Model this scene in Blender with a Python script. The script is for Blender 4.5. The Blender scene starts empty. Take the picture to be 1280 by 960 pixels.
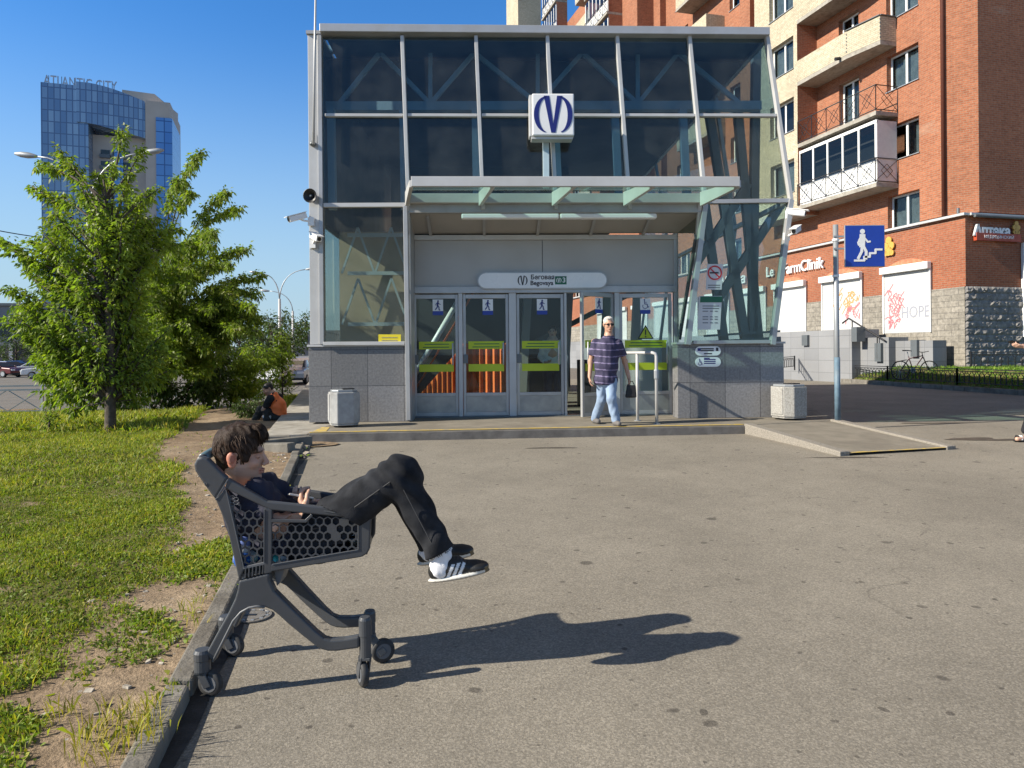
import bpy, bmesh, math, random
import numpy as np
from mathutils import Vector, Matrix
R = math.radians
S = bpy.context.scene
COL = S.collection
random.seed(7); RNG = np.random.default_rng(7)

# ---------------------------------------------------------------- camera, light, exposure
FPX, ROLL, U0, V0, CAMH = 890.0, 0.008, 640.0, 440.0, 1.45
cam_d = bpy.data.cameras.new('camera'); cam = bpy.data.objects.new('camera', cam_d); COL.objects.link(cam)
cam_d.sensor_width = 36.0; cam_d.lens = FPX * 36.0 / 1280.0
cam_d.shift_x = 0.0; cam_d.shift_y = -(480.0 - V0) / 1280.0
cam_d.clip_start = 0.05; cam_d.clip_end = 3000
cam.matrix_world = Matrix.Translation((0, 0, CAMH)) @ Matrix.Rotation(R(90), 4, 'X') @ Matrix.Rotation(-ROLL, 4, 'Z')
S.camera = cam
SUN_EL = R(31.0); SUN_TO = Vector((math.cos(R(17.5)), math.sin(R(17.5)), 0))      # the way the light travels over the ground
w = bpy.data.worlds.new('World'); S.world = w; w.use_nodes = True
nt = w.node_tree; bg = nt.nodes['Background']
sky = nt.nodes.new('ShaderNodeTexSky'); sky.sky_type = 'NISHITA'; sky.sun_disc = False
sky.sun_elevation = SUN_EL; sky.sun_rotation = math.atan2(-SUN_TO.x, -SUN_TO.y)
sky.air_density = 1.3; sky.dust_density = 0.0; sky.ozone_density = 2.0; sky.altitude = 0
hs = nt.nodes.new('ShaderNodeHueSaturation'); hs.inputs['Saturation'].default_value = 1.38; nt.links.new(sky.outputs[0], hs.inputs['Color'])
tn = nt.nodes.new('ShaderNodeMix'); tn.data_type = 'RGBA'; tn.blend_type = 'MULTIPLY'; tn.inputs[0].default_value = 1.0; tn.inputs[7].default_value = (0.84, 1.02, 1.34, 1)
nt.links.new(hs.outputs[0], tn.inputs[6]); 
tcw = nt.nodes.new('ShaderNodeTexCoord'); sxyz = nt.nodes.new('ShaderNodeSeparateXYZ'); nt.links.new(tcw.outputs['Generated'], sxyz.inputs[0])
mr = nt.nodes.new('ShaderNodeMapRange'); mr.interpolation_type = 'SMOOTHSTEP'; mr.inputs['From Min'].default_value = 0.42; mr.inputs['From Max'].default_value = 0.0; mr.inputs['To Max'].default_value = 0.85
nt.links.new(sxyz.outputs[2], mr.inputs['Value'])
hz = nt.nodes.new('ShaderNodeMix'); hz.data_type = 'RGBA'; hz.inputs[7].default_value = (3.1, 4.4, 5.7, 1); nt.links.new(mr.outputs[0], hz.inputs[0]); nt.links.new(tn.outputs[2], hz.inputs[6])
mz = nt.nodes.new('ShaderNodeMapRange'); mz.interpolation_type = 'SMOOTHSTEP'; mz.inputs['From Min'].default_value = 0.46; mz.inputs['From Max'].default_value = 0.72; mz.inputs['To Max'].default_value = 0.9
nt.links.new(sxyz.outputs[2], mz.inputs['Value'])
zn = nt.nodes.new('ShaderNodeMix'); zn.data_type = 'RGBA'; zn.inputs[7].default_value = (1.32, 1.25, 1.18, 1); nt.links.new(mz.outputs[0], zn.inputs[0]); nt.links.new(hz.outputs[2], zn.inputs[6])  # zenith out of view greyed and warmed, to take the blue from shadows
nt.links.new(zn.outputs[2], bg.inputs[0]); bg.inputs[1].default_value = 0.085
sd = bpy.data.lights.new('sun', 'SUN'); so = bpy.data.objects.new('sun', sd); COL.objects.link(so)
sd.energy = 5.0; sd.angle = R(0.5); sd.color = (1.0, 0.92, 0.78)
ld = Vector((SUN_TO.x * math.cos(SUN_EL), SUN_TO.y * math.cos(SUN_EL), -math.sin(SUN_EL)))
so.rotation_euler = ld.to_track_quat('-Z', 'Y').to_euler(); so.location = (-20, -8, 20)
S.view_settings.view_transform = 'Standard'; S.view_settings.look = 'None'
S.view_settings.exposure = 0.7; S.view_settings.gamma = 1.0
S.view_settings.use_curve_mapping = False
S.cycles.use_denoising = True
S.cycles.max_bounces = 8; S.cycles.transparent_max_bounces = 24
S.cycles.sample_clamp_indirect = 6.0

# ---------------------------------------------------------------- rays of the photograph (for measuring)
def ray(u, v):
    du, dv = u - U0, v - V0
    return ((du - ROLL * dv) / FPX, 1.0, -(ROLL * du + dv) / FPX)
def P(u, v, Y):
    d = ray(u, v); return Vector((d[0] * Y, Y, CAMH + d[2] * Y))
def sst(a, b, x):
    t = np.clip((np.asarray(x, float) - a) / (b - a), 0, 1); return t * t * (3 - 2 * t)
def gz(x, y):
    x = np.asarray(x, float); y = np.asarray(y, float)
    left = sst(-4.5, -12, x) * sst(12, 24, y)
    return 0.13 * sst(2.5, 11.5, y) - 0.62 * left
def G(u, v, off=0.0):
    d = ray(u, v); y = 5.0
    for _ in range(60):
        z = float(gz(d[0] * y, y)) + off
        yn = (z - CAMH) / d[2] if d[2] < -1e-5 else 200.0
        y = 0.5 * y + 0.5 * min(max(yn, 0.5), 400.0)
    return Vector((d[0] * y, y, float(gz(d[0] * y, y)) + off))
def GZ(u, v, z):
    d = ray(u, v); y = (z - CAMH) / d[2]; return Vector((d[0] * y, y, z))
def hit(u, v, p0, dr):
    """ray against the vertical plane through p0 along dr -> (distance along dr, z)"""
    d = ray(u, v); n = (-dr[1], dr[0])
    Y = (p0[0] * n[0] + p0[1] * n[1]) / (d[0] * n[0] + d[1] * n[1])
    x, y = d[0] * Y, Y
    return ((x - p0[0]) * dr[0] + (y - p0[1]) * dr[1], CAMH + d[2] * Y)

# ---------------------------------------------------------------- objects
WM = {}
def wm(o):
    return WM.get(o.name, Matrix.Identity(4)) if o is not None else Matrix.Identity(4)
def T(o, label=None, cat=None, group=None, kind=None):
    if label: o['label'] = label
    if cat: o['category'] = cat
    if group: o['group'] = group
    if kind: o['kind'] = kind
    return o
def thing(name, loc, label, cat, group=None, rz=0.0):
    o = bpy.data.objects.new(name, None); COL.objects.link(o)
    o.location = loc; o.rotation_euler = (0, 0, rz); o.empty_display_size = 0.1
    WM[o.name] = Matrix.Translation(loc) @ Matrix.Rotation(rz, 4, 'Z')
    return T(o, label, cat, group)
def link(name, me, parent=None):
    o = bpy.data.objects.new(name, me); COL.objects.link(o)
    if parent is not None:
        o.parent = parent; me.transform(wm(parent).inverted()); WM[o.name] = wm(parent)
    return o
def dup(src, loc, rz=None, label=None, group=None):
    r = src.copy(); COL.objects.link(r); r.location = loc
    if rz is not None: r.rotation_euler = (0, 0, rz)
    if label: r['label'] = label
    if group: r['group'] = group
    def rec(a, b):
        for ch in list(a.children):
            c = ch.copy(); COL.objects.link(c); c.parent = b; rec(ch, c)
    rec(src, r)
    return r

class MB:
    def __init__(s): s.v = []; s.f = []; s.m = []; s.mi = 0
    def add(s, vs, fs):
        n = len(s.v); s.v += [tuple(p) for p in vs]
        for f in fs: s.f.append(tuple(i + n for i in f)); s.m.append(s.mi)
        return s
    def mat(s, i): s.mi = i; return s
    def box(s, lo, hi):
        x0, y0, z0 = lo; x1, y1, z1 = hi
        return s.add([(x0, y0, z0), (x1, y0, z0), (x1, y1, z0), (x0, y1, z0), (x0, y0, z1), (x1, y0, z1), (x1, y1, z1), (x0, y1, z1)],
                     [(0, 3, 2, 1), (4, 5, 6, 7), (0, 1, 5, 4), (1, 2, 6, 5), (2, 3, 7, 6), (3, 0, 4, 7)])
    def prism(s, poly, vec):
        n = len(poly); vec = Vector(vec); a = [Vector(p) for p in poly]; b = [p + vec for p in a]
        return s.add(a + b, [tuple(range(n))[::-1], tuple(range(n, 2 * n))] + [(i, (i + 1) % n, n + (i + 1) % n, n + i) for i in range(n)])
    def bar(s, p, q, w, h, up=(0, 0, 1)):
        p = Vector(p); q = Vector(q); d = (q - p).normalized(); up = Vector(up)
        if abs(d.dot(up)) > 0.98: up = Vector((0, 1, 0))
        a = d.cross(up).normalized() * (w / 2); b = a.cross(d).normalized() * (h / 2)
        vs = [p - a - b, p + a - b, p + a + b, p - a + b, q - a - b, q + a - b, q + a + b, q - a + b]
        return s.add(vs, [(0, 3, 2, 1), (4, 5, 6, 7), (0, 1, 5, 4), (1, 2, 6, 5), (2, 3, 7, 6), (3, 0, 4, 7)])
    def tube(s, pts, r, n=8, cap=True):
        pts = [Vector(p) for p in pts]; m = len(pts)
        rs = r if isinstance(r, (list, tuple)) else [r] * m
        t0 = (pts[1] - pts[0]).normalized(); ref = Vector((0, 0, 1)) if abs(t0.z) < 0.9 else Vector((1, 0, 0))
        a = t0.cross(ref).normalized(); vs = []; fs = []
        for i in range(m):
            t = ((pts[min(i + 1, m - 1)] - pts[max(i - 1, 0)])).normalized()
            a = (a - t * a.dot(t)).normalized(); b = t.cross(a)
            for k in range(n):
                an = 2 * math.pi * k / n; vs.append(pts[i] + (a * math.cos(an) + b * math.sin(an)) * rs[i])
        for i in range(m - 1):
            for k in range(n):
                fs.append((i * n + k, i * n + (k + 1) % n, (i + 1) * n + (k + 1) % n, (i + 1) * n + k))
        if cap: fs += [tuple(range(n))[::-1], tuple(range((m - 1) * n, m * n))]
        return s.add(vs, fs)
    def lathe(s, prof, c, n=16, axis=(0, 0, 1)):
        ax = Vector(axis).normalized(); ref = Vector((1, 0, 0)) if abs(ax.x) < 0.9 else Vector((0, 1, 0))
        a = ax.cross(ref).normalized(); b = ax.cross(a); c = Vector(c); vs = []; fs = []
        for (r, z) in prof:
            for k in range(n):
                an = 2 * math.pi * k / n; vs.append(c + ax * z + (a * math.cos(an) + b * math.sin(an)) * max(r, 1e-4))
        m = len(prof)
        for i in range(m - 1):
            for k in range(n):
                fs.append((i * n + k, i * n + (k + 1) % n, (i + 1) * n + (k + 1) % n, (i + 1) * n + k))
        fs += [tuple(range(n))[::-1], tuple(range((m - 1) * n, m * n))]
        return s.add(vs, fs)
    def xf(s, M, start=0):
        for i in range(start, len(s.v)): s.v[i] = tuple(M @ Vector(s.v[i]))
        return s
    def build(s, name, mats, parent=None, smooth=False, bevel=0.0, seg=2):
        me = bpy.data.meshes.new(name); me.from_pydata(s.v, [], s.f)
        for m in (mats if isinstance(mats, (list, tuple)) else [mats]): me.materials.append(m)
        me.polygons.foreach_set('material_index', s.m)
        bm = bmesh.new(); bm.from_mesh(me); bmesh.ops.recalc_face_normals(bm, faces=bm.faces); bm.to_mesh(me); bm.free()
        if smooth: me.polygons.foreach_set('use_smooth', [True] * len(me.polygons))
        o = link(name, me, parent)
        if bevel:
            b = o.modifiers.new('bevel', 'BEVEL'); b.width = bevel; b.segments = seg; b.limit_method = 'ANGLE'; b.angle_limit = R(40)
            if smooth is None: pass
        return o
def npmesh(name, V, F, mats, parent=None, smooth=False, col=None):
    """V (n,3), F (m,k) arrays; col (n,3) optional point colours"""
    V = np.ascontiguousarray(V, np.float32); F = np.ascontiguousarray(F, np.int32); k = F.shape[1]
    me = bpy.data.meshes.new(name)
    me.vertices.add(len(V)); me.vertices.foreach_set('co', V.ravel())
    me.loops.add(F.size); me.loops.foreach_set('vertex_index', F.ravel())
    me.polygons.add(len(F)); me.polygons.foreach_set('loop_start', np.arange(0, F.size, k, dtype=np.int32))
    me.polygons.foreach_set('loop_total', np.full(len(F), k, np.int32))
    if smooth: me.polygons.foreach_set('use_smooth', np.ones(len(F), bool))
    me.update(calc_edges=True)
    for m in (mats if isinstance(mats, (list, tuple)) else [mats]): me.materials.append(m)
    if col is not None:
        a = me.color_attributes.new('Col', 'FLOAT_COLOR', 'POINT')
        c = np.ones((len(V), 4), np.float32); c[:, :3] = col; a.data.foreach_set('color', c.ravel())
    return link(name, me, parent)
def text(name, body, size, M, mat, parent=None, depth=0.004, align='CENTER', bold=0.0, sx=1.0):
    cu = bpy.data.curves.new(name, 'FONT'); cu.body = body; cu.size = size; cu.extrude = depth; cu.offset = bold
    cu.align_x = align; cu.align_y = 'CENTER'; cu.resolution_u = 3
    o = bpy.data.objects.new(name, cu); COL.objects.link(o); bpy.context.view_layer.update()
    me = bpy.data.meshes.new_from_object(o.evaluated_get(bpy.context.evaluated_depsgraph_get()))
    bpy.data.objects.remove(o); bpy.data.curves.remove(cu)
    me.transform(M @ Matrix.Scale(sx, 4, (1, 0, 0))); me.materials.clear(); me.materials.append(mat)
    return link(name, me, parent)
def frameM(o, x, z):
    """matrix: local x -> x, local y -> z (up on the sign), local z -> the face normal, at o"""
    x = Vector(x).normalized(); z = Vector(z).normalized(); n = x.cross(z)
    return Matrix(((x.x, z.x, n.x, o[0]), (x.y, z.y, n.y, o[1]), (x.z, z.z, n.z, o[2]), (0, 0, 0, 1)))
# ---------------------------------------------------------------- materials
def lin(h):
    return tuple(((c / 255) / 12.92 if c / 255 <= 0.04045 else ((c / 255 + 0.055) / 1.055) ** 2.4) for c in h)
def nodes(name):
    m = bpy.data.materials.new(name); m.use_nodes = True; t = m.node_tree
    b = t.nodes['Principled BSDF']
    return m, t, b
def N(t, typ, **kw):
    n = t.nodes.new(typ)
    for k, v in kw.items():
        if k.startswith('i_'):
            key = k[2:]; n.inputs[int(key) if key.isdigit() else key].default_value = v
        else: setattr(n, k, v)
    return n
def L(t, a, b): t.links.new(a, b)
def noise(t, vec, scale, detail=3, rough=0.55):
    n = N(t, 'ShaderNodeTexNoise'); n.inputs['Scale'].default_value = scale; n.inputs['Detail'].default_value = detail
    n.inputs['Roughness'].default_value = rough; L(t, vec, n.inputs['Vector']); return n.outputs['Fac']
def ramp(t, fac, stops):
    n = N(t, 'ShaderNodeValToRGB'); e = n.color_ramp.elements
    while len(e) < len(stops): e.new(0.5)
    for el, (p, c) in zip(e, stops):
        el.position = p; el.color = (c, c, c, 1) if not hasattr(c, '__len__') else tuple(c) + (1,)
    L(t, fac, n.inputs[0]); return n.outputs[0]
def mixc(t, fac, a, b, mode='MIX'):
    n = N(t, 'ShaderNodeMix', data_type='RGBA', blend_type=mode)
    for s, i in ((fac, 0), (a, 6), (b, 7)):
        if hasattr(s, 'is_output') or isinstance(s, bpy.types.NodeSocket): L(t, s, n.inputs[i])
        else: n.inputs[i].default_value = s if i == 0 else (tuple(s) + (1,))[:4]
    return n.outputs[2]
def math_(t, op, a, b=0.0):
    n = N(t, 'ShaderNodeMath', operation=op)
    for s, i in ((a, 0), (b, 1)):
        if isinstance(s, bpy.types.NodeSocket): L(t, s, n.inputs[i])
        else: n.inputs[i].default_value = s
    return n.outputs[0]
def bump(t, b, h, strength, dist=0.01):
    n = N(t, 'ShaderNodeBump'); n.inputs['Strength'].default_value = strength; n.inputs['Distance'].default_value = dist
    L(t, h, n.inputs['Height']); L(t, n.outputs[0], b.inputs['Normal'])
def coord(t, kind='Object'): return N(t, 'ShaderNodeTexCoord').outputs[kind]
def pmat(name, rgb, rough=0.6, metal=0.0, var=0.15, vs=6.0, bmp=0.0, bs=60.0, spec=0.5, dirt=None, vcol=False, sub=0.0):
    m, t, b = nodes(name); c = coord(t)
    b.inputs['Roughness'].default_value = rough; b.inputs['Metallic'].default_value = metal; b.inputs['Specular IOR Level'].default_value = spec
    n1 = noise(t, c, vs, 4); f = ramp(t, n1, [(0.3, 1 - var), (0.7, 1 + var * 0.6)])
    base = mixc(t, 1.0, rgb, f, 'MULTIPLY')
    if vcol:
        a = N(t, 'ShaderNodeVertexColor', layer_name='Col'); base = mixc(t, 1.0, base, a.outputs[0], 'MULTIPLY')
    if dirt:
        n2 = noise(t, c, vs * 0.37, 5); base = mixc(t, ramp(t, n2, [(0.5, 0.0), (0.72, 0.75)]), base, dirt)
    L(t, base, b.inputs['Base Color'])
    L(t, ramp(t, n1, [(0.3, min(1, rough * 1.15)), (0.7, rough * 0.85)]), b.inputs['Roughness'])
    if bmp: bump(t, b, noise(t, c, bs, 4), bmp)
    if sub:
        b.inputs['Subsurface Weight'].default_value = sub; b.inputs['Subsurface Radius'].default_value = (0.02, 0.008, 0.004)
    return m
def glassmat(name, tint, ior=1.5, rough=0.0, refl=1.0, dirt=0.0):
    m = bpy.data.materials.new(name); m.use_nodes = True; t = m.node_tree; t.nodes.clear()
    out = N(t, 'ShaderNodeOutputMaterial'); mx = N(t, 'ShaderNodeMixShader')
    tr = N(t, 'ShaderNodeBsdfTransparent'); tr.inputs[0].default_value = tuple(tint) + (1,)
    gl = N(t, 'ShaderNodeBsdfGlossy'); gl.inputs['Roughness'].default_value = rough; gl.inputs[0].default_value = (0.9, 0.95, 1, 1)
    fr = N(t, 'ShaderNodeFresnel'); fr.inputs[0].default_value = ior
    geo = N(t, 'ShaderNodeNewGeometry')
    f2 = math_(t, 'MULTIPLY', fr.outputs[0], refl); f2 = math_(t, 'MULTIPLY', f2, math_(t, 'SUBTRACT', 1.0, geo.outputs['Backfacing']))
    L(t, f2, mx.inputs[0]); L(t, tr.outputs[0], mx.inputs[1]); L(t, gl.outputs[0], mx.inputs[2])
    if dirt:
        df = N(t, 'ShaderNodeBsdfDiffuse'); df.inputs[0].default_value = (0.35, 0.36, 0.34, 1)
        m2 = N(t, 'ShaderNodeMixShader'); n = noise(t, coord(t), 2.2, 6)
        L(t, ramp(t, n, [(0.35, dirt * 0.4), (0.75, dirt * 1.6)]), m2.inputs[0]); L(t, mx.outputs[0], m2.inputs[1]); L(t, df.outputs[0], m2.inputs[2])
        L(t, m2.outputs[0], out.inputs[0])
    else: L(t, mx.outputs[0], out.inputs[0])
    return m
def leafmat(name, rgb, trans=0.35, rough=0.5):
    m, t, b = nodes(name); a = N(t, 'ShaderNodeVertexColor', layer_name='Col')
    base = mixc(t, 1.0, rgb, a.outputs[0], 'MULTIPLY'); L(t, base, b.inputs['Base Color'])
    b.inputs['Roughness'].default_value = rough; b.inputs['Specular IOR Level'].default_value = 0.35
    tl = N(t, 'ShaderNodeBsdfTranslucent'); L(t, mixc(t, 1.0, base, (1.2, 1.45, 0.45), 'MULTIPLY'), tl.inputs[0])
    mx = N(t, 'ShaderNodeMixShader'); mx.inputs[0].default_value = trans
    L(t, b.outputs[0], mx.inputs[1]); L(t, tl.outputs[0], mx.inputs[2]); L(t, mx.outputs[0], t.nodes['Material Output'].inputs[0])
    return m
M = {}
def mk_asphalt(name, c1, c2, spots=True):
    m, t, b = nodes(name); c = coord(t)
    g1 = noise(t, c, 220, 2, 0.7); g2 = noise(t, c, 90, 3, 0.7); big = noise(t, c, 0.55, 5, 0.6); mid = noise(t, c, 4.0, 4, 0.6)
    base = mixc(t, ramp(t, big, [(0.36, 0.0), (0.64, 1.0)]), c1, c2)
    base = mixc(t, 1.0, base, ramp(t, mid, [(0.3, 0.93), (0.7, 1.05)]), 'MULTIPLY')
    v = N(t, 'ShaderNodeTexVoronoi'); v.inputs['Scale'].default_value = 130; L(t, c, v.inputs['Vector'])
    ag = N(t, 'ShaderNodeSeparateColor'); L(t, v.outputs['Color'], ag.inputs[0])
    base = mixc(t, 1.0, base, ramp(t, ag.outputs[0], [(0.0, 0.78), (0.6, 1.0), (0.95, 1.28)]), 'MULTIPLY')
    base = mixc(t, 1.0, base, ramp(t, g2, [(0.28, 0.8), (0.62, 1.07)]), 'MULTIPLY')
    if spots:
        for sc, rad, keep, dark in ((1.7, 0.045, 0.35, 0.55), (3.1, 0.055, 0.3, 0.6), (5.3, 0.06, 0.55, 0.5), (0.8, 0.03, 0.3, 0.6)):
            wv = N(t, 'ShaderNodeTexVoronoi', voronoi_dimensions='2D'); wv.inputs['Scale'].default_value = sc
            nz = N(t, 'ShaderNodeTexNoise'); nz.inputs['Scale'].default_value = 6; L(t, c, nz.inputs['Vector'])
            ad = N(t, 'ShaderNodeVectorMath', operation='MULTIPLY_ADD'); L(t, nz.outputs['Color'], ad.inputs[0]); ad.inputs[1].default_value = (0.08,) * 3; L(t, c, ad.inputs[2])
            L(t, ad.outputs[0], wv.inputs['Vector']); sp = N(t, 'ShaderNodeSeparateColor'); L(t, wv.outputs['Color'], sp.inputs[0])
            rr = math_(t, 'MULTIPLY', math_(t, 'GREATER_THAN', sp.outputs[0], keep), math_(t, 'MULTIPLY', sp.outputs[1], rad))
            msk = ramp(t, math_(t, 'SUBTRACT', wv.outputs['Distance'], rr), [(0.0, 1.0), (0.012, 0.0)])
            base = mixc(t, math_(t, 'MULTIPLY', msk, dark), base, (0.035, 0.03, 0.027))
        # thin hairline cracks
        cv = N(t, 'ShaderNodeTexVoronoi', feature='DISTANCE_TO_EDGE', voronoi_dimensions='2D'); cv.inputs['Scale'].default_value = 0.22
        ad2 = N(t, 'ShaderNodeVectorMath', operation='MULTIPLY_ADD'); nz2 = N(t, 'ShaderNodeTexNoise'); nz2.inputs['Scale'].default_value = 1.5; nz2.inputs['Detail'].default_value = 6
        L(t, c, nz2.inputs['Vector']); L(t, nz2.outputs['Color'], ad2.inputs[0]); ad2.inputs[1].default_value = (1.2,) * 3; L(t, c, ad2.inputs[2]); L(t, ad2.outputs[0], cv.inputs['Vector'])
        cm = ramp(t, cv.outputs['Distance'], [(0.0, 0.4), (0.003, 0.0)])
        base = mixc(t, math_(t, 'MULTIPLY', cm, ramp(t, big, [(0.45, 0.0), (0.6, 1.0)])), base, (0.03, 0.028, 0.025))
    L(t, base, b.inputs['Base Color']); b.inputs['Roughness'].default_value = 0.88; b.inputs['Specular IOR Level'].default_value = 0.3
    bump(t, b, math_(t, 'ADD', math_(t, 'MULTIPLY', g1, 0.4), g2), 0.55, 0.006)
    return m
M['asphalt'] = mk_asphalt('old asphalt', (0.215, 0.193, 0.158), (0.268, 0.241, 0.197))
M['road'] = mk_asphalt('road asphalt', (0.15, 0.14, 0.125), (0.18, 0.165, 0.145), False)
def mk_soil():
    m, t, b = nodes('trodden soil'); c = coord(t)
    a = noise(t, c, 0.9, 6, 0.6); d = noise(t, c, 7, 6, 0.65); e = noise(t, c, 45, 4, 0.7)
    base = mixc(t, ramp(t, a, [(0.35, 0), (0.65, 1)]), (0.24, 0.17, 0.11), (0.36, 0.275, 0.185))
    base = mixc(t, 1.0, base, ramp(t, d, [(0.3, 0.62), (0.7, 1.2)]), 'MULTIPLY')
    base = mixc(t, 1.0, base, ramp(t, e, [(0.3, 0.7), (0.7, 1.2)]), 'MULTIPLY')
    v = N(t, 'ShaderNodeTexVoronoi'); v.inputs['Scale'].default_value = 22; L(t, c, v.inputs['Vector'])
    sp = N(t, 'ShaderNodeSeparateColor'); L(t, v.outputs['Color'], sp.inputs[0])
    pb = math_(t, 'MULTIPLY', math_(t, 'LESS_THAN', v.outputs['Distance'], 0.22), math_(t, 'GREATER_THAN', sp.outputs[0], 0.9))
    base = mixc(t, pb, base, (0.34, 0.30, 0.25)); L(t, base, b.inputs['Base Color'])
    b.inputs['Roughness'].default_value = 0.95; b.inputs['Specular IOR Level'].default_value = 0.15
    bump(t, b, math_(t, 'ADD', d, math_(t, 'MULTIPLY', e, 0.5)), 0.8, 0.03)
    return m
M['soil'] = mk_soil()
M['turf'] = pmat('dark turf soil', (0.135, 0.125, 0.045), 0.95, var=0.4, vs=5, bmp=0.6, bs=40, spec=0.1, dirt=(0.19, 0.145, 0.085))
M['concrete'] = pmat('weathered concrete', (0.36, 0.335, 0.29), 0.9, var=0.22, vs=7, bmp=0.35, bs=90, spec=0.2, dirt=(0.20, 0.18, 0.15))
M['kerb'] = pmat('old kerb concrete', (0.20, 0.185, 0.16), 0.92, var=0.35, vs=5, bmp=0.7, bs=45, spec=0.2, dirt=(0.12, 0.105, 0.085))
M['kerbdark'] = pmat('kerb stone side', (0.16, 0.15, 0.14), 0.92, var=0.3, vs=5, bmp=0.5, bs=45, spec=0.2)
M['platform'] = pmat('platform asphalt', (0.24, 0.215, 0.175), 0.9, var=0.2, vs=3, bmp=0.4, bs=150, spec=0.2, dirt=(0.16, 0.14, 0.115))
M['granite'] = pmat('rough granite kerb', (0.27, 0.245, 0.21), 0.85, var=0.35, vs=60, bmp=0.4, bs=70, spec=0.3)
def mk_worn(name, c, under, lo, hi):
    m, t, b = nodes(name); co = coord(t); n = noise(t, co, 9, 8, 0.75)
    L(t, mixc(t, ramp(t, n, [(lo, 0), (hi, 1)]), under, c), b.inputs['Base Color']); b.inputs['Roughness'].default_value = 0.8
    return m
M['yellow'] = mk_worn('worn yellow paint', (0.62, 0.42, 0.06), (0.30, 0.26, 0.18), 0.38, 0.6)
M['alu'] = pmat('grey painted aluminium', (0.43, 0.43, 0.43), 0.4, 0.35, var=0.12, vs=3, spec=0.5)
M['alulight'] = pmat('white painted aluminium', (0.52, 0.52, 0.515), 0.45, 0.1, var=0.10, vs=2.5, spec=0.5, dirt=(0.43, 0.425, 0.41))
M['aludark'] = pmat('dark grey steel', (0.13, 0.145, 0.155), 0.45, 0.2, var=0.15, vs=3)
M['panel'] = pmat('grey composite panel', (0.40, 0.38, 0.355), 0.42, 0.15, var=0.07, vs=1.2, dirt=(0.355, 0.335, 0.31))
M['steelkick'] = pmat('brushed steel kick plate', (0.33, 0.34, 0.34), 0.38, 0.6, var=0.2, vs=4)
M['midsteel'] = pmat('mid grey steel', (0.20, 0.215, 0.22), 0.5, 0.1, var=0.12, vs=3)
M['truss'] = pmat('painted truss steel', (0.46, 0.58, 0.64), 0.5, var=0.1, vs=3)
M['glass'] = glassmat('facade glass', (0.80, 0.81, 0.77), 1.5, 0.0, 0.5, 0.05)
M['glassdk'] = glassmat('upper facade glass', (0.55, 0.65, 0.70), 1.52, 0.0, 0.85, 0.045)
M['glassclear'] = glassmat('door glass', (0.80, 0.87, 0.86), 1.5, 0.0, 0.9, 0.02)
M['glassgreen'] = glassmat('canopy glass', (0.62, 0.80, 0.76), 1.5, 0.0, 0.8, 0.05)
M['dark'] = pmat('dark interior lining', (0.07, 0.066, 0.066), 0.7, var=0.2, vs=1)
M['beige'] = pmat('interior plaster', (0.46, 0.40, 0.30), 0.8, var=0.15, vs=1.5)
M['white'] = pmat('white paint', (0.78, 0.78, 0.76), 0.5, var=0.05, vs=3)
M['whiteplastic'] = pmat('white sign plastic', (0.80, 0.80, 0.80), 0.3, var=0.04, vs=3)
M['navy'] = pmat('navy sign ink', (0.012, 0.018, 0.16), 0.4, var=0.05)
M['blueink'] = pmat('blue sign film', (0.012, 0.045, 0.33), 0.35, var=0.06)
M['black'] = pmat('black plastic', (0.012, 0.012, 0.013), 0.45, var=0.1)
M['greenink'] = pmat('green sign film', (0.01, 0.12, 0.06), 0.4, var=0.05)
M['redink'] = pmat('red sign film', (0.55, 0.02, 0.03), 0.4, var=0.05)
M['lime'] = pmat('lime sticker', (0.48, 0.58, 0.02), 0.45, var=0.12, vs=2)
M['yellowfilm'] = pmat('yellow sticker', (0.75, 0.62, 0.03), 0.45, var=0.1)
M['orangeboard'] = pmat('orange hoarding sheet', (0.75, 0.17, 0.03), 0.55, var=0.15, vs=2)
M['paper'] = pmat('printed paper', (0.62, 0.62, 0.63), 0.6, var=0.06)
M['ink'] = pmat('black print', (0.03, 0.03, 0.04), 0.6)
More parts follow.
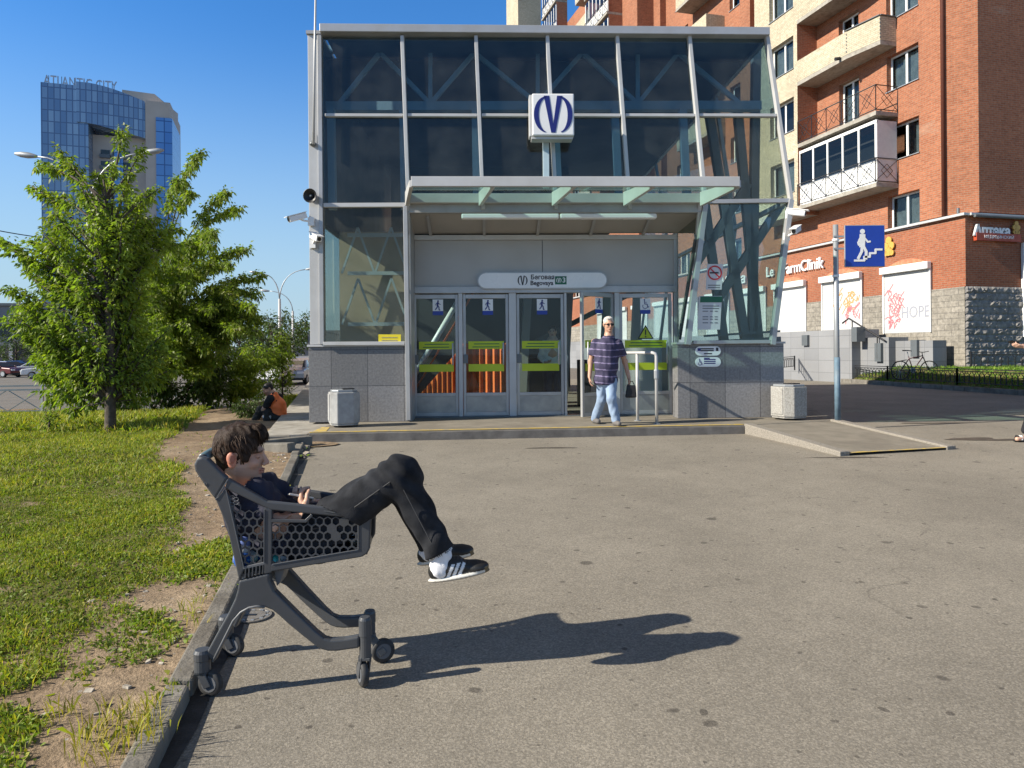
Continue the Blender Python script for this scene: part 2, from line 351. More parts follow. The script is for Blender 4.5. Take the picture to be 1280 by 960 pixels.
def mk_tiles(name, c1, c2, mortar, w, h, rough=0.35, ms=0.006, vec='xz', bm=0.15, off=0.5, squash=None, bias=0.0, noisy=0.25, ns=40):
    m, t, b = nodes(name); c = coord(t); s = N(t, 'ShaderNodeSeparateXYZ'); L(t, c, s.inputs[0])
    cb = N(t, 'ShaderNodeCombineXYZ')
    if vec == 'xz': L(t, math_(t, 'ADD', s.outputs[0], s.outputs[1]), cb.inputs[0]); L(t, s.outputs[2], cb.inputs[1])
    else: L(t, s.outputs[0], cb.inputs[0]); L(t, s.outputs[1], cb.inputs[1])
    br = N(t, 'ShaderNodeTexBrick', offset=off); br.inputs['Scale'].default_value = 1.0
    br.inputs['Color1'].default_value = tuple(c1) + (1,); br.inputs['Color2'].default_value = tuple(c2) + (1,); br.inputs['Mortar'].default_value = tuple(mortar) + (1,)
    br.inputs['Mortar Size'].default_value = ms; br.inputs['Brick Width'].default_value = w; br.inputs['Row Height'].default_value = h; br.inputs['Bias'].default_value = bias
    L(t, cb.outputs[0], br.inputs['Vector'])
    n = noise(t, c, ns, 5, 0.65); n2 = noise(t, c, 0.35, 5, 0.6)
    base = mixc(t, 1.0, br.outputs['Color'], ramp(t, n, [(0.3, 1 - noisy), (0.7, 1 + noisy)]), 'MULTIPLY')
    base = mixc(t, 1.0, base, ramp(t, n2, [(0.3, 0.86), (0.7, 1.12)]), 'MULTIPLY')
    L(t, base, b.inputs['Base Color']); b.inputs['Roughness'].default_value = rough
    hgt = math_(t, 'ADD', math_(t, 'MULTIPLY', br.outputs['Fac'], -1.0), math_(t, 'MULTIPLY', n, 0.3)); bump(t, b, hgt, bm, 0.01)
    return m, t, b, base, br
M['granitetile'] = mk_tiles('grey granite tiles', (0.15, 0.149, 0.152), (0.225, 0.222, 0.225), (0.07, 0.07, 0.075), 0.62, 0.62, 0.42, 0.006, off=0.0, noisy=0.3, ns=28)[0]
def mk_brick(name, cols, mortar, w=0.25, h=0.077, bm=0.3, efflo=True):
    m, t, b, base, br = mk_tiles(name, cols[0], cols[1], mortar, w, h, 0.9, 0.011, bm=bm, noisy=0.22, ns=9)
    if efflo:
        c = coord(t); mp = N(t, 'ShaderNodeMapping'); mp.inputs['Scale'].default_value = (0.25, 0.25, 0.9); L(t, c, mp.inputs[0])
        n = noise(t, mp.outputs[0], 1.0, 8, 0.7); base = mixc(t, ramp(t, n, [(0.60, 0.0), (0.72, 0.38)]), base, (0.42, 0.33, 0.25))
        L(t, base, b.inputs['Base Color'])
    return m
M['brick'] = mk_brick('orange red brick', ((0.28, 0.088, 0.040), (0.37, 0.13, 0.062)), (0.29, 0.175, 0.115))
M['brickplain'] = mk_brick('red brick band', ((0.27, 0.076, 0.034), (0.34, 0.108, 0.05)), (0.27, 0.155, 0.10), efflo=False)
M['cream'] = mk_brick('cream brick', ((0.46, 0.40, 0.285), (0.54, 0.475, 0.345)), (0.33, 0.285, 0.21), efflo=False)
M['stone'] = mk_tiles('split stone blocks', (0.23, 0.21, 0.175), (0.285, 0.26, 0.22), (0.19, 0.175, 0.15), 0.6, 0.21, 0.95, 0.014, bm=0.9, noisy=0.35, ns=9)[0]
M['shutter'] = mk_tiles('white roller shutter', (0.54, 0.54, 0.525), (0.57, 0.57, 0.555), (0.40, 0.40, 0.39), 50.0, 0.08, 0.5, 0.006, bm=0.1, noisy=0.03, ns=3)[0]
M['greyblock'] = mk_tiles('grey facing slabs', (0.21, 0.215, 0.225), (0.25, 0.255, 0.265), (0.15, 0.155, 0.165), 0.9, 0.5, 0.7, 0.01, bm=0.1, off=0.0, noisy=0.12)[0]
M['winglass'] = glassmat('dark window pane', (0.55, 0.6, 0.62), 1.55, 0.0, 0.8)
M['curtain'] = pmat('window curtain', (0.62, 0.62, 0.58), 0.8, var=0.3, vs=3)
M['iron'] = pmat('black wrought iron', (0.018, 0.018, 0.02), 0.5, var=0.2)
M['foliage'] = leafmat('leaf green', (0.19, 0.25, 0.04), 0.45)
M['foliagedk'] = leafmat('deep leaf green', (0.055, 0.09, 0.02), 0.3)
M['grass'] = leafmat('grass green', (0.255, 0.275, 0.045), 0.35, 0.6)
M['lawn'] = leafmat('lawn green', (0.14, 0.24, 0.03), 0.35, 0.6)
M['bark'] = pmat('grey brown bark', (0.07, 0.055, 0.042), 0.9, var=0.35, vs=14, bmp=0.8, bs=35)
M['galv'] = pmat('galvanised pole', (0.36, 0.38, 0.40), 0.5, 0.5, var=0.15, vs=4)
M['tyre'] = pmat('black tyre rubber', (0.02, 0.02, 0.02), 0.8)
# ---------------------------------------------------------------- the ground
def grid_sheet(name, xs, ys, off, mat, inside=None, zf=None):
    X, Y = np.meshgrid(xs, ys, indexing='ij'); Z = (zf(X, Y) if zf else gz(X, Y)) + off
    V = np.stack([X, Y, Z], -1).reshape(-1, 3); ny = len(ys)
    i, j = np.meshgrid(np.arange(len(xs) - 1), np.arange(ny - 1), indexing='ij'); i = i.ravel(); j = j.ravel()
    F = np.stack([i * ny + j, (i + 1) * ny + j, (i + 1) * ny + j + 1, i * ny + j + 1], -1)
    if inside is not None:
        F = F[inside(V[F].mean(1))]
        used = np.unique(F); rm = np.full(len(V), -1); rm[used] = np.arange(len(used)); F = rm[F]; V = V[used]
    return npmesh(name, V, F, mat, smooth=True)
xs = np.concatenate([[-1500, -600, -300, -150, -90, -60], np.arange(-45, 45.1, 0.75), [60, 90, 150, 300, 600, 1500]])
ys = np.concatenate([[-400, -100, -30, -12], np.arange(-6, 60.1, 0.75), [75, 100, 150, 250, 500, 1000, 2000]])
T(grid_sheet('ground', xs, ys, -0.035, M['road']), kind='structure')
def kx(y): return -1.20 - 0.225 * (y - 2.3)                      # line of the kerb's asphalt side
# plaza: rows that start on the kerb line
def strip(name, y0, y1, ny, xa, xb, nx, off, mat, zf=None):
    ys_ = np.linspace(y0, y1, ny); V = []; 
    for y in ys_:
        a, b = xa(y), xb(y); xx = a + (b - a) * np.linspace(0, 1, nx) ** 1.6 if b - a > 12 else np.linspace(a, b, nx)
        V.append(np.stack([xx, np.full(nx, y), (zf(xx, np.full(nx, y)) if zf else gz(xx, np.full(nx, y))) + off], -1))
    V = np.concatenate(V); i, j = np.meshgrid(np.arange(ny - 1), np.arange(nx - 1), indexing='ij'); i = i.ravel(); j = j.ravel()
    F = np.stack([i * nx + j, i * nx + j + 1, (i + 1) * nx + j + 1, (i + 1) * nx + j], -1)
    return npmesh(name, V, F, mat, smooth=True)
T(strip('plaza_asphalt', -6, 34, 100, lambda y: kx(min(y, 10.4)) - 0.02, lambda y: 60.0, 60, 0.0, M['asphalt']), kind='structure')
# the soil of the verge, lumpy, up to the kerb's back
def soilz(x, y):
    b = 0.018 * np.sin(x * 3.1 + 1.3 * np.sin(y * 1.7)) * np.sin(y * 2.3 + 0.7 * np.sin(x * 2.1)) + 0.008 * np.sin(x * 9.3 + y * 4) * np.sin(y * 8.1 - x * 3)
    edge = sst(0.0, 0.5, kx(np.minimum(y, 10.4)) - 0.1 - x)
    return gz(x, y) + 0.045 * (1 - sst(9.0, 10.6, y)) + 0.004 + b * edge * (1 - sst(18, 26, y)) + 0.03 * edge * sst(0.4, 1.6, kx(y) - x) * (1 - sst(9, 12, y))
T(strip('verge_soil', -3, 26, 150, lambda y: -22.0, lambda y: (kx(y) - 0.09) if y < 10.4 else -3.55 - 0.252 * (y - 10.5), 110, 0.0, M['soil'], soilz), kind='structure')
# kerb stones of the verge
kb = MB(); y = -3.0; k = 0
while y < 10.3:
    y1 = min(y + 1.0, 10.3); g = 0.012; lean = random.uniform(-0.012, 0.012); up = random.uniform(-0.01, 0.008)
    for (ya, yb) in ((y + g, y1 - g),):
        za, zb = float(gz(kx(ya), ya)), float(gz(kx(yb), yb))
        kb.prism([(kx(ya) - 0.105 + lean, ya, za - 0.1), (kx(ya), ya, za - 0.1), (kx(ya) + lean, ya, za + 0.075 + up), (kx(ya) - 0.1 + lean, ya, za + 0.078 + up)],
                 (kx(yb) - kx(ya), yb - ya, zb - za))
    y = y1; k += 1
T(kb.build('verge_kerb', M['kerb'], bevel=0.012), kind='structure')
# dark strip along the kerb
T(strip('gutter_stain', -3, 9.5, 160, lambda y: kx(y) - 0.01, lambda y: kx(y) + 0.07 + 0.02 * math.sin(y * 2.1) + 0.01 * math.sin(y * 7.3), 4, 0.004,
        pmat('dark gutter', (0.05, 0.045, 0.04), 0.8, var=0.5, vs=7, bmp=0.4, bs=80)), kind='structure')
# raised pavement at the station's left side
sp_ = MB(); z0 = float(gz(-4, 11))
sp_.prism([(-3.68, 10.55, z0 - 0.1), (-3.08, 10.7, z0 - 0.1), (-3.1, 34, z0 - 0.1), (-9.6, 34, z0 - 0.1)], (0, 0, 0.215))
T(sp_.build('side_pavement', M['concrete'], bevel=0.01), kind='structure')
# station platform: front edge in the photograph's place
PZ = 0.27
pa, pb = GZ(386, 541, PZ), GZ(930, 531, PZ); ra, rb = GZ(1050, 568, 0.13), GZ(1195, 560, 0.13); pc = GZ(1047, 525, PZ)
pl = MB(); zb = 0.05
poly = [pa, pb, pc, Vector((6.2, 15, PZ)), Vector((6.2, 26, PZ)), Vector((-3.3, 26, PZ)), Vector((pa.x, 12, PZ))]
pl.prism([(p.x, p.y, zb) for p in poly], (0, 0, PZ - zb))
T(pl.build('station_platform', [M['platform']], bevel=0.012), kind='structure')
dv_ = (pb - pa); nrm = Vector((dv_.y, -dv_.x, 0)).normalized()
st = MB(); q = [pa + nrm * 0.0, pb, pb - nrm * 0.10, pa - nrm * 0.10]
st.prism([(p.x, p.y, PZ + 0.002) for p in q], (0, 0, 0.003))
st.prism([(p.x, p.y, PZ + 0.002) for p in (pa + Vector((0.02, .11, 0)), pa + Vector((.22, .14, 0)), pa + Vector((.12, .75, 0)), pa + Vector((0.0, .75, 0)))], (0, 0, 0.003))
T(st.build('edge_marking', M['yellow']), kind='structure')
fc = MB(); q = [pa + nrm * 0.03, pb + nrm * 0.03, pb + nrm * 0.001, pa + nrm * 0.001]
fc.prism([(p.x, p.y, 0.06) for p in q], (0, 0, PZ - 0.075))
T(fc.build('platform_kerb', M['kerbdark'], bevel=0.008), kind='structure')
rp = MB(); t_in = 0.16
dl = (pc - pb).normalized() * t_in
rp.add([pb + Vector((0, .2, -.002)), pc + Vector((0, .2, -.002)), Vector((rb.x, rb.y, 0.137)), Vector((ra.x, ra.y, 0.137))], [(0, 3, 2, 1)])
T(rp.build('ramp', M['platform']), kind='structure')
rk = MB()
for a, b, sg in ((pb, ra, 1), (pc, rb, -1)):
    side = dl * sg
    rk.add([a + Vector((0, 0, 0.022)), a + side + Vector((0, 0, 0.022)), Vector(b) + side + Vector((0, 0, .035)), Vector(b) + Vector((0, 0, .035)),
            Vector((a.x, a.y, 0)), Vector(((a + side).x, (a + side).y, 0)), Vector(((b + side).x, (b + side).y, 0)), Vector((b.x, b.y, 0))],
           [(0, 1, 2, 3), (4, 7, 6, 5), (0, 4, 5, 1), (1, 5, 6, 2), (2, 6, 7, 3), (3, 7, 4, 0)])
T(rk.build('ramp_kerb', M['granite'], bevel=0.012), kind='structure')
ye = MB(); e = (Vector(rb) - Vector(ra)); bk = Vector((-0.015, 0.045, 0.003))
ye.add([ra + e * .1 + Vector((0, 0, .012)), ra + e * .93 + Vector((0, 0, .012)), ra + e * .93 + bk + Vector((0, 0, .012)), ra + e * .1 + bk + Vector((0, 0, .012))], [(0, 1, 2, 3)])
T(ye.build('ramp_marking', M['yellow']), kind='structure')
# damp patches on the asphalt
dm = MB()
def blob(c, rx, ry, rot=0.0, n=26, seed=0):
    rr = random.Random(seed); ph = [rr.uniform(0, 6.28) for _ in range(4)]; pts = []
    for i in range(n):
        a = 2 * math.pi * i / n; k = 1 + 0.22 * math.sin(2 * a + ph[0]) + 0.14 * math.sin(3 * a + ph[1]) + 0.1 * math.sin(5 * a + ph[2])
        x, yv = rx * k * math.cos(a), ry * k * math.sin(a); x, yv = x * math.cos(rot) - yv * math.sin(rot), x * math.sin(rot) + yv * math.cos(rot)
        pts.append((c[0] + x, c[1] + yv, float(gz(c[0] + x, c[1] + yv)) + 0.004))
    return pts
for i, (u, v, rx, ry) in enumerate(((1215, 549, .42, .13), (1250, 550, .3, .1), (1010, 549, .5, .05), (690, 560, .28, .05), (1165, 529, .5, .12), (1060, 572, .5, .03))):
    pts = blob(G(u, v), rx, ry, 0.0, seed=i); dm.add(pts, [tuple(range(len(pts)))])
T(dm.build('damp_patches', pmat('damp asphalt', (0.085, 0.072, 0.058), 0.6, var=0.35, vs=8, bmp=0.4, bs=120)), kind='structure')
# lawn before the brick house, rising to its wall
LA, LB = Vector((14.1, 19.6)), Vector((12.75, 33.0))
def lawn_x(y): return LA.x + (LB.x - LA.x) * (y - LA.y) / (LB.y - LA.y)
def lawnz(x, y):
    return gz(x, y) + 0.13 + 0.5 * sst(0.05, 1.1, x - lawn_x(np.asarray(y)))
T(strip('lawn_soil', 19.0, 40, 40, lambda y: lawn_x(y) + 0.1, lambda y: 40.0, 40, 0.0, M['turf'], lawnz), kind='structure')
lk = MB()
for i in range(22):
    ya, yb = 18.85 + i, 19.83 + i; a = Vector((lawn_x(ya), ya, 0)); b = Vector((lawn_x(yb), yb, 0))
    lk.prism([(a.x, a.y, 0.05), (a.x + .14, a.y, 0.05), (a.x + .14, a.y, 0.28), (a.x, a.y, 0.28)], b - a)
for i in range(12):
    lk.box((lawn_x(18.85) + .02 + i * 1.0, 18.8, 0.05), (lawn_x(18.85) + 1.0 + i * 1.0, 18.94, 0.28))
T(lk.build('lawn_kerb', M['kerb'], bevel=0.012), kind='structure')
# road and parking lot on the left, beyond the verge
def pz(x, y): return gz(x, y)
# manhole cover
mc = G(316, 771); mo = thing('manhole_cover', mc, 'round grey iron manhole cover with a lifting slot, behind the trolley wheels', 'manhole cover')
mb = MB(); mb.lathe([(0.10, 0), (0.10, .008), (0.088, .008), (.086, .005), (0.07, .005), (.068, .009), (.03, .009), (0.0, .009)], mc + Vector((0, 0, 0.002)), 28)
mb.build('cover_plate', pmat('worn cast iron', (0.20, 0.185, 0.165), .6, .2, var=.3, vs=30, bmp=.4, bs=60), mo)
mb = MB(); mb.box(tuple(mc + Vector((-.045, -.012, .010))), tuple(mc + Vector((.02, .012, .013)))); mb.build('lifting_slot', M['black'], mo)
for i in range(10):
    a = 2 * math.pi * i / 10; p = mc + Vector((math.cos(a) * .078, math.sin(a) * .078, .010)); mb = MB(); mb.box(tuple(p - Vector((.009, .006, .004))), tuple(p + Vector((.009, .006, .003)))); mb.build('stud', M['galv'], mo)
# ---------------------------------------------------------------- the metro entrance pavilion
YAW = R(2.0); SP0 = Vector((0, 12.3, 0)); SDIR = (math.cos(YAW), math.sin(YAW)); SN = (math.sin(YAW), -math.cos(YAW))
sta = thing('metro_station', (SP0.x, SP0.y, PZ), 'glass fronted metro entrance pavilion with grey granite plinth, canopy and five doors', 'metro station', rz=YAW)
SW = wm(sta)
def fp(u, v, d=0.0):
    s, z = hit(u, v, (SP0.x + SN[0] * d, SP0.y + SN[1] * d), SDIR); return s, z - PZ
def fq(u, v, d=0.0):
    s, z = fp(u, v, d); return Vector((s, -d, z))
def sb(mb, name, mat, parent=None, **k):
    return mb.xf(SW).build(name, mat, sta if parent is None else parent, **k)
def pane(name, quad, mat, parent=None, th=0.012, n=(0, 1, 0)):
    mb = MB(); mb.prism(quad, Vector(n) * th); return sb(mb, name, mat, parent)
DP = -0.72                                                       # the door wall stands back in the portal
SZ = lambda v, d=0.0: fp(640, v, d)[1]
ROOFZ = fp(640, 46)[1]; DEPTH = 11.0
sL = fp(386, 480)[0]; sR = fp(980, 480)[0]
# plinths
zpl = fp(448, 433)[1]; sPL = fp(510, 480)[0]
mb = MB(); mb.box((sL, 0.0, 0), (sPL, 0.34, zpl)); sb(mb, 'plinth', M['granitetile'], bevel=0.006)
mb = MB(); mb.box((sL - .02, -.03, zpl), (sPL + .01, 0.34, zpl + .035)); sb(mb, 'sill', M['alulight'])
sPR = fp(847, 480)[0]; zpr = fp(910, 430)[1]
mb = MB(); mb.box((sPR, 0.0, 0), (sR, 0.34, zpr)); sb(mb, 'plinth', M['granitetile'], bevel=0.006)
mb = MB(); mb.box((sPR - .02, -.03, zpr), (sR + .02, 0.34, zpr + .035)); sb(mb, 'sill', M['alu'])
mb = MB(); mb.box((sL, 0.34, 0), (sL + .3, DEPTH, zpl)); sb(mb, 'side_plinth', M['granitetile'])
mb = MB(); mb.box((sR - .3, 0.34, 0), (sR, DEPTH, zpr)); sb(mb, 'side_plinth', M['granitetile'])
# corner post on the left: white cladding and its aluminium edge
a = fp(387, 300)[0]; b = fp(399, 300)[0]; c = fp(404.5, 300)[0]
mb = MB(); mb.box((a, -0.02, zpl + .04), (b, 0.30, ROOFZ)); mb.box((a + .004, -.024, fp(390, 310)[1]), (b - .004, .0, fp(390, 312)[1])); sb(mb, 'corner_post', M['alulight'], bevel=0.004)
mb = MB(); mb.box((b + .003, -0.05, zpl + .04), (c, 0.12, ROOFZ)); sb(mb, 'edge_profile', M['alu'], bevel=0.004)
# roof
mb = MB(); mb.box((fp(402, 42)[0], -0.16, ROOFZ), (fp(958, 42)[0], 0.2, ROOFZ + .135)); sb(mb, 'roof_fascia', M['alu'], bevel=0.008)
mb = MB(); mb.box((fp(402, 42)[0] + .05, 0.2, ROOFZ + .01), (fp(958, 42)[0], DEPTH, ROOFZ + .12)); sb(mb, 'roof_deck', M['aludark'])
mb = MB(); mb.box((a - .02, -.06, ROOFZ + .004), (fp(402, 42)[0] - .004, 3.0, ROOFZ + .06)); sb(mb, 'post_cap', M['alu'])
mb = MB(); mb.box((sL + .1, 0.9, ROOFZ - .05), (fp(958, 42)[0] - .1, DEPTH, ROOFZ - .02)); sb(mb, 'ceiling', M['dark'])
# mullions (top pixel, bottom pixel)
mull = [((404, 46), (404, 431)), ((503, 46), (511, 258)), ((595, 46), (604, 262)), ((684, 46), (695, 262)), ((771, 46), (787, 262)), ((861, 46), (881, 252)), ((958, 46), (988, 250))]
def onm(i, v):
    (u0, v0), (u1, v1) = mull[i]; t = (v - v0) / (v1 - v0); return (u0 + (u1 - u0) * t, v)
for i, (p, q) in enumerate(mull[1:]):
    mb = MB(); mb.bar(fq(*p, .03), fq(*q, .03), 0.062, 0.13, (0, 1, 0)); sb(mb, 'mullion', M['alulight'], bevel=0.006)
mb = MB(); mb.bar(fq(507, 258, .03), fq(511, 525, .03), 0.075, 0.13, (0, 1, 0)); sb(mb, 'mullion', M['alu'], bevel=0.006)
mb = MB(); mb.bar(fq(988, 250, .03), fq(965, 431, .03), 0.085, 0.13, (0, 1, 0)); sb(mb, 'mullion', M['alu'], bevel=0.006)
mb = MB(); mb.bar(fq(881, 254, .03), fq(859, 431, .03), 0.09, 0.14, (0, 1, 0)); sb(mb, 'mullion', M['alu'], bevel=0.006)
def transom(p, q, h=0.06, m='alulight', d=.02):
    mb = MB(); mb.bar(fq(*p, d), fq(*q, d), 0.1, h, (0, 0, 1)); sb(mb, 'transom', M[m], bevel=0.004)
for i in range(6): 
    a_, b_ = onm(i, 145), onm(i + 1, 145); transom((a_[0] + 3, 144.6), (b_[0] - 3, 144.9), 0.05)
transom((405, 257), (508, 256.5), 0.07); transom((884, 252.5), (986, 251), 0.07, 'alu'); transom((866, 428), (962, 427), 0.06, 'alu')
transom((405, 429.5), (506, 429), 0.06, 'alulight')
# glass of the front
for i in range(6):
    for k, (va, vb, m) in enumerate(((47, 145, 'glassdk'), (145, 256 if i in (0, 5) else 262, 'glass'))):
        a0, a1, b0, b1 = onm(i, va), onm(i + 1, va), onm(i, vb), onm(i + 1, vb)
        pane('window_pane', [fq(*b0), fq(*b1), fq(*a1), fq(*a0)], M[m if not (k == 1 and i < 5) else 'glassdk'])
pane('window_pane', [fq(404, 430), fq(506, 430), fq(506, 257), fq(404, 257)], M['glass'])
pane('window_pane', [fq(860, 429), fq(965, 429), fq(987, 252), fq(881, 252)], M['glassclear'])
# portal: soffit, jambs, header
zs = fp(690, 263)[1]; zs2 = fp(690, 292, DP)[1]; sA = fp(509, 300)[0]; sB = fp(846, 400, DP)[0]
mb = MB(); mb.bar((sA, 0, zs + .03), (fp(880, 262)[0], 0, zs + .03), .12, .16); sb(mb, 'portal_beam', M['alu'], bevel=.005)
mb = MB(); mb.add([(sA, .06, zs - .05), (sB + .35, .06, zs - .05), (sB + .35, -DP, zs2), (sA, -DP, zs2)], [(0, 1, 2, 3)]); mb.add([(sA, .06, zs), (sB + .35, .06, zs), (sB + .35, -DP, zs2 + .05), (sA, -DP, zs2 + .05)], [(0, 3, 2, 1)])
sb(mb, 'soffit', M['panel'])
for k in range(5):
    x = sA + .35 + (sB - sA) * k / 5; mb = MB(); mb.bar((x, .08, zs - .085), (x, -DP - .02, zs2 - .03), .05, .05); sb(mb, 'soffit_rib', M['alu'])
mb = MB(); mb.box((sA, 0.06, 0), (sA + .05, -DP + .05, zs - .02)); sb(mb, 'jamb', M['alu'])
zd = fp(690, 366, DP)[1]; zh1 = fp(690, 300, DP)[1]; sm = fp(678, 330, DP)[0]
mb = MB(); mb.box((sA + .052, -DP, zd + .12), (sm - .006, -DP + .08, zh1)); sb(mb, 'header_panel', M['panel'], bevel=.004)
mb = MB(); mb.box((sm + .006, -DP, zd + .12), (sB, -DP + .08, zh1)); sb(mb, 'header_panel', M['panel'], bevel=.004)
mb = MB(); mb.box((sm - .006, -DP + .02, zd + .12), (sm + .006, -DP + .06, zh1)); sb(mb, 'panel_seam', M['aludark'])
mb = MB(); mb.box((sA + .052, -DP - .04, zh1 + .002), (sB, -DP + .08, zh1 + .09)); sb(mb, 'header_rail', M['alulight'], bevel=.004)
mb = MB(); mb.box((sA + .052, -DP - .05, zd), (sB, -DP + .1, zd + .117)); sb(mb, 'door_head', M['alu'], bevel=.004)
mb = MB(); mb.box((sB - .05, -DP - .02, 0), (sB + .03, -DP + .1, zs2)); sb(mb, 'jamb', M['alu'], bevel=.004)
pane('reveal_glass', [(sB + .02, -DP - .02, zpr), (sPR, 0.02, zpr), (fp(878, 266)[0], 0.02, zs), (sB + .02, -DP - .02, zs2)], M['glass'], n=(1, 0, 0))
mb = MB(); mb.add([(sB + .032, -DP, 0), (sPR + .0, 0.02, 0), (sPR, 0.02, zpr - .002), (sB + .032, -DP, zpr - .002), (sB + .1, -DP, 0), (sPR + .1, 0.04, 0), (sPR + .1, 0.04, zpr - .002), (sB + .1, -DP, zpr - .002)],
  [(0, 1, 2, 3), (4, 7, 6, 5), (0, 4, 5, 1), (2, 6, 7, 3), (0, 3, 7, 4), (1, 5, 6, 2)]); sb(mb, 'reveal_plinth', M['granitetile'])
mb = MB(); mb.bar((sB + .03, -DP - .05, zpr + .1), (fp(872, 300)[0] - .02, .05, zs - .5), .05, .05); sb(mb, 'reveal_brace', M['aludark'])
# doors
SK = [0]
def flat_strokes(mb, pts, wd, M_, th=0.002):
    """a flat stroke along 2D points in sign space"""
    th0 = th
    for (x0, y0), (x1, y1) in zip(pts[:-1], pts[1:]):
        dx, dy = x1 - x0, y1 - y0; l = math.hypot(dx, dy) or 1; nx, ny = -dy / l * wd / 2, dx / l * wd / 2; ex, ey = dx / l * wd * .25, dy / l * wd * .25
        SK[0] = (SK[0] + 1) % 9; th = th0 + SK[0] * .00022
        q = [(x0 + nx - ex, y0 + ny - ey), (x0 - nx - ex, y0 - ny - ey), (x1 - nx + ex, y1 - ny + ey), (x1 + nx + ex, y1 + ny + ey)]
        mb.prism([M_ @ Vector((x, y, 0.0)) for x, y in q], (M_.to_3x3() @ Vector((0, 0, th))))
def disc(mb, c, r, M_, th=0.002, n=14):
    mb.prism([M_ @ Vector((c[0] + r * math.cos(2 * math.pi * i / n), c[1] + r * math.sin(2 * math.pi * i / n), 0)) for i in range(n)], M_.to_3x3() @ Vector((0, 0, th)))
def walker(mb, M_, s):
    disc(mb, (.02 * s, .40 * s), .085 * s, M_)
    for pts, wd in (([(0, .27), (-.03, -.02)], .17), ([(-.03, 0), (.10, -.2), (.12, -.45), (.2, -.46)], .1), ([(-.03, 0), (-.08, -.22), (-.24, -.42)], .1),
                    ([(.02, .26), (.17, .1), (.24, .08)], .065), ([(-.03, .26), (-.18, .12), (-.2, 0)], .065)):
        flat_strokes(mb, [(x * s, y * s) for x, y in pts], wd * s, M_)
def wheelchair(mb, M_, s):
    disc(mb, (-.08 * s, .42 * s), .07 * s, M_)
    arc = [(-.02 + .24 * math.cos(t), -.2 + .24 * math.sin(t)) for t in np.linspace(R(150), R(370), 10)]
    for pts, wd in (([(-.08, .33), (-.05, 0), (.16, 0), (.26, -.3), (.34, -.27)], .075), ([(-.06, .18), (.14, .18)], .05), (arc, .055)):
        flat_strokes(mb, [(x * s, y * s) for x, y in pts], wd * s, M_)
doors_px = [(517, 573), (579, 636), (646, 705), (711, 768), (775, 840)]
kz = fp(690, 492, DP)[1]; zt = zd - .02
LW = SW
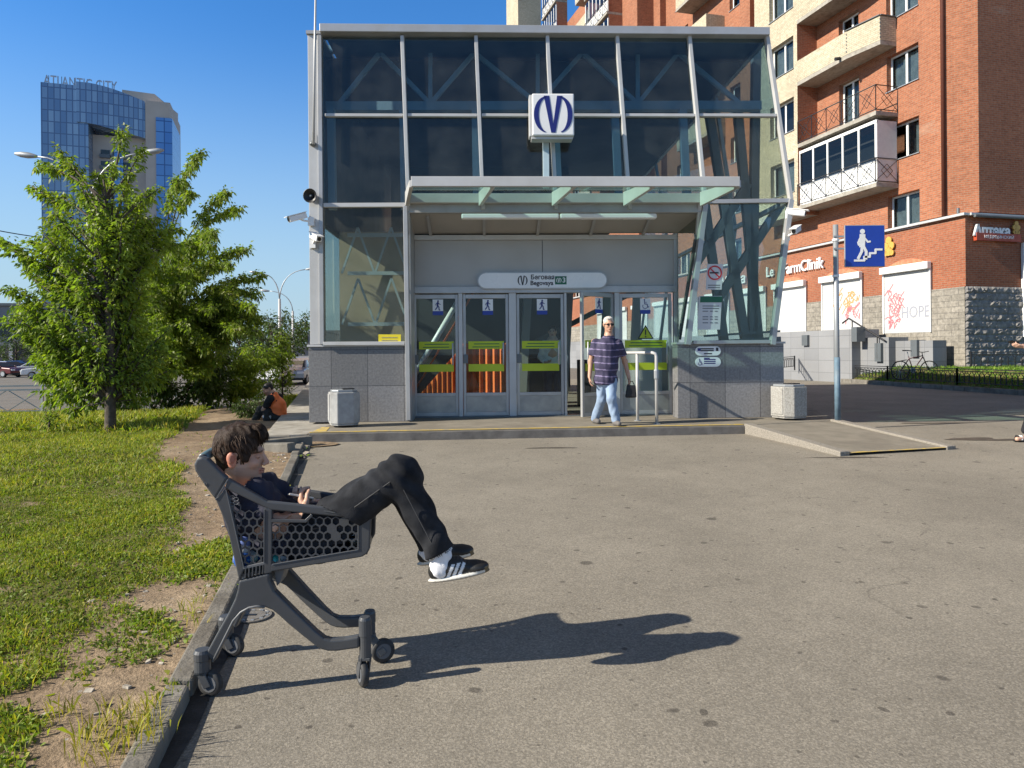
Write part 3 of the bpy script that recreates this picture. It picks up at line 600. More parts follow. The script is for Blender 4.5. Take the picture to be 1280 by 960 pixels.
for k, (ua, ub) in enumerate(doors_px):
    xa, xb = fp(ua, 450, DP)[0], fp(ub, 450, DP)[0]; y0 = -DP + .01; wdt = xb - xa
    dm_ = Matrix.Identity(4)
    if k == 3: dm_ = Matrix.Translation((xb, y0, 0)) @ Matrix.Rotation(R(38), 4, 'Z') @ Matrix.Translation((-xb, -y0, 0))
    def dbuild(mb, name, mat, par, **kw): return mb.xf(SW @ dm_).build(name, mat, par, **kw)
    st_ = .052; mb = MB()
    mb.box((xa, y0, .02), (xa + st_, y0 + .05, zt)); mb.box((xb - st_, y0, .02), (xb, y0 + .05, zt))
    mb.box((xa + st_ + .001, y0 + .002, zt - .075), (xb - st_ - .001, y0 + .048, zt)); mb.box((xa + st_ + .001, y0 + .002, .02), (xb - st_ - .001, y0 + .048, .09)); mb.box((xa + st_ + .001, y0 + .002, kz - .03), (xb - st_ - .001, y0 + .048, kz + .03))
    d = dbuild(mb, 'door', M['alu'], sta, bevel=.004)
    mb = MB(); mb.box((xa + st_ + .001, y0 + .015, .092), (xb - st_ - .001, y0 + .035, kz - .032)); dbuild(mb, 'kick_plate', M['steelkick'], d)
    mb = MB(); mb.box((xa + st_, y0 + .02, kz + .03), (xb - st_, y0 + .03, zt - .075)); dbuild(mb, 'door_glass', M['glassclear'], d)
    mb = MB(); mb.tube([(xb - .1, y0 - .05, .95), (xb - .1, y0 - .05, 1.35)] if k != 3 else [(xa + .1, y0 - .05, .95), (xa + .1, y0 - .05, 1.35)], .014, 8); dbuild(mb, 'handle', M['alulight'], d, smooth=True)
    xm = (xa + xb) / 2 + (.04 if k < 4 else .0); sw = .19
    mb = MB(); mb.box((xm - sw / 2, y0 + .014, zt - .30), (xm + sw / 2, y0 + .018, zt - .09)); dbuild(mb, 'pictogram', M['whiteplastic'], d)
    mb = MB(); mb.box((xm - sw / 2, y0 + .014, zt - .375), (xm + sw / 2, y0 + .018, zt - .302)); dbuild(mb, 'sign_strip', M['blueink'], d)
    mb = MB(); Mx = frameM((xm, y0 + .013, zt - .195), (1, 0, 0), (0, 0, 1)); (walker if k < 4 else wheelchair)(mb, Mx, .19); dbuild(mb, 'walking_figure' if k < 4 else 'wheelchair_figure', M['navy'], d)
    for zz, hh in ((1.24, .14), (.83, .135)):
        mb = MB(); mb.box((xa + st_ + .045, y0 + .014, zz), (xb - st_ - .035, y0 + .018, zz + hh)); dbuild(mb, 'lime_sticker', M['lime'], d)
        if zz > 1:
            mb = MB()
            for q in range(2): mb.box((xa + .17 + .03 * q, y0 + .011, zz + .03 + .055 * q), (xb - .17, y0 + .0135, zz + .045 + .055 * q))
            dbuild(mb, 'print_line', M['greenink'], d)
    if k == 4:
        c0 = Vector((xm + .0, y0 + .012, 1.50)); tri = [(-.15, -.1), (.15, -.1), (0, .16)]
        mb = MB(); mb.prism([c0 + Vector((x, 0, z)) for x, z in tri], (0, .004, 0)); dbuild(mb, 'warning_triangle', M['lime'], d)
        Mx = frameM((c0.x, c0.y - .002, c0.z), (1, 0, 0), (0, 0, 1)); mb = MB(); flat_strokes(mb, [(x * .9, y * .9) for x, y in tri + tri[:1]], .018, Mx); flat_strokes(mb, [(0, .07), (0, -.02)], .022, Mx); disc(mb, (0, -.055), .014, Mx); dbuild(mb, 'warning_mark', M['ink'], d)
    if k in (0, 1, 2):
        mb = MB(); mb.box((xa - .0, y0 - .03, .98), (xa + .09, y0 - .005, 1.14)); dbuild(mb, 'lock_case', M['aludark'], d, bevel=.004)
for ua, ub in ((573.5, 578.5), (636.5, 645.5), (705.5, 708.5), (768.5, 774.5), (512.5, 516.5)):
    xa, xb = fp(ua, 450, DP)[0], fp(ub, 450, DP)[0]
    mb = MB(); mb.box((xa, -DP - .03, 0), (xb, -DP + .1, zd - .002)); sb(mb, 'door_post', M['alulight' if ub > 578 else 'alu'], bevel=.004)
mb = MB(); mb.box((sA + .05, -DP - .1, 0.002), (sB, -DP + .3, .018)); sb(mb, 'threshold', M['aludark'])
# canopy
CD = 1.35
f0, f1 = fq(514, 221, CD), fq(924, 220, CD); f0.z = f1.z = fp(700, 221, CD)[1]; fh = fp(700, 221, CD)[1] - fp(700, 233.5, CD)[1]
b0, b1 = fq(509, 262, .12), fq(876, 262, .12); zb_ = zs + .08; b0.z = b1.z = zb_ + .1
mb = MB(); mb.bar(f0 - Vector((0, 0, fh / 2)), f1 - Vector((0, 0, fh / 2)), .07, fh); cf = sb(mb, 'canopy_fascia', M['alulight'], bevel=.006)
mb = MB(); mb.bar(b0, b1, .09, .16); sb(mb, 'canopy_beam', M['alulight'], bevel=.006)
mid0, mid1 = f0.lerp(b0, .45), f1.lerp(b1, .45)
for t in (0, .247, .494, .737, 1.0):
    p = f0.lerp(f1, t) - Vector((0, 0, fh * .6)); q = b0.lerp(b1, t) + Vector((0, -.05, 0)); p.z -= .02
    mb = MB(); mb.add([p + Vector((-.03, 0, .06)), p + Vector((.03, 0, .06)), p + Vector((.03, 0, -.05)), p + Vector((-.03, 0, -.05)),
                       q + Vector((-.03, 0, .1)), q + Vector((.03, 0, .1)), q + Vector((.03, 0, -.14)), q + Vector((-.03, 0, -.14))],
                      [(0, 1, 2, 3), (4, 7, 6, 5), (0, 4, 5, 1), (1, 5, 6, 2), (2, 6, 7, 3), (3, 7, 4, 0)]); sb(mb, 'canopy_rafter', M['alulight'], bevel=.004)
up = Vector((0, 0, .012))
for t0, t1 in ((0, .247), (.247, .494), (.494, .737), (.737, 1.0)):
    pane('canopy_glass', [f0.lerp(f1, t0) - Vector((0, -.03, .03)), f0.lerp(f1, t1) - Vector((0, -.03, .03)), b0.lerp(b1, t1) + Vector((0, -.04, .11)), b0.lerp(b1, t0) + Vector((0, -.04, .11))], M['glassgreen'], n=(0, 0, 1))
for t in (.0, 1.0):
    p, q = f0.lerp(f1, t), b0.lerp(b1, t)
    mb = MB(); mb.bar(q + Vector((0, .05, -.05)), Vector((q.x, .1, zb_ - .5)), .06, .07); sb(mb, 'canopy_bracket', M['alulight'])
la, lb = fq(577, 271, .35), fq(820, 266, .35); lb.z = la.z
lmid = la.lerp(lb, .5)
for p, q in ((la, lmid - Vector((.01, 0, 0))), (lmid + Vector((.01, 0, 0)), lb)):
    mb = MB(); mb.bar(p, q, .13, .085); sb(mb, 'canopy_lamp', M['whiteplastic'], bevel=.02)
mb = MB()
# roof trusses and slanted columns behind the glass
ty = .75
def tr(p, q, wd=.09, d=-ty, nm='truss_bar', m='truss'):
    mb = MB(); mb.bar(fq(*p, d), fq(*q, d), wd, wd, (0, 1, 0)); sb(mb, nm, M[m])
tr((408, 134), (950, 133), .16, nm='truss_chord'); tr((408, 62), (948, 62), .12, nm='truss_chord')
nodes_ = [(424, 130), (475, 66), (538, 130), (593, 66), (672, 130), (728, 66), (797, 130), (848, 66), (925, 130)]
for p, q in zip(nodes_[:-1], nodes_[1:]): tr(p, q, .075)
for u in (538, 672, 797): tr((u, 64), (u, 130), .07)
for u in (410, 500, 590, 685, 760, 845): 
    tr((u + (4 if u < 600 else 8), 136), (u + (6 if u < 600 else 14), 262), .13, d=-.55, nm='inner_post')
for p, q in (((886, 140), (932, 428)), ((922, 140), (948, 428)), ((945, 60), (940, 428)), ((893, 380), (980, 250)), ((905, 428), (880, 250)), ((870, 330), (935, 230))):
    tr(p, q, .15, d=-1.1, nm='slanted_column', m='midsteel')
tr((872, 430), (975, 424), .1, d=-1.0, nm='inner_rail', m='midsteel'); tr((880, 420), (975, 414), .04, d=-.9, nm='inner_rail', m='midsteel')
# inside: back wall, left wall, stairs hoarding
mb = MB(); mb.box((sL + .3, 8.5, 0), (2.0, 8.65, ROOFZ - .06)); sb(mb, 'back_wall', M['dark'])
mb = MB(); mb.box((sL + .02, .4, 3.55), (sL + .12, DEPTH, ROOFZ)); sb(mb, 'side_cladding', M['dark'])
mb = MB(); mb.box((sL - .01, .4, 3.55), (sL + .015, DEPTH, ROOFZ)); sb(mb, 'outer_cladding', M['alulight'])
for k in range(6):
    y = .5 + k * 2.0; mb = MB(); mb.box((sL + .02, y, zpl), (sL + .1, y + .08, 3.55)); sb(mb, 'side_mullion', M['alu'])
mb = MB(); mb.box((sL + .05, .5, zpl), (sL + .06, DEPTH, 3.55)); sb(mb, 'side_glass', M['glassclear'])
# inner beige stair wall seen in the left pane and its truss
mb = MB(); mb.box((sL + .13, 2.0, 0), (-2.0, 2.15, 3.6)); sb(mb, 'stair_wall', M['beige'])
zt0 = 1.3
for z in (1.75, 2.75, 3.5): 
    mb = MB(); mb.bar((sL + .33, 1.8, z), (-2.05, 1.8, z), .06, .07); sb(mb, 'stair_wall_rail', M['truss'])
for x in (-2.95, -2.3):
    for z in (1.75, 2.75):
        for s_ in (-1, 1):
            mb = MB(); mb.bar((x + .32 * s_, 1.8, z), (x, 1.8, z + .9), .04, .04); sb(mb, 'stair_wall_brace', M['truss'])
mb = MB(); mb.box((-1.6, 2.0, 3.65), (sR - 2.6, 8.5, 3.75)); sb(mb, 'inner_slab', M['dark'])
# orange corrugated hoarding beside the stair
def hoarding(x0, x1, y0, y1, z0, za, zb__):
    n = 16; vs = []; fs = []
    for i in range(n + 1):
        t = i / n; x = x0 + (x1 - x0) * t; y = y0 + (y1 - y0) * t + (.03 if i % 2 else -.03); vs += [(x, y, z0), (x, y, za + (zb__ - za) * t), (x, y + .02, z0), (x, y + .02, za + (zb__ - za) * t)]
    for i in range(n):
        a = i * 4; fs += [(a, a + 4, a + 5, a + 1), (a + 2, a + 3, a + 7, a + 6), (a + 1, a + 5, a + 7, a + 3), (a, a + 2, a + 6, a + 4)]
    mb = MB(); mb.add(vs, fs); mb.add([vs[0], vs[1], vs[3], vs[2]], [(0, 1, 2, 3)]); mb.add([vs[-4], vs[-3], vs[-1], vs[-2]], [(0, 1, 2, 3)]); return mb
sb(hoarding(-.98, .12, 1.3, 1.3, 0.1, 1.35, 1.35), 'hoarding', M['orangeboard'])
sb(hoarding(-1.75, -1.0, 1.35, 1.35, 0.1, .35, 1.2), 'hoarding', M['orangeboard'])
mb = MB(); mb.tube([(-2.1, 1.8, .35), (-.75, 1.8, 2.6)], .055, 10); sb(mb, 'stair_rail', M['whiteplastic'], smooth=True)
mb = MB(); mb.tube([(-1.95, 1.9, .3), (-.55, 1.9, 2.6)], .02, 8); sb(mb, 'stair_rail', M['orangeboard'], smooth=True)
for lo_, hi_ in (((.45, 2.6, 0), (.95, 3.0, 1.05)), ((1.55, 2.6, 0), (1.75, 3.4, 1.0)), ((2.3, 2.4, 0), (2.5, 3.4, 1.0))):
    mb = MB(); mb.box(lo_, hi_); sb(mb, 'ticket_gate', M['black'], bevel=.02)
mb = MB(); mb.box((2.2, 2.0, .35), (3.1, 2.06, 1.25)); sb(mb, 'inner_screen', M['white'])
for x in (.35, 1.3, 2.2, 2.9):
    mb = MB(); mb.bar((x, 4.0, 0), (x + .25, 4.2, 3.6), .18, .22); sb(mb, 'inner_column', M['panel'])
mb = MB(); mb.bar((.5, 4.4, 1.3), (3.1, 4.5, 2.6), .1, .12); sb(mb, 'inner_brace', M['aludark'])
# right side wall: two tilted glass planes going back, frames
e0, e1, e2 = fq(958, 48), fq(988, 250), fq(966, 430)
for i in range(4):
    ya, yb = .1 + i * 2.7, .1 + (i + 1) * 2.7
    for p, q in ((e1, e0), (e2, e1)):
        pane('side_pane', [p + Vector((0, ya, 0)), p + Vector((0, yb, 0)), q + Vector((0, yb, 0)), q + Vector((0, ya, 0))], M['glassclear'], n=(1, 0, 0))
        mb = MB(); mb.bar(p + Vector((0, yb, 0)), q + Vector((0, yb, 0)), .07, .09); sb(mb, 'side_mullion', M['alu'])
for p in (e0, e1, e2):
    mb = MB(); mb.bar(p + Vector((0, .1, 0)), p + Vector((0, DEPTH, 0)), .08, .08); sb(mb, 'side_rail', M['alu'])
# antenna mast on the corner
mb = MB(); mb.tube([fq(392, 180, .14), fq(393.5, 60, .14), fq(395, -40, .14)], [.022, .02, .016], 8); sb(mb, 'mast', M['alulight'], smooth=True)

# ---------------------------------------------------------------- things fixed to the pavilion
def logo_strokes(mb, M_, s, th=.003):
    """the round bracketed V monogram"""
    for sg in (-1, 1):
        o = [(sg * (.16 + .33 * math.sin(t)) , .46 * math.cos(t)) for t in np.linspace(R(2), R(172), 16)]
        i_ = [(sg * (.16 + .205 * math.sin(t)), .43 * math.cos(t) - .01) for t in np.linspace(R(2), R(172), 16)]
        for k in range(15):
            q = [o[k], o[k + 1], i_[k + 1], i_[k]]
            mb.prism([M_ @ Vector((x * s, y * s, 0)) for x, y in q], M_.to_3x3() @ Vector((0, 0, th)))
        q = [(sg * .10, .47), (sg * .235, .47), (sg * .055, -.46), (0, -.46), (0, -.24)]
        mb.prism([M_ @ Vector((x * s, y * s, 0)) for x, y in q], M_.to_3x3() @ Vector((0, 0, th)))
ls, lz = fp(691.5, 143, .45); bw = .352
ms = thing('metro_sign', SW @ Vector((ls, -.45, lz - bw)), 'white cube sign with the blue round metro monogram, above the glass canopy', 'sign', rz=YAW)
mb = MB(); mb.box((ls - bw, -.45, lz - bw), (ls + bw, -.18, lz + bw)); mb.xf(SW).build('light_box', M['whiteplastic'], ms, bevel=.02)
mb = MB(); logo_strokes(mb, SW @ frameM((ls, -.452, lz), (1, 0, 0), (0, 0, 1)), .66); mb.build('monogram', M['navy'], ms)
mb = MB(); mb.box((ls - bw - .01, -.40, lz - bw - .045), (ls + bw - .02, -.19, lz - bw - .002)); mb.box((ls - bw - .045, -.40, lz - bw), (ls - bw - .004, -.19, lz + bw - .01)); mb.xf(SW).build('sign_casing', M['alulight'], ms, bevel=.006)
mb = MB(); mb.bar((ls - .1, -.12, lz - bw - .8), (ls - .1, -.12, lz + .2), .1, .1); mb.bar((ls - .1, -.14, lz - .2), (ls - .1, -.2, lz - .2), .1, .1); mb.xf(SW).build('mounting_post', M['truss'], ms)
# station name board
x0, x1, zc_ = fp(598, 351, -DP * -1 + .1)[0], fp(758, 350, DP + .1)[0], fp(678, 350.5, DP + .1)[1]; hh = .135
x0 = fp(598, 351, DP + .1)[0]
nb = thing('station_name_board', SW @ Vector(((x0 + x1) / 2, -DP - .1, zc_ - hh)), 'long rounded white name board reading Begovaya above the station doors', 'sign', rz=YAW)
def pill(x0, x1, zc, h, y0, y1, n=10):
    pts = [(x1 - h + h * math.cos(t), y0, zc + h * math.sin(t)) for t in np.linspace(-math.pi / 2, math.pi / 2, n)] + [(x0 + h + h * math.cos(t), y0, zc + h * math.sin(t)) for t in np.linspace(math.pi / 2, 3 * math.pi / 2, n)]
    mb = MB(); mb.prism(pts, (0, y1 - y0, 0)); return mb
pill(x0 - .02, x1 + .02, zc_, hh + .02, -DP - .085, -DP).xf(SW).build('board_rim', M['alu'], nb)
pill(x0, x1, zc_, hh, -DP - .1, -DP - .083).xf(SW).build('board_face', M['whiteplastic'], nb)
pxs = (x1 - x0) / 160.0; xq = lambda u: x0 + (u - 598) * pxs
ny = -DP - .1005
mb = MB(); logo_strokes(mb, SW @ frameM((xq(653), ny, zc_), (1, 0, 0), (0, 0, 1)), .185); mb.build('monogram', M['ink'], nb)
text('board_text', 'Беговая', .112, SW @ frameM((xq(663), ny, zc_ + .055), (1, 0, 0), (0, 0, 1)), M['ink'], nb, .002, 'LEFT', .003)
text('board_text', 'Begovaya', .112, SW @ frameM((xq(662.5), ny, zc_ - .05), (1, 0, 0), (0, 0, 1)), M['ink'], nb, .002, 'LEFT', .003)
mb = MB(); mb.box((xq(693.5), ny - .001, zc_ - .075), (xq(708), ny + .003, zc_ + .075)); mb.xf(SW).build('line_badge', M['greenink'], nb)
mb = MB(); logo_strokes(mb, SW @ frameM((xq(698.3), ny - .0015, zc_), (1, 0, 0), (0, 0, 1)), .095); mb.build('badge_monogram', M['whiteplastic'], nb)
text('badge_text', '3', .125, SW @ frameM((xq(704.8), ny - .0015, zc_), (1, 0, 0), (0, 0, 1)), M['whiteplastic'], nb, .002, 'CENTER', .002)
# posters and plates on the right part
def plate(name, label, cat, u0, v0, u1, v1, mat, d=.03, sk=0.0, nm='sheet'):
    p = [fq(u0, v1, d), fq(u1, v1, d), fq(u1 + sk, v0, d), fq(u0 + sk, v0, d)]
    t = thing(name, SW @ ((p[0] + p[1]) / 2), label, cat, rz=YAW); mb = MB(); mb.prism(p, (0, .004, 0)); mb.xf(SW).build(nm, mat, t); return t
t = plate('no_smoking_notice', 'white no smoking notice on the glass, red ring over a cigarette', 'notice', 882, 330, 902, 362, M['paper'], d=.012, sk=2)
c0 = SW @ fq(893.5, 341, .017); Mx = frameM(c0, (SDIR[0], SDIR[1], 0), (0, 0, 1)); mb = MB()
flat_strokes(mb, [(.115 * math.cos(a), .115 * math.sin(a)) for a in np.linspace(0, 2 * math.pi, 25)], .024, Mx); flat_strokes(mb, [(-.08, .08), (.08, -.08)], .022, Mx); mb.build('prohibition_ring', M['redink'], t)
mb = MB(); flat_strokes(mb, [(-.08, 0), (.06, 0)], .025, frameM(c0 - Vector((0, .0005, 0)), (SDIR[0], SDIR[1], 0), (0, 0, 1))); mb.build('cigarette', M['ink'], t)
def lines(t, u0, u1, vs, d, wd=.012, mat='ink', nm='print_line', br=None):
    for v in vs:
        segs = br if br else ((0, 1),)
        for a_, b_ in segs:
            ua, ub = u0 + (u1 - u0) * a_, u0 + (u1 - u0) * b_; p = fq(ua, v, d); q = fq(ub, v, d); mb = MB(); mb.prism([p, q, q + Vector((0, 0, wd)), p + Vector((0, 0, wd))], (0, .002, 0)); mb.xf(SW).build(nm, M[mat], t)
lines(t, 885, 900, (357, 360), .015, .014, 'aludark')
t = plate('timetable_poster', 'white opening hours poster with a green header, stuck on the right glass pane', 'poster', 871.5, 370, 900, 412, M['paper'], d=.012, sk=2.5)
mb = MB(); mb.prism([fq(875, 378, .016), fq(902, 378, .016), fq(903, 370.5, .016), fq(875.6, 370.5, .016)], (0, .002, 0)); mb.xf(SW).build('header_band', M['greenink'], t)
lines(t, 877, 900, (383, 386), .016, .014, 'aludark', br=((.05, .95),)); lines(t, 876, 899, (389.5, 396.5, 399.5, 404), .016, .014, 'aludark', br=((.1, .4), (.5, .65), (.75, .92)))
for k, (va, vb, lab) in enumerate(((433, 444.5, 'oval white information plate, upper of the two on the granite plinth'), (446.5, 458.5, 'oval white plate with a wheelchair symbol, lower of the two on the granite plinth'))):
    xa, xb = fp(869, 440, .01)[0], fp(901, 440, .01)[0]; za_, zb2 = fp(885, va, .01)[1], fp(885, vb, .01)[1]; h2 = (za_ - zb2) / 2
    t = thing('information_plate', SW @ Vector(((xa + xb) / 2, -.01, zb2)), lab, 'plate', 'oval plates on the plinth', rz=YAW)
    pill(xa, xb, (za_ + zb2) / 2, h2, -.012, -.001).xf(SW).build('plate_face', M['whiteplastic'], t)
    vm = (va + vb) / 2
    if k == 0:
        lines(t, 876, 894, (vm - 2, vm + .3), .0145, .022, 'ink', br=((0, .9),)); lines(t, 872, 876, (vm,), .0145, .05, 'navy'); lines(t, 895, 898, (vm,), .0145, .06, 'ink'); lines(t, 880, 890, (vm + 4,), .0145, .02, 'ink')
    else:
        mb = MB(); wheelchair(mb, SW @ frameM((fp(875, vm, .0145)[0], -.0145, (za_ + zb2) / 2), (1, 0, 0), (0, 0, 1)), .12); mb.build('wheelchair_figure', M['navy'], t)
        lines(t, 880, 898, (vm - 2.6, vm - .2, vm + 2.2), .0145, .018, 'navy', br=((0, .8),)); lines(t, 880, 887, (vm - 4.2,), .0145, .016, 'navy')
t = plate('yellow_sticker', 'small yellow sticker at the bottom of the left glass pane', 'sticker', 473, 418, 501, 430, M['yellowfilm'], d=.02); lines(t, 477, 497, (422.5, 426), .023, .012, 'granite')
# cameras and loudspeaker
def cctv(at, aim, label, arm):
    at = SW @ at; t = thing('security_camera', at, label, 'security camera', 'security cameras on the pavilion corners')
    aim = Vector(aim).normalized(); c = at + Vector(arm)
    mb = MB(); mb.tube([at, at + Vector(arm) * .6 + Vector((0, 0, -.02)), c], .018, 8); mb.box(tuple(at - Vector((.05, .03, .07))), tuple(at + Vector((.05, .03, .07)))); mb.build('bracket', M['whiteplastic'], t)
    mb = MB(); mb.bar(c - aim * .16, c + aim * .16, .10, .095); mb.build('housing', M['whiteplastic'], t, bevel=.012)
    mb = MB(); mb.bar(c - aim * .15 + Vector((0, 0, .057)), c + aim * .22 + Vector((0, 0, .057)), .125, .012); mb.build('sun_shield', M['whiteplastic'], t)
    mb = MB(); mb.lathe([(.0, .158), (.034, .160), (.034, .170), (.0, .172)], c, 12, aim); mb.build('lens', M['black'], t)
cctv(fq(389, 277, .06), (-.75, -.6, -.35), 'white security camera pointing left, upper of the pair on the left corner', (-.2, -.12, .05))
cctv(fq(391, 305, .06), (.6, -.75, -.35), 'white security camera pointing right, lower of the pair on the left corner', (.08, -.12, .1))
cctv(fq(986, 268, .06), (.85, -.5, -.2), 'grey security camera turned away, upper of the pair on the right corner', (.1, -.05, .02))
cctv(fq(983, 296, .06), (-.55, -.75, -.3), 'white security camera facing the square, lower of the pair on the right corner', (.12, -.12, .1))
c = SW @ fq(389, 245, .12); t = thing('loudspeaker', c, 'round black horn loudspeaker on the white corner post', 'loudspeaker'); ax = Vector((-.1, -1, -.1))
mb = MB(); mb.lathe([(.03, -.12), (.05, -.1), (.06, -.02), (.115, .06), (.12, .065), (.108, .06), (.05, -.01), (.0, -.01)], c, 20, ax); mb.build('horn', M['black'], t, smooth=True)
mb = MB(); mb.lathe([(.0, -.0), (.028, .0), (.02, .03), (.0, .036)], c, 12, ax); mb.build('driver_cone', M['aludark'], t)
mb = MB(); mb.box(tuple(c + Vector((-.02, .08, -.08))), tuple(c + Vector((.02, .16, -.02)))); mb.build('bracket', M['aludark'], t)
c = SW @ fq(391, 180, .05); t = thing('corner_lamp', c, 'small dark wall lamp under a thin rod on the left corner post', 'lamp')
mb = MB(); mb.lathe([(0.0, -.05), (.05, -.02), (.06, 0), (.03, .04), (.012, .06), (.012, .2), (0, .2)], c, 12); mb.build('lamp_body', M['aludark'], t, smooth=True)
mb = MB(); mb.bar(c + Vector((0, .01, -.01)), c + Vector((0, .06, -.01)), .03, .03); mb.build('lamp_bracket', M['aludark'], t)
# hoop barrier on the platform
h0, h1 = GZ(797, 526, PZ), GZ(821, 530, PZ); h0.z = h1.z = PZ
t = thing('hoop_barrier', (h0 + h1) / 2, 'bright steel tube hoop barrier on the platform before the last door', 'barrier')
top = 1.15; far = h0 + Vector((-.28, .25, top))
mb = MB(); mb.tube([h1, h1 + Vector((0, 0, top - .06)), h1 + Vector((-.015, 0, top - .015)), h1 + Vector((-.06, .0, top)), h0 + Vector((0, 0, top)), far], .026, 10); mb.build('hoop', M['alulight'], t, smooth=True)
mb = MB(); mb.tube([h0, h0 + Vector((0, 0, top - .02))], .026, 10); mb.build('upright', M['alulight'], t, smooth=True)
mb = MB(); mb.lathe([(.034, .72), (.04, .74), (.04, .86), (.034, .88)], h1, 10); mb.build('latch_box', M['galv'], t)
for h in (h0, h1):
    mb = MB(); mb.lathe([(.06, 0), (.06, .01), (.0, .012)], h + Vector((0, 0, .001)), 12); mb.build('base_plate', M['galv'], t)
# litter bins
def bin_(u, v, z, label, h, w_, mat, rz):
    c = GZ(u, v, z); t = thing('litter_bin', c, label, 'litter bin', 'concrete litter bins', rz=rz); ro = Matrix.Translation(c) @ Matrix.Rotation(rz, 4, 'Z')
    mb = MB(); a = w_ / 2; k = a * .55; pts = [(-a, -k), (-k, -a), (k, -a), (a, -k), (a, k), (k, a), (-k, a), (-a, k)]
    mb.prism([(x * .94, y * .94, .03) for x, y in pts], (0, 0, .03)); mb.prism([(x, y, .06) for x, y in pts], (0, 0, h - .1)); mb.xf(ro).build('bin_body', mat, t, bevel=.012)
    for i in (0, 4): 
        x, y = pts[i]; mb = MB(); mb.box((x - .012 if i == 0 else x - .01, -k * .9, .10), (x + .01 if i == 0 else x + .012, k * .9, h - .07)); mb.xf(ro).build('side_rib', mat, t, bevel=.006)
    mb = MB(); o_ = [(x * .86, y * .86, h - .038) for x, y in pts]; mb.prism(o_, (0, 0, .035)); mb.xf(ro).build('liner_rim', M['galv'], t, bevel=.006)
    mb = MB(); mb.box((-.02, -.10, h - .004), (.16, .10, h + .015)); mb.xf(ro).build('opening_flap', M['black'], t)
cr = pmat('rough cast concrete', (0.36, 0.35, 0.325), .92, var=.35, vs=55, bmp=.9, bs=65, dirt=(.25, .235, .21))
cs = pmat('painted concrete', (0.34, 0.345, 0.345), .85, var=.15, vs=9, bmp=.3, bs=50, dirt=(.26, .25, .235))
bin_(430, 533, PZ, 'smooth pale grey litter bin in front of the left granite plinth', .60, .46, cs, R(20))
bin_(986, 524, PZ, 'rough whitish concrete litter bin at the right corner of the pavilion', .60, .52, cr, R(25))
# ---------------------------------------------------------------- the brick apartment house
BD = Vector((-0.266, 0.964, 0)).normalized(); BN = Vector((-0.964, -0.266, 0)).normalized()   # along the lit face (receding), its outward normal
BC = Vector((0.638 * 25.0, 25.0, 0)); GB = 0.55
# local frame: x = along the lit face from the corner (0 .. back), y = outward from the lit face, z = world z
BW = Matrix(((BD.x, BN.x, 0, BC.x), (BD.y, BN.y, 0, BC.y), (0, 0, 1, 0), (0, 0, 0, 1)))
bh = bpy.data.objects.new('apartment_house', None); COL.objects.link(bh); bh.matrix_world = BW; WM[bh.name] = BW
T(bh, 'orange brick apartment house with cream balconies, roller shutters and split stone base', 'apartment house')
bh.location = BC; bh.rotation_euler = BW.to_3x3().to_euler(); 
def bp(u, v, out=0.0):
    p = BC + BN * out; return hit(u, v, (p.x, p.y), (BD.x, BD.y))
def bb(mb, name, mat, parent=None, **k): return mb.xf(BW).build(name, mat, bh if parent is None else parent, **k)
def bbox(name, mat, lo, hi, parent=None, **k):
    mb = MB(); mb.box(lo, hi); return bb(mb, name, mat, parent, **k)
ST = 2.78
tch = bp(1181, 150)[0]                                            # upper storeys start here; the corner is cut off
zc = bp(1190, 272)[1]                                             # cornice over the ground floor
TOP = 31.0
def wall_open(name, mat, x0, x1, z0, z1, opens, y=0.0, th=0.3):
    """a wall in the plane y with rectangular openings (x0,x1,z0,z1)"""
    xs_ = sorted({x0, x1} | {o[0] for o in opens} | {o[1] for o in opens}); mb = MB()
    for a, b in zip(xs_[:-1], xs_[1:]):
        cuts = sorted([(o[2], o[3]) for o in opens if o[0] <= a + 1e-6 and o[1] >= b - 1e-6]); z = z0
        for c, d in cuts + [(z1, z1)]:
            if c > z + 1e-6:
                mb.add([(a, y, z), (b, y, z), (b, y, c), (a, y, c)], [(0, 1, 2, 3)])
            z = max(z, d)
    for o in opens:                                              # reveals
        a, b, c, d = o; mb.add([(a, y, c), (b, y, c), (b, y, d), (a, y, d), (a, y - th, c), (b, y - th, c), (b, y - th, d), (a, y - th, d)], [(0, 1, 5, 4), (1, 2, 6, 5), (2, 3, 7, 6), (3, 0, 4, 7)])
    return bb(mb, name, mat)
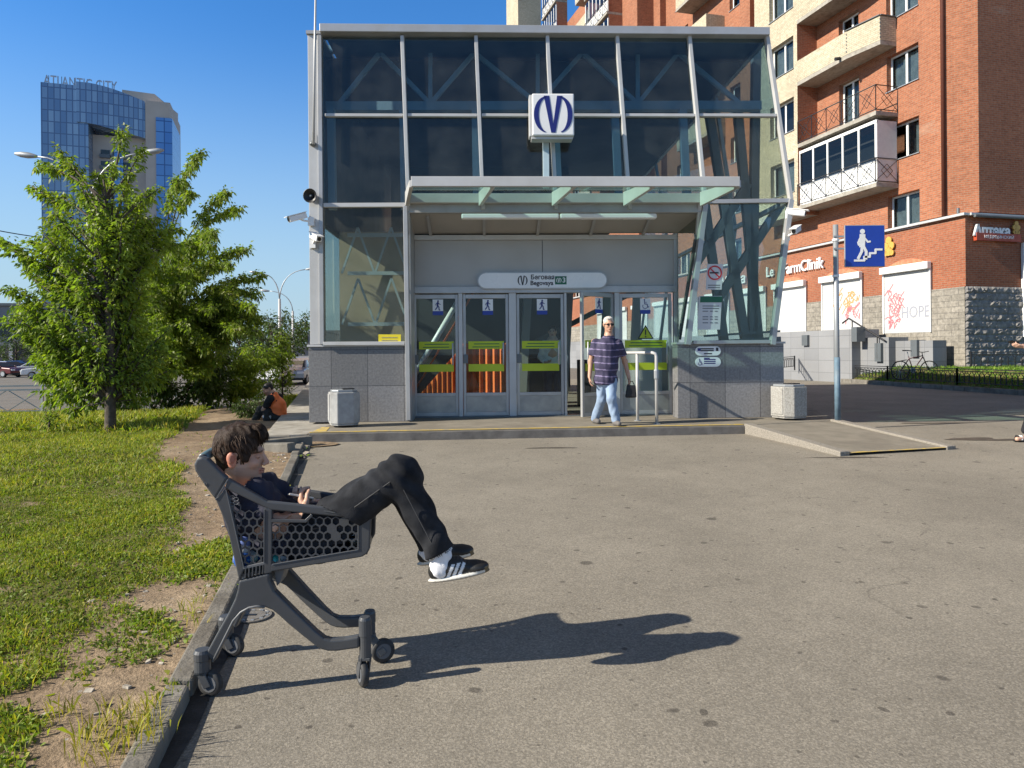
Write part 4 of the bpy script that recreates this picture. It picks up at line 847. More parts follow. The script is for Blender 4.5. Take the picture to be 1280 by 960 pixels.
def window(x0, x1, z0, z1, y, sash=2, door=False, fw=.07, mats=('white', 'winglass', 'curtain')):
    yb = y - .24; w_ = bbox('window', M['winglass'], (x0 + .02, yb - .012, z0 + .02), (x1 - .02, yb - .002, z1 - .02))
    mb = MB(); 
    mb.box((x0, yb - .05, z0), (x0 + fw, yb + .02, z1)); mb.box((x1 - fw, yb - .05, z0), (x1, yb + .02, z1)); mb.box((x0 + fw, yb - .05, z0), (x1 - fw, yb + .02, z0 + fw)); mb.box((x0 + fw, yb - .05, z1 - fw), (x1 - fw, yb + .02, z1))
    for k in range(1, sash): x = x0 + (x1 - x0) * k / sash; mb.box((x - fw * .7, yb - .05, z0 + fw), (x + fw * .7, yb + .02, z1 - fw))
    bb(mb, 'frame', M['white'], w_)
    if not door:
        bbox('sill', M['galv'], (x0 - .03, y - .22, z0 - .03), (x1 + .03, y + .05, z0 - .002), w_)
    r = random.random()
    if r < .92:
        n = 12; mb = MB(); vs = []; x1_ = x0 + (x1 - x0) * random.choice((.35, .5, 1.0)); 
        for i in range(n + 1): x = x0 + .08 + (x1_ - x0 - .12) * i / n; yy = yb - .14 + .03 * (i % 2); vs += [(x, yy, z0 + .1), (x, yy, z1 - .1)]
        mb.add(vs, [(2 * i, 2 * i + 2, 2 * i + 3, 2 * i + 1) for i in range(n)]); bb(mb, 'curtain', M['curtain'], w_)
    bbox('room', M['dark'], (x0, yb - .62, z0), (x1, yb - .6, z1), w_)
    return w_
# windows of the lit face beside the drainpipe
wa, wb = bp(1149, 180)[0], bp(1109, 180)[0]
ztop = bp(1131, 241)[1]; zbot = bp(1131, 286)[1]
col1 = [(wa, wb, zbot + k * ST, ztop + k * ST) for k in range(0, 8)]
# balcony bay
bx0 = bp(1101, 150, 1.05)[0]; bx1 = bp(958, 150, 1.05)[0]
dx0, dx1 = bp(1074, 130)[0], bp(1049, 130)[0]
zsl = [bp(1062, 243, 1.05)[1] + k * ST for k in range(8)]        # slab undersides
doors_ = [(dx0, dx1, zsl[k] + .18, zsl[k] + 2.4) for k in range(0, 8)]
XE = 52.0
far_cols = []
x = bx1 + 4.0
opens_far = []
for xa in (bx1 + 3.2, bx1 + 9.2, bx1 + 22.0, bx1 + 28.0):
    for k in range(-1, 8): opens_far.append((xa, xa + 1.5, zbot + k * ST, ztop + k * ST))
low = [(wa + (wb - wa) * 0 + 1.6, wa + 3.1, 0, 0)]
wall_open('upper_wall', M['brick'], tch, bx1 + 1.0, zc + .12, TOP, col1 + doors_)
wall_open('upper_wall', M['brick'], bx1 + 1.0, bx1 + 13.0, zc + .12, TOP, [o for o in opens_far if o[0] < bx1 + 13])
wall_open('upper_wall', M['brick'], bx1 + 13.0, bx1 + 21.0, zc + .12, TOP, [], y=1.6)
bbox('bay_side', M['brick'], (bx1 + 12.9, -.1, zc + .12), (bx1 + 12.995, 1.6, TOP))
wall_open('upper_wall', M['brick'], bx1 + 21.0, XE, zc + .12, TOP, [o for o in opens_far if o[0] > bx1 + 13])
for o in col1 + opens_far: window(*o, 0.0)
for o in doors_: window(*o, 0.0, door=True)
# cut corner and shaded face
u2 = 3.4
cpt = Vector((0, -tch * 1.0, 0))
ch = tch
def quad(name, mat, pts, parent=None): mb = MB(); mb.add(pts, [(0, 1, 2, 3)]); return bb(mb, name, mat, parent)
cy = -ch * .78
quad('corner_wall', M['brick'], [(tch, 0, zc + .12), (0, cy, zc + .12), (0, cy, TOP), (tch, 0, TOP)])
quad('end_wall', M['brick'], [(0, cy, zc + .12), (0, -22, zc + .12), (0, -22, TOP), (0, cy, TOP)])
quad('roof', M['aludark'], [(0, cy, TOP), (0, -22, TOP), (XE, -22, TOP), (XE, 0, TOP)]); 
quad('rear_wall', M['brick'], [(XE, 0, 0), (XE, -22, 0), (XE, -22, TOP), (XE, 0, TOP)]); quad('rear_wall', M['brick'], [(0, -22, 0), (XE, -22, 0), (XE, -22, TOP), (0, -22, TOP)])
mb = MB(); mb.tube([(tch + .02, .05, zc + .1), (tch + .02, .05, TOP)], .075, 8); bb(mb, 'drainpipe', pmat('rusty brown pipe', (.12, .035, .02), .6), smooth=True)
# ground floor
zst = bp(1205, 358)[1]
sh_px = [(1107, 1165, 338, 416), (1030, 1079, 351, 430), (970, 1009, 360, 434)]
shs = []
for ua, ub, va, vb in sh_px:
    xa, xb = bp(ub, 400)[0], bp(ua, 400)[0]; shs.append((xa, xb, bp((ua + ub) / 2, vb)[1], bp((ua + ub) / 2, va)[1]))
shs[1] = (shs[1][0], shs[1][1], shs[0][2], shs[0][3]); shs[2] = (shs[2][0], shs[2][1], shs[0][2], shs[0][3])
step = shs[1][0] - shs[0][0]
for k in range(3, 10): shs.append((shs[0][0] + step * k * .97, shs[0][1] + step * k * .97, shs[0][2], shs[0][3]))
wall_open('ground_floor_wall', M['brickplain'], 0, XE, zst, zc - .03, [(a, b, max(c, zst), d) for a, b, c, d in shs])
wall_open('stone_base', M['stone'], 0, XE, GB - .6, zst - .004, [(a, b, c, zst - .004) for a, b, c, d in shs], y=.05, th=.35)
quad('ground_floor_wall', M['brickplain'], [(0, 0, zst), (0, -22, zst), (0, -22, zc - .03), (0, 0, zc - .03)])
# rough stone of the shaded end: real relief
mb = MB(); nx, nz = 330, 60; rr = random.Random(3); vs = []; BH, BL = (zst - GB + .6) / 15, .34
hb = {}
for i in range(nx + 1):
    for j in range(nz + 1):
        yy = 22.0 * i / nx; zz = (zst - GB + .6) * j / nz; row = int(zz / BH); colm = int(yy / BL + .5 * (row % 2)); fz = abs(zz / BH - row - .5) * 2; fy = abs((yy / BL + .5 * (row % 2)) % 1 - .5) * 2
        b_ = hb.setdefault((row, colm), rr.uniform(.03, .09)); e = max(0, 1 - max(fz, fy) ** 4)
        vs.append((-.02 - b_ * e * rr.uniform(.45, 1.15) if i else -.02, .05 - yy, GB - .6 + zz))
mb.add(vs, [(i * (nz + 1) + j, (i + 1) * (nz + 1) + j, (i + 1) * (nz + 1) + j + 1, i * (nz + 1) + j + 1) for i in range(nx) for j in range(nz)])
bb(mb, 'rough_stone_base', pmat('dark split stone', (.26, .245, .23), .95, var=.35, vs=6, bmp=.9, bs=12))
bbox('cornice', M['alulight'], (-.1, -.1, zc - .026), (XE, .16, zc + .06)); bbox('cornice', M['alulight'], (-.16, -22, zc - .026), (0.0, -.104, zc + .06))
quad('ledge', M['galv'], [(0, 0, zc + .064), (tch + .2, 0, zc + .064), (tch, -.3, zc + .064), (0, cy, zc + .064)])
mb = MB(); mb.tube([(-.2, -.2, zc - .05), (-.2, -9, zc - .05)], .06, 8); mb.tube([(.3, -.02, zc + .3), (.3, -.02, zc + .1)], .05, 8); bb(mb, 'cable_duct', M['aludark'])
arch_m = M['brickplain']
for i, (a, b, c, d) in enumerate(shs):
    s_ = bbox('roller_shutter', M['shutter'], (a, .0, c), (b, .06, d))
    bbox('shutter_box', M['white'], (a - .05, .062, d - .05), (b + .05, .26, d + .22), s_, bevel=.02)
    for xx in (a - .04, b - .02): bbox('guide_rail', M['white'], (xx, .061, c), (xx + .06, .11, d - .052), s_)
    mb = MB(); m_ = (a + b) / 2; r_ = (b - a) * .62; n = 12; q = []
    for k in range(n + 1):
        t = math.pi * (.18 + .64 * k / n); q.append((m_ + r_ * math.cos(t), d + .05 + r_ * .62 * (math.sin(t) - math.sin(math.pi * .18))))
    inn = [(m_ + (x - m_) * .86, z - .2) for x, z in q]
    for k in range(n):
        mb.prism([(q[k][0], .0, q[k][1]), (q[k + 1][0], .0, q[k + 1][1]), (inn[k + 1][0], .0, inn[k + 1][1]), (inn[k][0], .0, inn[k][1])], (0, .05, 0))
    if i < 4: bb(mb, 'brick_arch', pmat('arch brick', (.50, .20, .11), .9, var=.3, vs=9), s_)
# graffiti scribbles on the shutters
def scribble(par, sh, cx, cz, wd, ht, mat, seed, loops=9, thick=.035):
    rr = random.Random(seed); a, b, c, d = sh; Mx = Matrix(((1, 0, 0, 0), (0, 0, 1, .064), (0, 1, 0, 0), (0, 0, 0, 1))); mb = MB()
    for l in range(loops):
        x0 = b - (b - a) * cx + rr.uniform(-wd, wd) * .5; z0_ = c + (d - c) * cz + rr.uniform(-ht, ht) * .5
        pts = [(x0, z0_)]
        for k in range(5): pts.append((pts[-1][0] + rr.uniform(-.2, .2), pts[-1][1] + rr.uniform(-.25, .25)))
        flat_strokes(mb, pts, thick, Mx, .003)
    mb.xf(BW).build('graffiti', mat, par)
shut_objs = [o for o in COL.objects if o.name.startswith('roller_shutter')]
pk = pmat('faded red spray', (.48, .16, .18), .7); gy = pmat('faded grey spray', (.30, .31, .36), .7); og = pmat('faded ochre spray', (.48, .27, .08), .7)
scribble(shut_objs[0], shs[0], .22, .45, .7, .6, pk, 5, 10); scribble(shut_objs[0], shs[0], .22, .25, .7, .4, pk, 6, 8)
text('graffiti', 'HOPE', .62, BW @ frameM(((shs[0][0] * .68 + shs[0][1] * .32), .066, shs[0][2] + (shs[0][3] - shs[0][2]) * .32), (-1, 0, 0), (0, 0, 1)), gy, shut_objs[0], .002, sx=.85)
scribble(shut_objs[1], shs[1], .62, .62, .8, .5, og, 8, 12); scribble(shut_objs[1], shs[1], .7, .42, .7, .3, pk, 9, 9)
# shop lettering
lx, lz_ = bp(1030, 327, .06); lx2, lz2 = bp(953, 342, .06)
rot = (-1, 0, 0)
for wd_, uu in (('Le', 968), ('Farm', 1002), ('Clinik', 1030)):
    text('shop_lettering', wd_, .72, BW @ frameM((bp(uu, 330, .06)[0], .08, bp(1004, 333, .06)[1]), rot, (0, 0, 1)), M['whiteplastic'], bh, .04, 'RIGHT', .008, sx=.92)
for wd_, uu in (('М', 911), ('ка', 933)):
    text('shop_lettering', wd_, .72, BW @ frameM((bp(uu, 349, .06)[0], .08, bp(1004, 333, .06)[1] - .1), rot, (0, 0, 1)), M['whiteplastic'], bh, .04, 'RIGHT', .01, sx=1.2)
# pharmacy sign on the shaded end (plane x = 0)
def ep(u, v):
    """pixel -> (y local, z) on the shaded end wall"""
    s_, z = hit(u, v, (BC.x, BC.y), (-BN.x, -BN.y)); return -s_, z
ya, za = ep(1214, 289); yb, zb2 = ep(1259, 289)
text('pharmacy_lettering', 'Аптека', .5, BW @ frameM((-.1, ya, za), (0, -1, 0), (0, 0, 1)), M['whiteplastic'], bh, .04, 'LEFT', .02, sx=abs(yb - ya) / 1.72)
y0_, z0_ = ep(1216, 301); y1_, z1_ = ep(1271, 294)
rs = bbox('pharmacy_strip', pmat('orange red sign film', (.42, .06, .02), .5), (-.16, y1_, z0_), (-.03, y0_, z1_)); 
text('strip_lettering', 'МЕДИЦИНСКИЙ', .15, BW @ frameM((-.165, (y0_ + y1_) / 2, (z0_ + z1_) / 2), (0, -1, 0), (0, 0, 1)), M['whiteplastic'], rs, .004, sx=1.1)
def emblem(M_, par, s):
    g = pmat('golden emblem', (.62, .36, .07), .5); mb = MB()
    for (x, y, r) in ((0, .30, .16), (-.14, .05, .17), (.14, .05, .17), (0, -.18, .2), (-.16, -.26, .12), (.16, -.26, .12)): disc(mb, (x * s, y * s), r * s, M_, .05)
    mb.build('emblem', g, par)
yc_, zc2 = ep(1266, 286); emblem(BW @ frameM((-.1, yc_, zc2), (0, -1, 0), (0, 0, 1)), bh, .55)
xe, ze = bp(1112, 309, .05); emblem(BW @ frameM((xe, .06, ze), rot, (0, 0, 1)), bh, .9)
# window in the shaded end's edge
ye0, _ = ep(1276, 360)
bbox('corner_window', M['white'], (-.12, ye0 - 3.0, GB + 1.3), (-.02, ye0, zst + 1.6))
# entrance ramp of grey slabs along the lit face
r0, r1 = bp(1100, 440, 1.7)[0], bp(1060, 440, 1.7)[0]
zl1, zl2, zl3 = bp(1120, 426, 1.7)[1], bp(1070, 422, 1.7)[1], bp(1030, 410, 1.7)[1]
xr = bp(1146, 440, 1.7)[0]; xm = bp(1100, 440, 1.7)[0]; xm2 = bp(1065, 440, 1.7)[0]
bbox('entrance_terrace', M['greyblock'], (xr, .4, GB - .6), (xm - .01, 1.0, zl1)); bbox('entrance_terrace', M['greyblock'], (xm, .4, GB - .6), (xm2, 1.3, zl1 + .15)); bbox('entrance_terrace', M['greyblock'], (xm2 + .01, .4, GB - .6), (XE - 8, 1.7, zl3 - .1))
for ua, ub, va, vb in ((1093, 1101, 429, 452), (1064, 1071, 409, 427), (1138, 1146, 425, 446), (1002, 1009, 419, 432)):
    yo_ = 1.12 if ua > 1120 else 1.42 if ua > 1080 else 1.82; xa, za_ = bp(ub, vb, yo_); xb, zb3 = bp(ua, va, yo_); bbox('terrace_pillar', M['aludark'], (min(xa, xb), yo_ - .4, za_), (max(xa, xb), yo_, zb3))
mb = MB(); pA, pB, pC = bp(1061, 398, 1.4), bp(1106, 426, 1.4), bp(1053, 404, 1.4)
mb.tube([(pC[0], 1.4, pC[1]), (pA[0], 1.4, pA[1]), (pB[0], 1.4, pB[1])], .035, 8)
for t in (.1, .8): x_ = pA[0] + (pB[0] - pA[0]) * t; z_ = pA[1] + (pB[1] - pA[1]) * t; mb.tube([(x_, 1.4, z_ - .9), (x_, 1.4, z_)], .025, 6)
bb(mb, 'terrace_handrail', M['iron'])
# cream bay left of the balconies and the balconies
byl = bp(997, 150, 1.05)[0]
cb_op = [(byl + .25, byl + 2.0, zsl[k] + .9, zsl[k] + 2.4) for k in range(0, 8)]
wall_open('bay_wall', M['cream'], byl, bx1 + .9, zsl[0] - .2, TOP, cb_op, y=1.05)
for o in cb_op: window(*o, 1.05)
quad('bay_side', M['brick'], [(byl, 1.05, zsl[0] - .2), (byl, 0, zsl[0] - .2), (byl, 0, TOP), (byl, 1.05, TOP)])
quad('bay_side', M['cream'], [(bx1 + .9, 1.05, zsl[0] - .2), (bx1 + .9, 0, zsl[0] - .2), (bx1 + .9, 0, TOP), (bx1 + .9, 1.05, TOP)])
quad('bay_bottom', M['concrete'], [(byl, 1.05, zsl[0] - .2), (bx1 + .9, 1.05, zsl[0] - .2), (bx1 + .9, 0, zsl[0] - .2), (byl, 0, zsl[0] - .2)])
def railing(mb, p, q, z, h, n):
    p = Vector(p); q = Vector(q)
    for zz in (z + .05, z + h): mb.bar(p + Vector((0, 0, zz)), q + Vector((0, 0, zz)), .03, .03)
    for i in range(n):
        a = p.lerp(q, i / n); b = p.lerp(q, (i + 1) / n)
        mb.bar(a + Vector((0, 0, z)), a + Vector((0, 0, z + h)), .025, .025)
        mb.bar(a + Vector((0, 0, z + .05)), b + Vector((0, 0, z + h)), .016, .016); mb.bar(a + Vector((0, 0, z + h)), b + Vector((0, 0, z + .05)), .016, .016)
        m_ = a.lerp(b, .5) + Vector((0, 0, z + h / 2)); e = (b - a) * .25
        mb.bar(m_ - e, m_ + Vector((0, 0, h * .28)), .014, .014); mb.bar(m_ + e, m_ + Vector((0, 0, h * .28)), .014, .014); mb.bar(m_ - e, m_ - Vector((0, 0, h * .28)), .014, .014); mb.bar(m_ + e, m_ - Vector((0, 0, h * .28)), .014, .014)
    mb.bar(q + Vector((0, 0, z)), q + Vector((0, 0, z + h)), .025, .025)
yo = 1.05; xch = bp(1058, 60, 1.05)[0]
for k in range(0, 7):
    z = zsl[k]; out = [(byl - .0, yo + .0), (xch, yo), (bx0 + .3, yo - .28), (bx0 + .3, 0)] if k >= 2 else [(byl, yo), (bx0 + .25, yo), (bx0 + .25, 0)]
    foot = [(x_, y_, z) for x_, y_ in out] + [(byl, 0, z)]
    mb = MB(); mb.prism(foot, (0, 0, .16)); sl = bb(mb, 'balcony', M['concrete'])
    runs = list(zip(out[:-1], out[1:]))
    if k >= 2 and k != 99:
        mb = MB()
        for (xa, y1), (xb, y2) in runs:
            d_ = Vector((xb - xa, y2 - y1, 0)).normalized(); n_ = Vector((-d_.y, d_.x, 0)) * .1
            if d_.x < -.5 or abs(d_.y) > .5: n_ = -n_ if n_.y > 0 or abs(d_.x) < .1 and n_.x < 0 else n_
            mb.prism([(xa, y1, z + .165), (xb, y2, z + .165), (xb + n_.x, y2 + n_.y, z + .165), (xa + n_.x, y1 + n_.y, z + .165)], (0, 0, .95))
        bb(mb, 'parapet', M['cream'], sl)
        for (xa, y1) in out[1:3]:
            for r_ in range(6): bbox('quoin_brick', M['aludark'], (xa - .02, y1 - .02, z + .25 + r_ * .14), (xa + .02, y1 + .012, z + .31 + r_ * .14), sl)
        mb = MB()
        for (xa, y1), (xb, y2) in runs[1:]: mb.bar((xa, y1, z + 1.14), (xb, y2, z + 1.14), .12, .03)
        bb(mb, 'coping', M['aludark'], sl)
        if k == 2: mb = MB(); mb.tube([(xch + .35, yo + .03, z + .15), (xch + .35, yo + .25, z + .1)], .07, 8); bb(mb, 'drain_spout', M['iron'], sl)
    if k in (0, 1):
        mb = MB()
        for (xa, y1), (xb, y2) in runs: railing(mb, (xa, y1 + (.04 if k == 0 else 0), 0), (xb, y2 + (.04 if k == 0 and y2 > 0 else 0), 0), z + .165, 1.0 if k == 1 else .95, 5 if abs(xb - xa) > 1 else 1)
        bb(mb, 'railing', M['iron'], sl)
    if k == 0:
        mb = MB(); mb.box((byl, yo - .14, z + .166), (bx0 + .3, yo - .1, z + 1.0)); bb(mb, 'glazing_panel', M['white'], sl)
        mb = MB(); mb.box((bx0 + .3, .02, z + .166), (bx0 + .34, yo - .1, z + 2.6)); bb(mb, 'glazing_end', pmat('pale panel', (.58, .54, .54), .6, var=.05), sl)
        n = 5; L_ = byl - bx0 - .36
        mb = MB()
        for i in range(n + 1): x_ = bx0 + .36 + L_ * i / n; mb.box((x_ - .045, yo - .15, z + 1.002), (x_ + .045, yo - .08, z + 2.5))
        mb.box((bx0 + .3, yo - .155, z + 2.5), (byl, yo - .075, z + 2.62)); mb.box((bx0 + .36, yo - .155, z + 1.002), (byl, yo - .075, z + 1.07)); bb(mb, 'glazing_frame', M['white'], sl)
        mb = MB(); mb.box((bx0 + .36, yo - .12, z + 1.07), (byl, yo - .11, z + 2.5)); bb(mb, 'glazing', M['winglass'], sl)
        bbox('glazing_backing', M['dark'], (bx0 + .36, .1, z + .2), (byl, .12, z + 2.5), sl)
# farther stacks of balconies that show over the pavilion's roof
for xa, xb, kind in ((bx1 + 15.2, bx1 + 19.4, 'rail'), (bx1 + 22.6, bx1 + 25.5, 'loggia'), (bx1 + 5.2, bx1 + 8.6, 'loggia'), (bx1 + 30.5, bx1 + 34.5, 'rail')):
    y0 = 1.6 if bx1 + 13 < xa < bx1 + 21 else 0.0
    for k in range(2, 10):
        z = zsl[0] + k * ST; sl = bbox('balcony', M['concrete'], (xa, y0 + .01, z), (xb, y0 + 1.15, z + .16))
        if kind == 'rail':
            mb = MB(); railing(mb, (xa, y0 + 1.12, 0), (xb, y0 + 1.12, 0), z + .165, .95, 5); bb(mb, 'railing', M['iron'], sl)
            bbox('glazing_panel', M['white'], (xa + .02, y0 + 1.02, z + .17), (xb, y0 + 1.06, z + 1.0), sl)
            mb = MB()
            for i in range(7): x_ = xa + .05 + (xb - xa - .1) * i / 6; mb.box((x_ - .045, y0 + 1.0, z + 1.002), (x_ + .045, y0 + 1.07, z + 2.5))
            bb(mb, 'glazing_frame', M['white'], sl); bbox('glazing', M['winglass'], (xa, y0 + 1.03, z + 1.0), (xb, y0 + 1.04, z + 2.6), sl)
            bbox('glazing_end', M['brick'], (xa, y0 + .012, z + .166), (xa + .05, y0 + .99, z + 2.77), sl)
        else:
            bbox('parapet', M['cream'], (xa, y0 + 1.03, z + .166), (xb, y0 + 1.15, z + 1.15), sl); bbox('parapet', M['cream'], (xa, y0 + .01, z + .166), (xa + .12, y0 + 1.02, z + 1.15), sl)
# cream end tower of the house
bbox('end_tower', M['cream'], (XE - 4.0, .02, zc), (XE + .4, 2.4, 40.0))
# steps of the wall between stacks
for xa in (bx1 + 2.2, bx1 + 12.0, bx1 + 21.0): bbox('pilaster', M['brick'], (xa, .005, zc + .13), (xa + .9, .42 if xa < bx1 + 20 else 1.2, TOP))

# ---------------------------------------------------------------- the high rise
TW = P(131, 445, 215.0); tz = -0.6
tm = thing('high_rise', (TW.x, TW.y, tz), 'tall blue glass high rise with a curved top band, behind the trees', 'high rise', rz=R(18))
tW = wm(tm); sc = 215.0 / FPX
W2 = (215 - 47) / 2 * sc * .80; HT = (444 - 97) * sc
def tb(mb, name, mat, par=None, **k): return mb.xf(tW).build(name, mat, tm if par is None else par, **k)
def mk_curtain(name, c1, c2, c3, fl, cw):
    m, t, b = nodes(name); c = coord(t); s = N(t, 'ShaderNodeSeparateXYZ'); L(t, c, s.inputs[0]); cb_ = N(t, 'ShaderNodeCombineXYZ')
    L(t, math_(t, 'ADD', s.outputs[0], s.outputs[1]), cb_.inputs[0]); L(t, s.outputs[2], cb_.inputs[1])
    br = N(t, 'ShaderNodeTexBrick', offset=0.0); br.inputs['Scale'].default_value = 1; br.inputs['Brick Width'].default_value = cw; br.inputs['Row Height'].default_value = fl; br.inputs['Mortar Size'].default_value = .16
    br.inputs['Color1'].default_value = tuple(c1) + (1,); br.inputs['Color2'].default_value = tuple(c2) + (1,); br.inputs['Mortar'].default_value = tuple(c3) + (1,); L(t, cb_.outputs[0], br.inputs[0])
    L(t, br.outputs[0], b.inputs['Base Color']); b.inputs['Roughness'].default_value = .18; b.inputs['Metallic'].default_value = .25; return m
M['curtainwall'] = mk_curtain('blue curtain wall', (.15, .24, .38), (.30, .41, .53), (.11, .16, .26), 3.4, 1.6)
M['curtainwall2'] = mk_curtain('pale blue curtain wall', (.09, .23, .52), (.15, .32, .60), (.05, .12, .28), 3.4, 2.6)
M['tan'] = pmat('tan cladding', (.52, .45, .39), .8, var=.08, vs=.2)
def arcx(t): return -6 - 7 * math.sin(math.pi * (0.15 + .85 * t)) 
x0, x1 = -W2, W2; xs1 = x0 + (2 * W2) * .38; 
mb = MB(); mb.box((x0, 0, 0), (xs1, 24, HT - 1)); tb(mb, 'glass_wing', M['curtainwall'])
mb = MB(); mb.box((xs1 + .02, 5, 0), (x1 - 5, 24, HT - 14)); tb(mb, 'recessed_wall', M['tan'])
mb = MB(); mb.box((x1 - 4.98, 2, 0), (x1 + 2.0, 26, HT - 3)); tb(mb, 'side_wing', M['tan']); mb = MB(); mb.box((x1 - 2.0, 1.6, 0), (x1 + 2.6, 20, HT - 8)); tb(mb, 'side_glass', M['curtainwall2'])
mb = MB(); mb.box((xs1 + 8.5, 3.8, 0), (x1 - 14, 5.5, HT - 18)); tb(mb, 'glass_strip', M['curtainwall2'])
n = 14; z1_, z0_ = HT, HT - 12
band = MB(); o = []
for i in range(n + 1):
    t = i / n; x_ = xs1 - 3 + (x1 - 1 - xs1 + 3) * t; o.append((x_, -.5 + 4.5 * t * t))
band.prism([(x_, y_, 0) for x_, y_ in o] + [(o[-1][0], 14, 0), (o[0][0], 14, 0)], (0, 0, 1))
vs = list(band.v); m_ = len(o) + 2
band.v = [(x_, y_, (z0_ - 3.5 * (max(0, (x_ - xs1) / (x1 - xs1))) if i < m_ else z1_ - 5.0 * max(0, (x_ - xs1) / (x1 - xs1)) ** 1.5)) for i, (x_, y_, z_) in enumerate(vs)]
tb(band, 'top_band', M['curtainwall'])
mb = MB(); mb.add([(xs1 + 8, 6, HT - 3), (x1 + 1.8, 6, HT - 4), (x1 + 1.8, 22, HT - 4), (xs1 + 8, 22, HT - 3), (xs1 + 8, 6, HT + 1), (x1 - 3, 6, HT + .6), (x1 + 1.8, 22, HT), (xs1 + 8, 22, HT + 1)], [(0, 3, 2, 1), (4, 5, 6, 7), (0, 1, 5, 4), (1, 2, 6, 5), (2, 3, 7, 6), (3, 0, 4, 7)]); tb(mb, 'roof_house', M['tan'])
for k in range(16):
    zz = HT - 21 - k * 3.5
    for xa in (xs1 + 2.0, xs1 + 5.2, x1 - 12.5):
        mb = MB(); mb.box((xa, 4.2, zz), (xa + 2.9, 4.98, zz + 1.1)); bo = tb(mb, 'loggia', M['aludark'])
        mb = MB(); mb.box((xa + .2, 4.9, zz + 1.1), (xa + 2.7, 4.985, zz + 2.6)); tb(mb, 'pane', M['winglass'], bo)
for k in range(15):
    if k % 2 == 0: continue
text('roof_lettering', 'ATLANTIC CITY', 4.4, tW @ frameM((x0 + 9.5, 4, HT + .9), (1, 0, 0), (0, 0, 1)), pmat('pale grey letters', (.40, .44, .52), .6), tm, .15, sx=.62)
mb = MB()
for i in range(6): mb.bar((x0 + 1 + i * 3.4, 4.2, HT - 1.0), (x0 + 1 + i * 3.4, 4.2, HT + 2.6), .15, .15)
mb.bar((x0 + .6, 4.3, HT - .8), (x0 + 19, 4.3, HT - .8), .2, .2); tb(mb, 'letter_frame', M['aludark'])
# ---------------------------------------------------------------- low building on the far left
lb = P(10, 450, 105.0)
lo = thing('warehouse', (lb.x, lb.y, -.6), 'long low grey building with dark window bands behind the car park', 'building', rz=R(12))
lW = wm(lo)
def lb_(name, mat, lo_, hi_, **k): mb = MB(); mb.box(lo_, hi_); return mb.xf(lW).build(name, mat, lo, **k)
hh_ = (446 - 366) / FPX * 105
gw = pmat('grey rendered wall', (.22, .23, .25), .8, var=.12, vs=.4)
lb_('wall', gw, (-40, 0, 0), (12, 20, hh_)); lb_('roof_edge', M['aludark'], (-40.3, -.4, hh_ + .01), (12.3, 20, hh_ + .4))
lb_('window_band', M['winglass'], (-40, -.06, hh_ * .52), (11.5, -.02, hh_ * .72)); lb_('window_band', M['dark'], (-40, -.08, .3), (11.5, -.03, hh_ * .38))
for i in range(24): lb_('window_post', M['alu'], (-39 + i * 2.2, -.14, hh_ * .5), (-38.7 + i * 2.2, -.062, hh_ * .73))
for i in range(12): lb_('door_post', M['alulight'], (-38.5 + i * 4.3, -.2, .0), (-38 + i * 4.3, -.082, hh_ * .4))
# grey shed behind the far cars
sb_ = P(372, 452, 78.0); so_ = thing('grey_shed', (sb_.x, sb_.y, -.6), 'low grey shed with a flat roof beside the parked vans', 'shed'); sW = wm(so_)
mb = MB(); mb.box((-9, 0, 0), (8, 8, 2.6)); mb.xf(sW).build('wall', pmat('shed sheet', (.30, .31, .32), .7, var=.1), so_)
mb = MB(); mb.box((-9.3, -.4, 2.605), (8.3, 8.4, 2.85)); mb.xf(sW).build('roof', M['aludark'], so_)
mb = MB(); mb.box((1, .5, 2.86), (8, 7, 4.6)); mb.xf(sW).build('upper_box', gw, so_)
# ---------------------------------------------------------------- leaves, trees, bushes
def rnd_unit(n):
    v = RNG.normal(size=(n, 3)); return v / np.linalg.norm(v, axis=1, keepdims=True)
def leaflets(base, dirs, L_, W_, cols, droop=0.3):
    """pointed leaflets: 4 points each (two triangles folded at the midrib). base, dirs (n,3); L_, W_ (n,)"""
    n = len(base); up = rnd_unit(n); side = np.cross(dirs, up); side /= np.linalg.norm(side, axis=1, keepdims=True) + 1e-9
    nrm = np.cross(side, dirs); tip = base + dirs * L_[:, None] + np.array([0, 0, -1]) * (droop * L_)[:, None]
    mid = base + dirs * (L_ * .42)[:, None] + nrm * (L_ * .06)[:, None] + np.array([0, 0, -1]) * (droop * .2 * L_)[:, None]
    a = mid + side * (W_ / 2)[:, None] - nrm * (L_ * .07)[:, None]; b = mid - side * (W_ / 2)[:, None] - nrm * (L_ * .07)[:, None]
    V = np.stack([base, a, tip, b], 1).reshape(-1, 3); i = np.arange(n) * 4
    F = np.stack([i, i + 1, i + 2, i + 3], -1); C = np.repeat(cols, 4, axis=0)
    return V, F, C
def leafcols(n, lo=.7, hi=1.35, yellow=.15):
    k = RNG.uniform(lo, hi, n)[:, None]; c = np.ones((n, 3)) * k; y = RNG.random(n) < yellow
    c[y] *= np.array([1.35, 1.15, .8]); return c
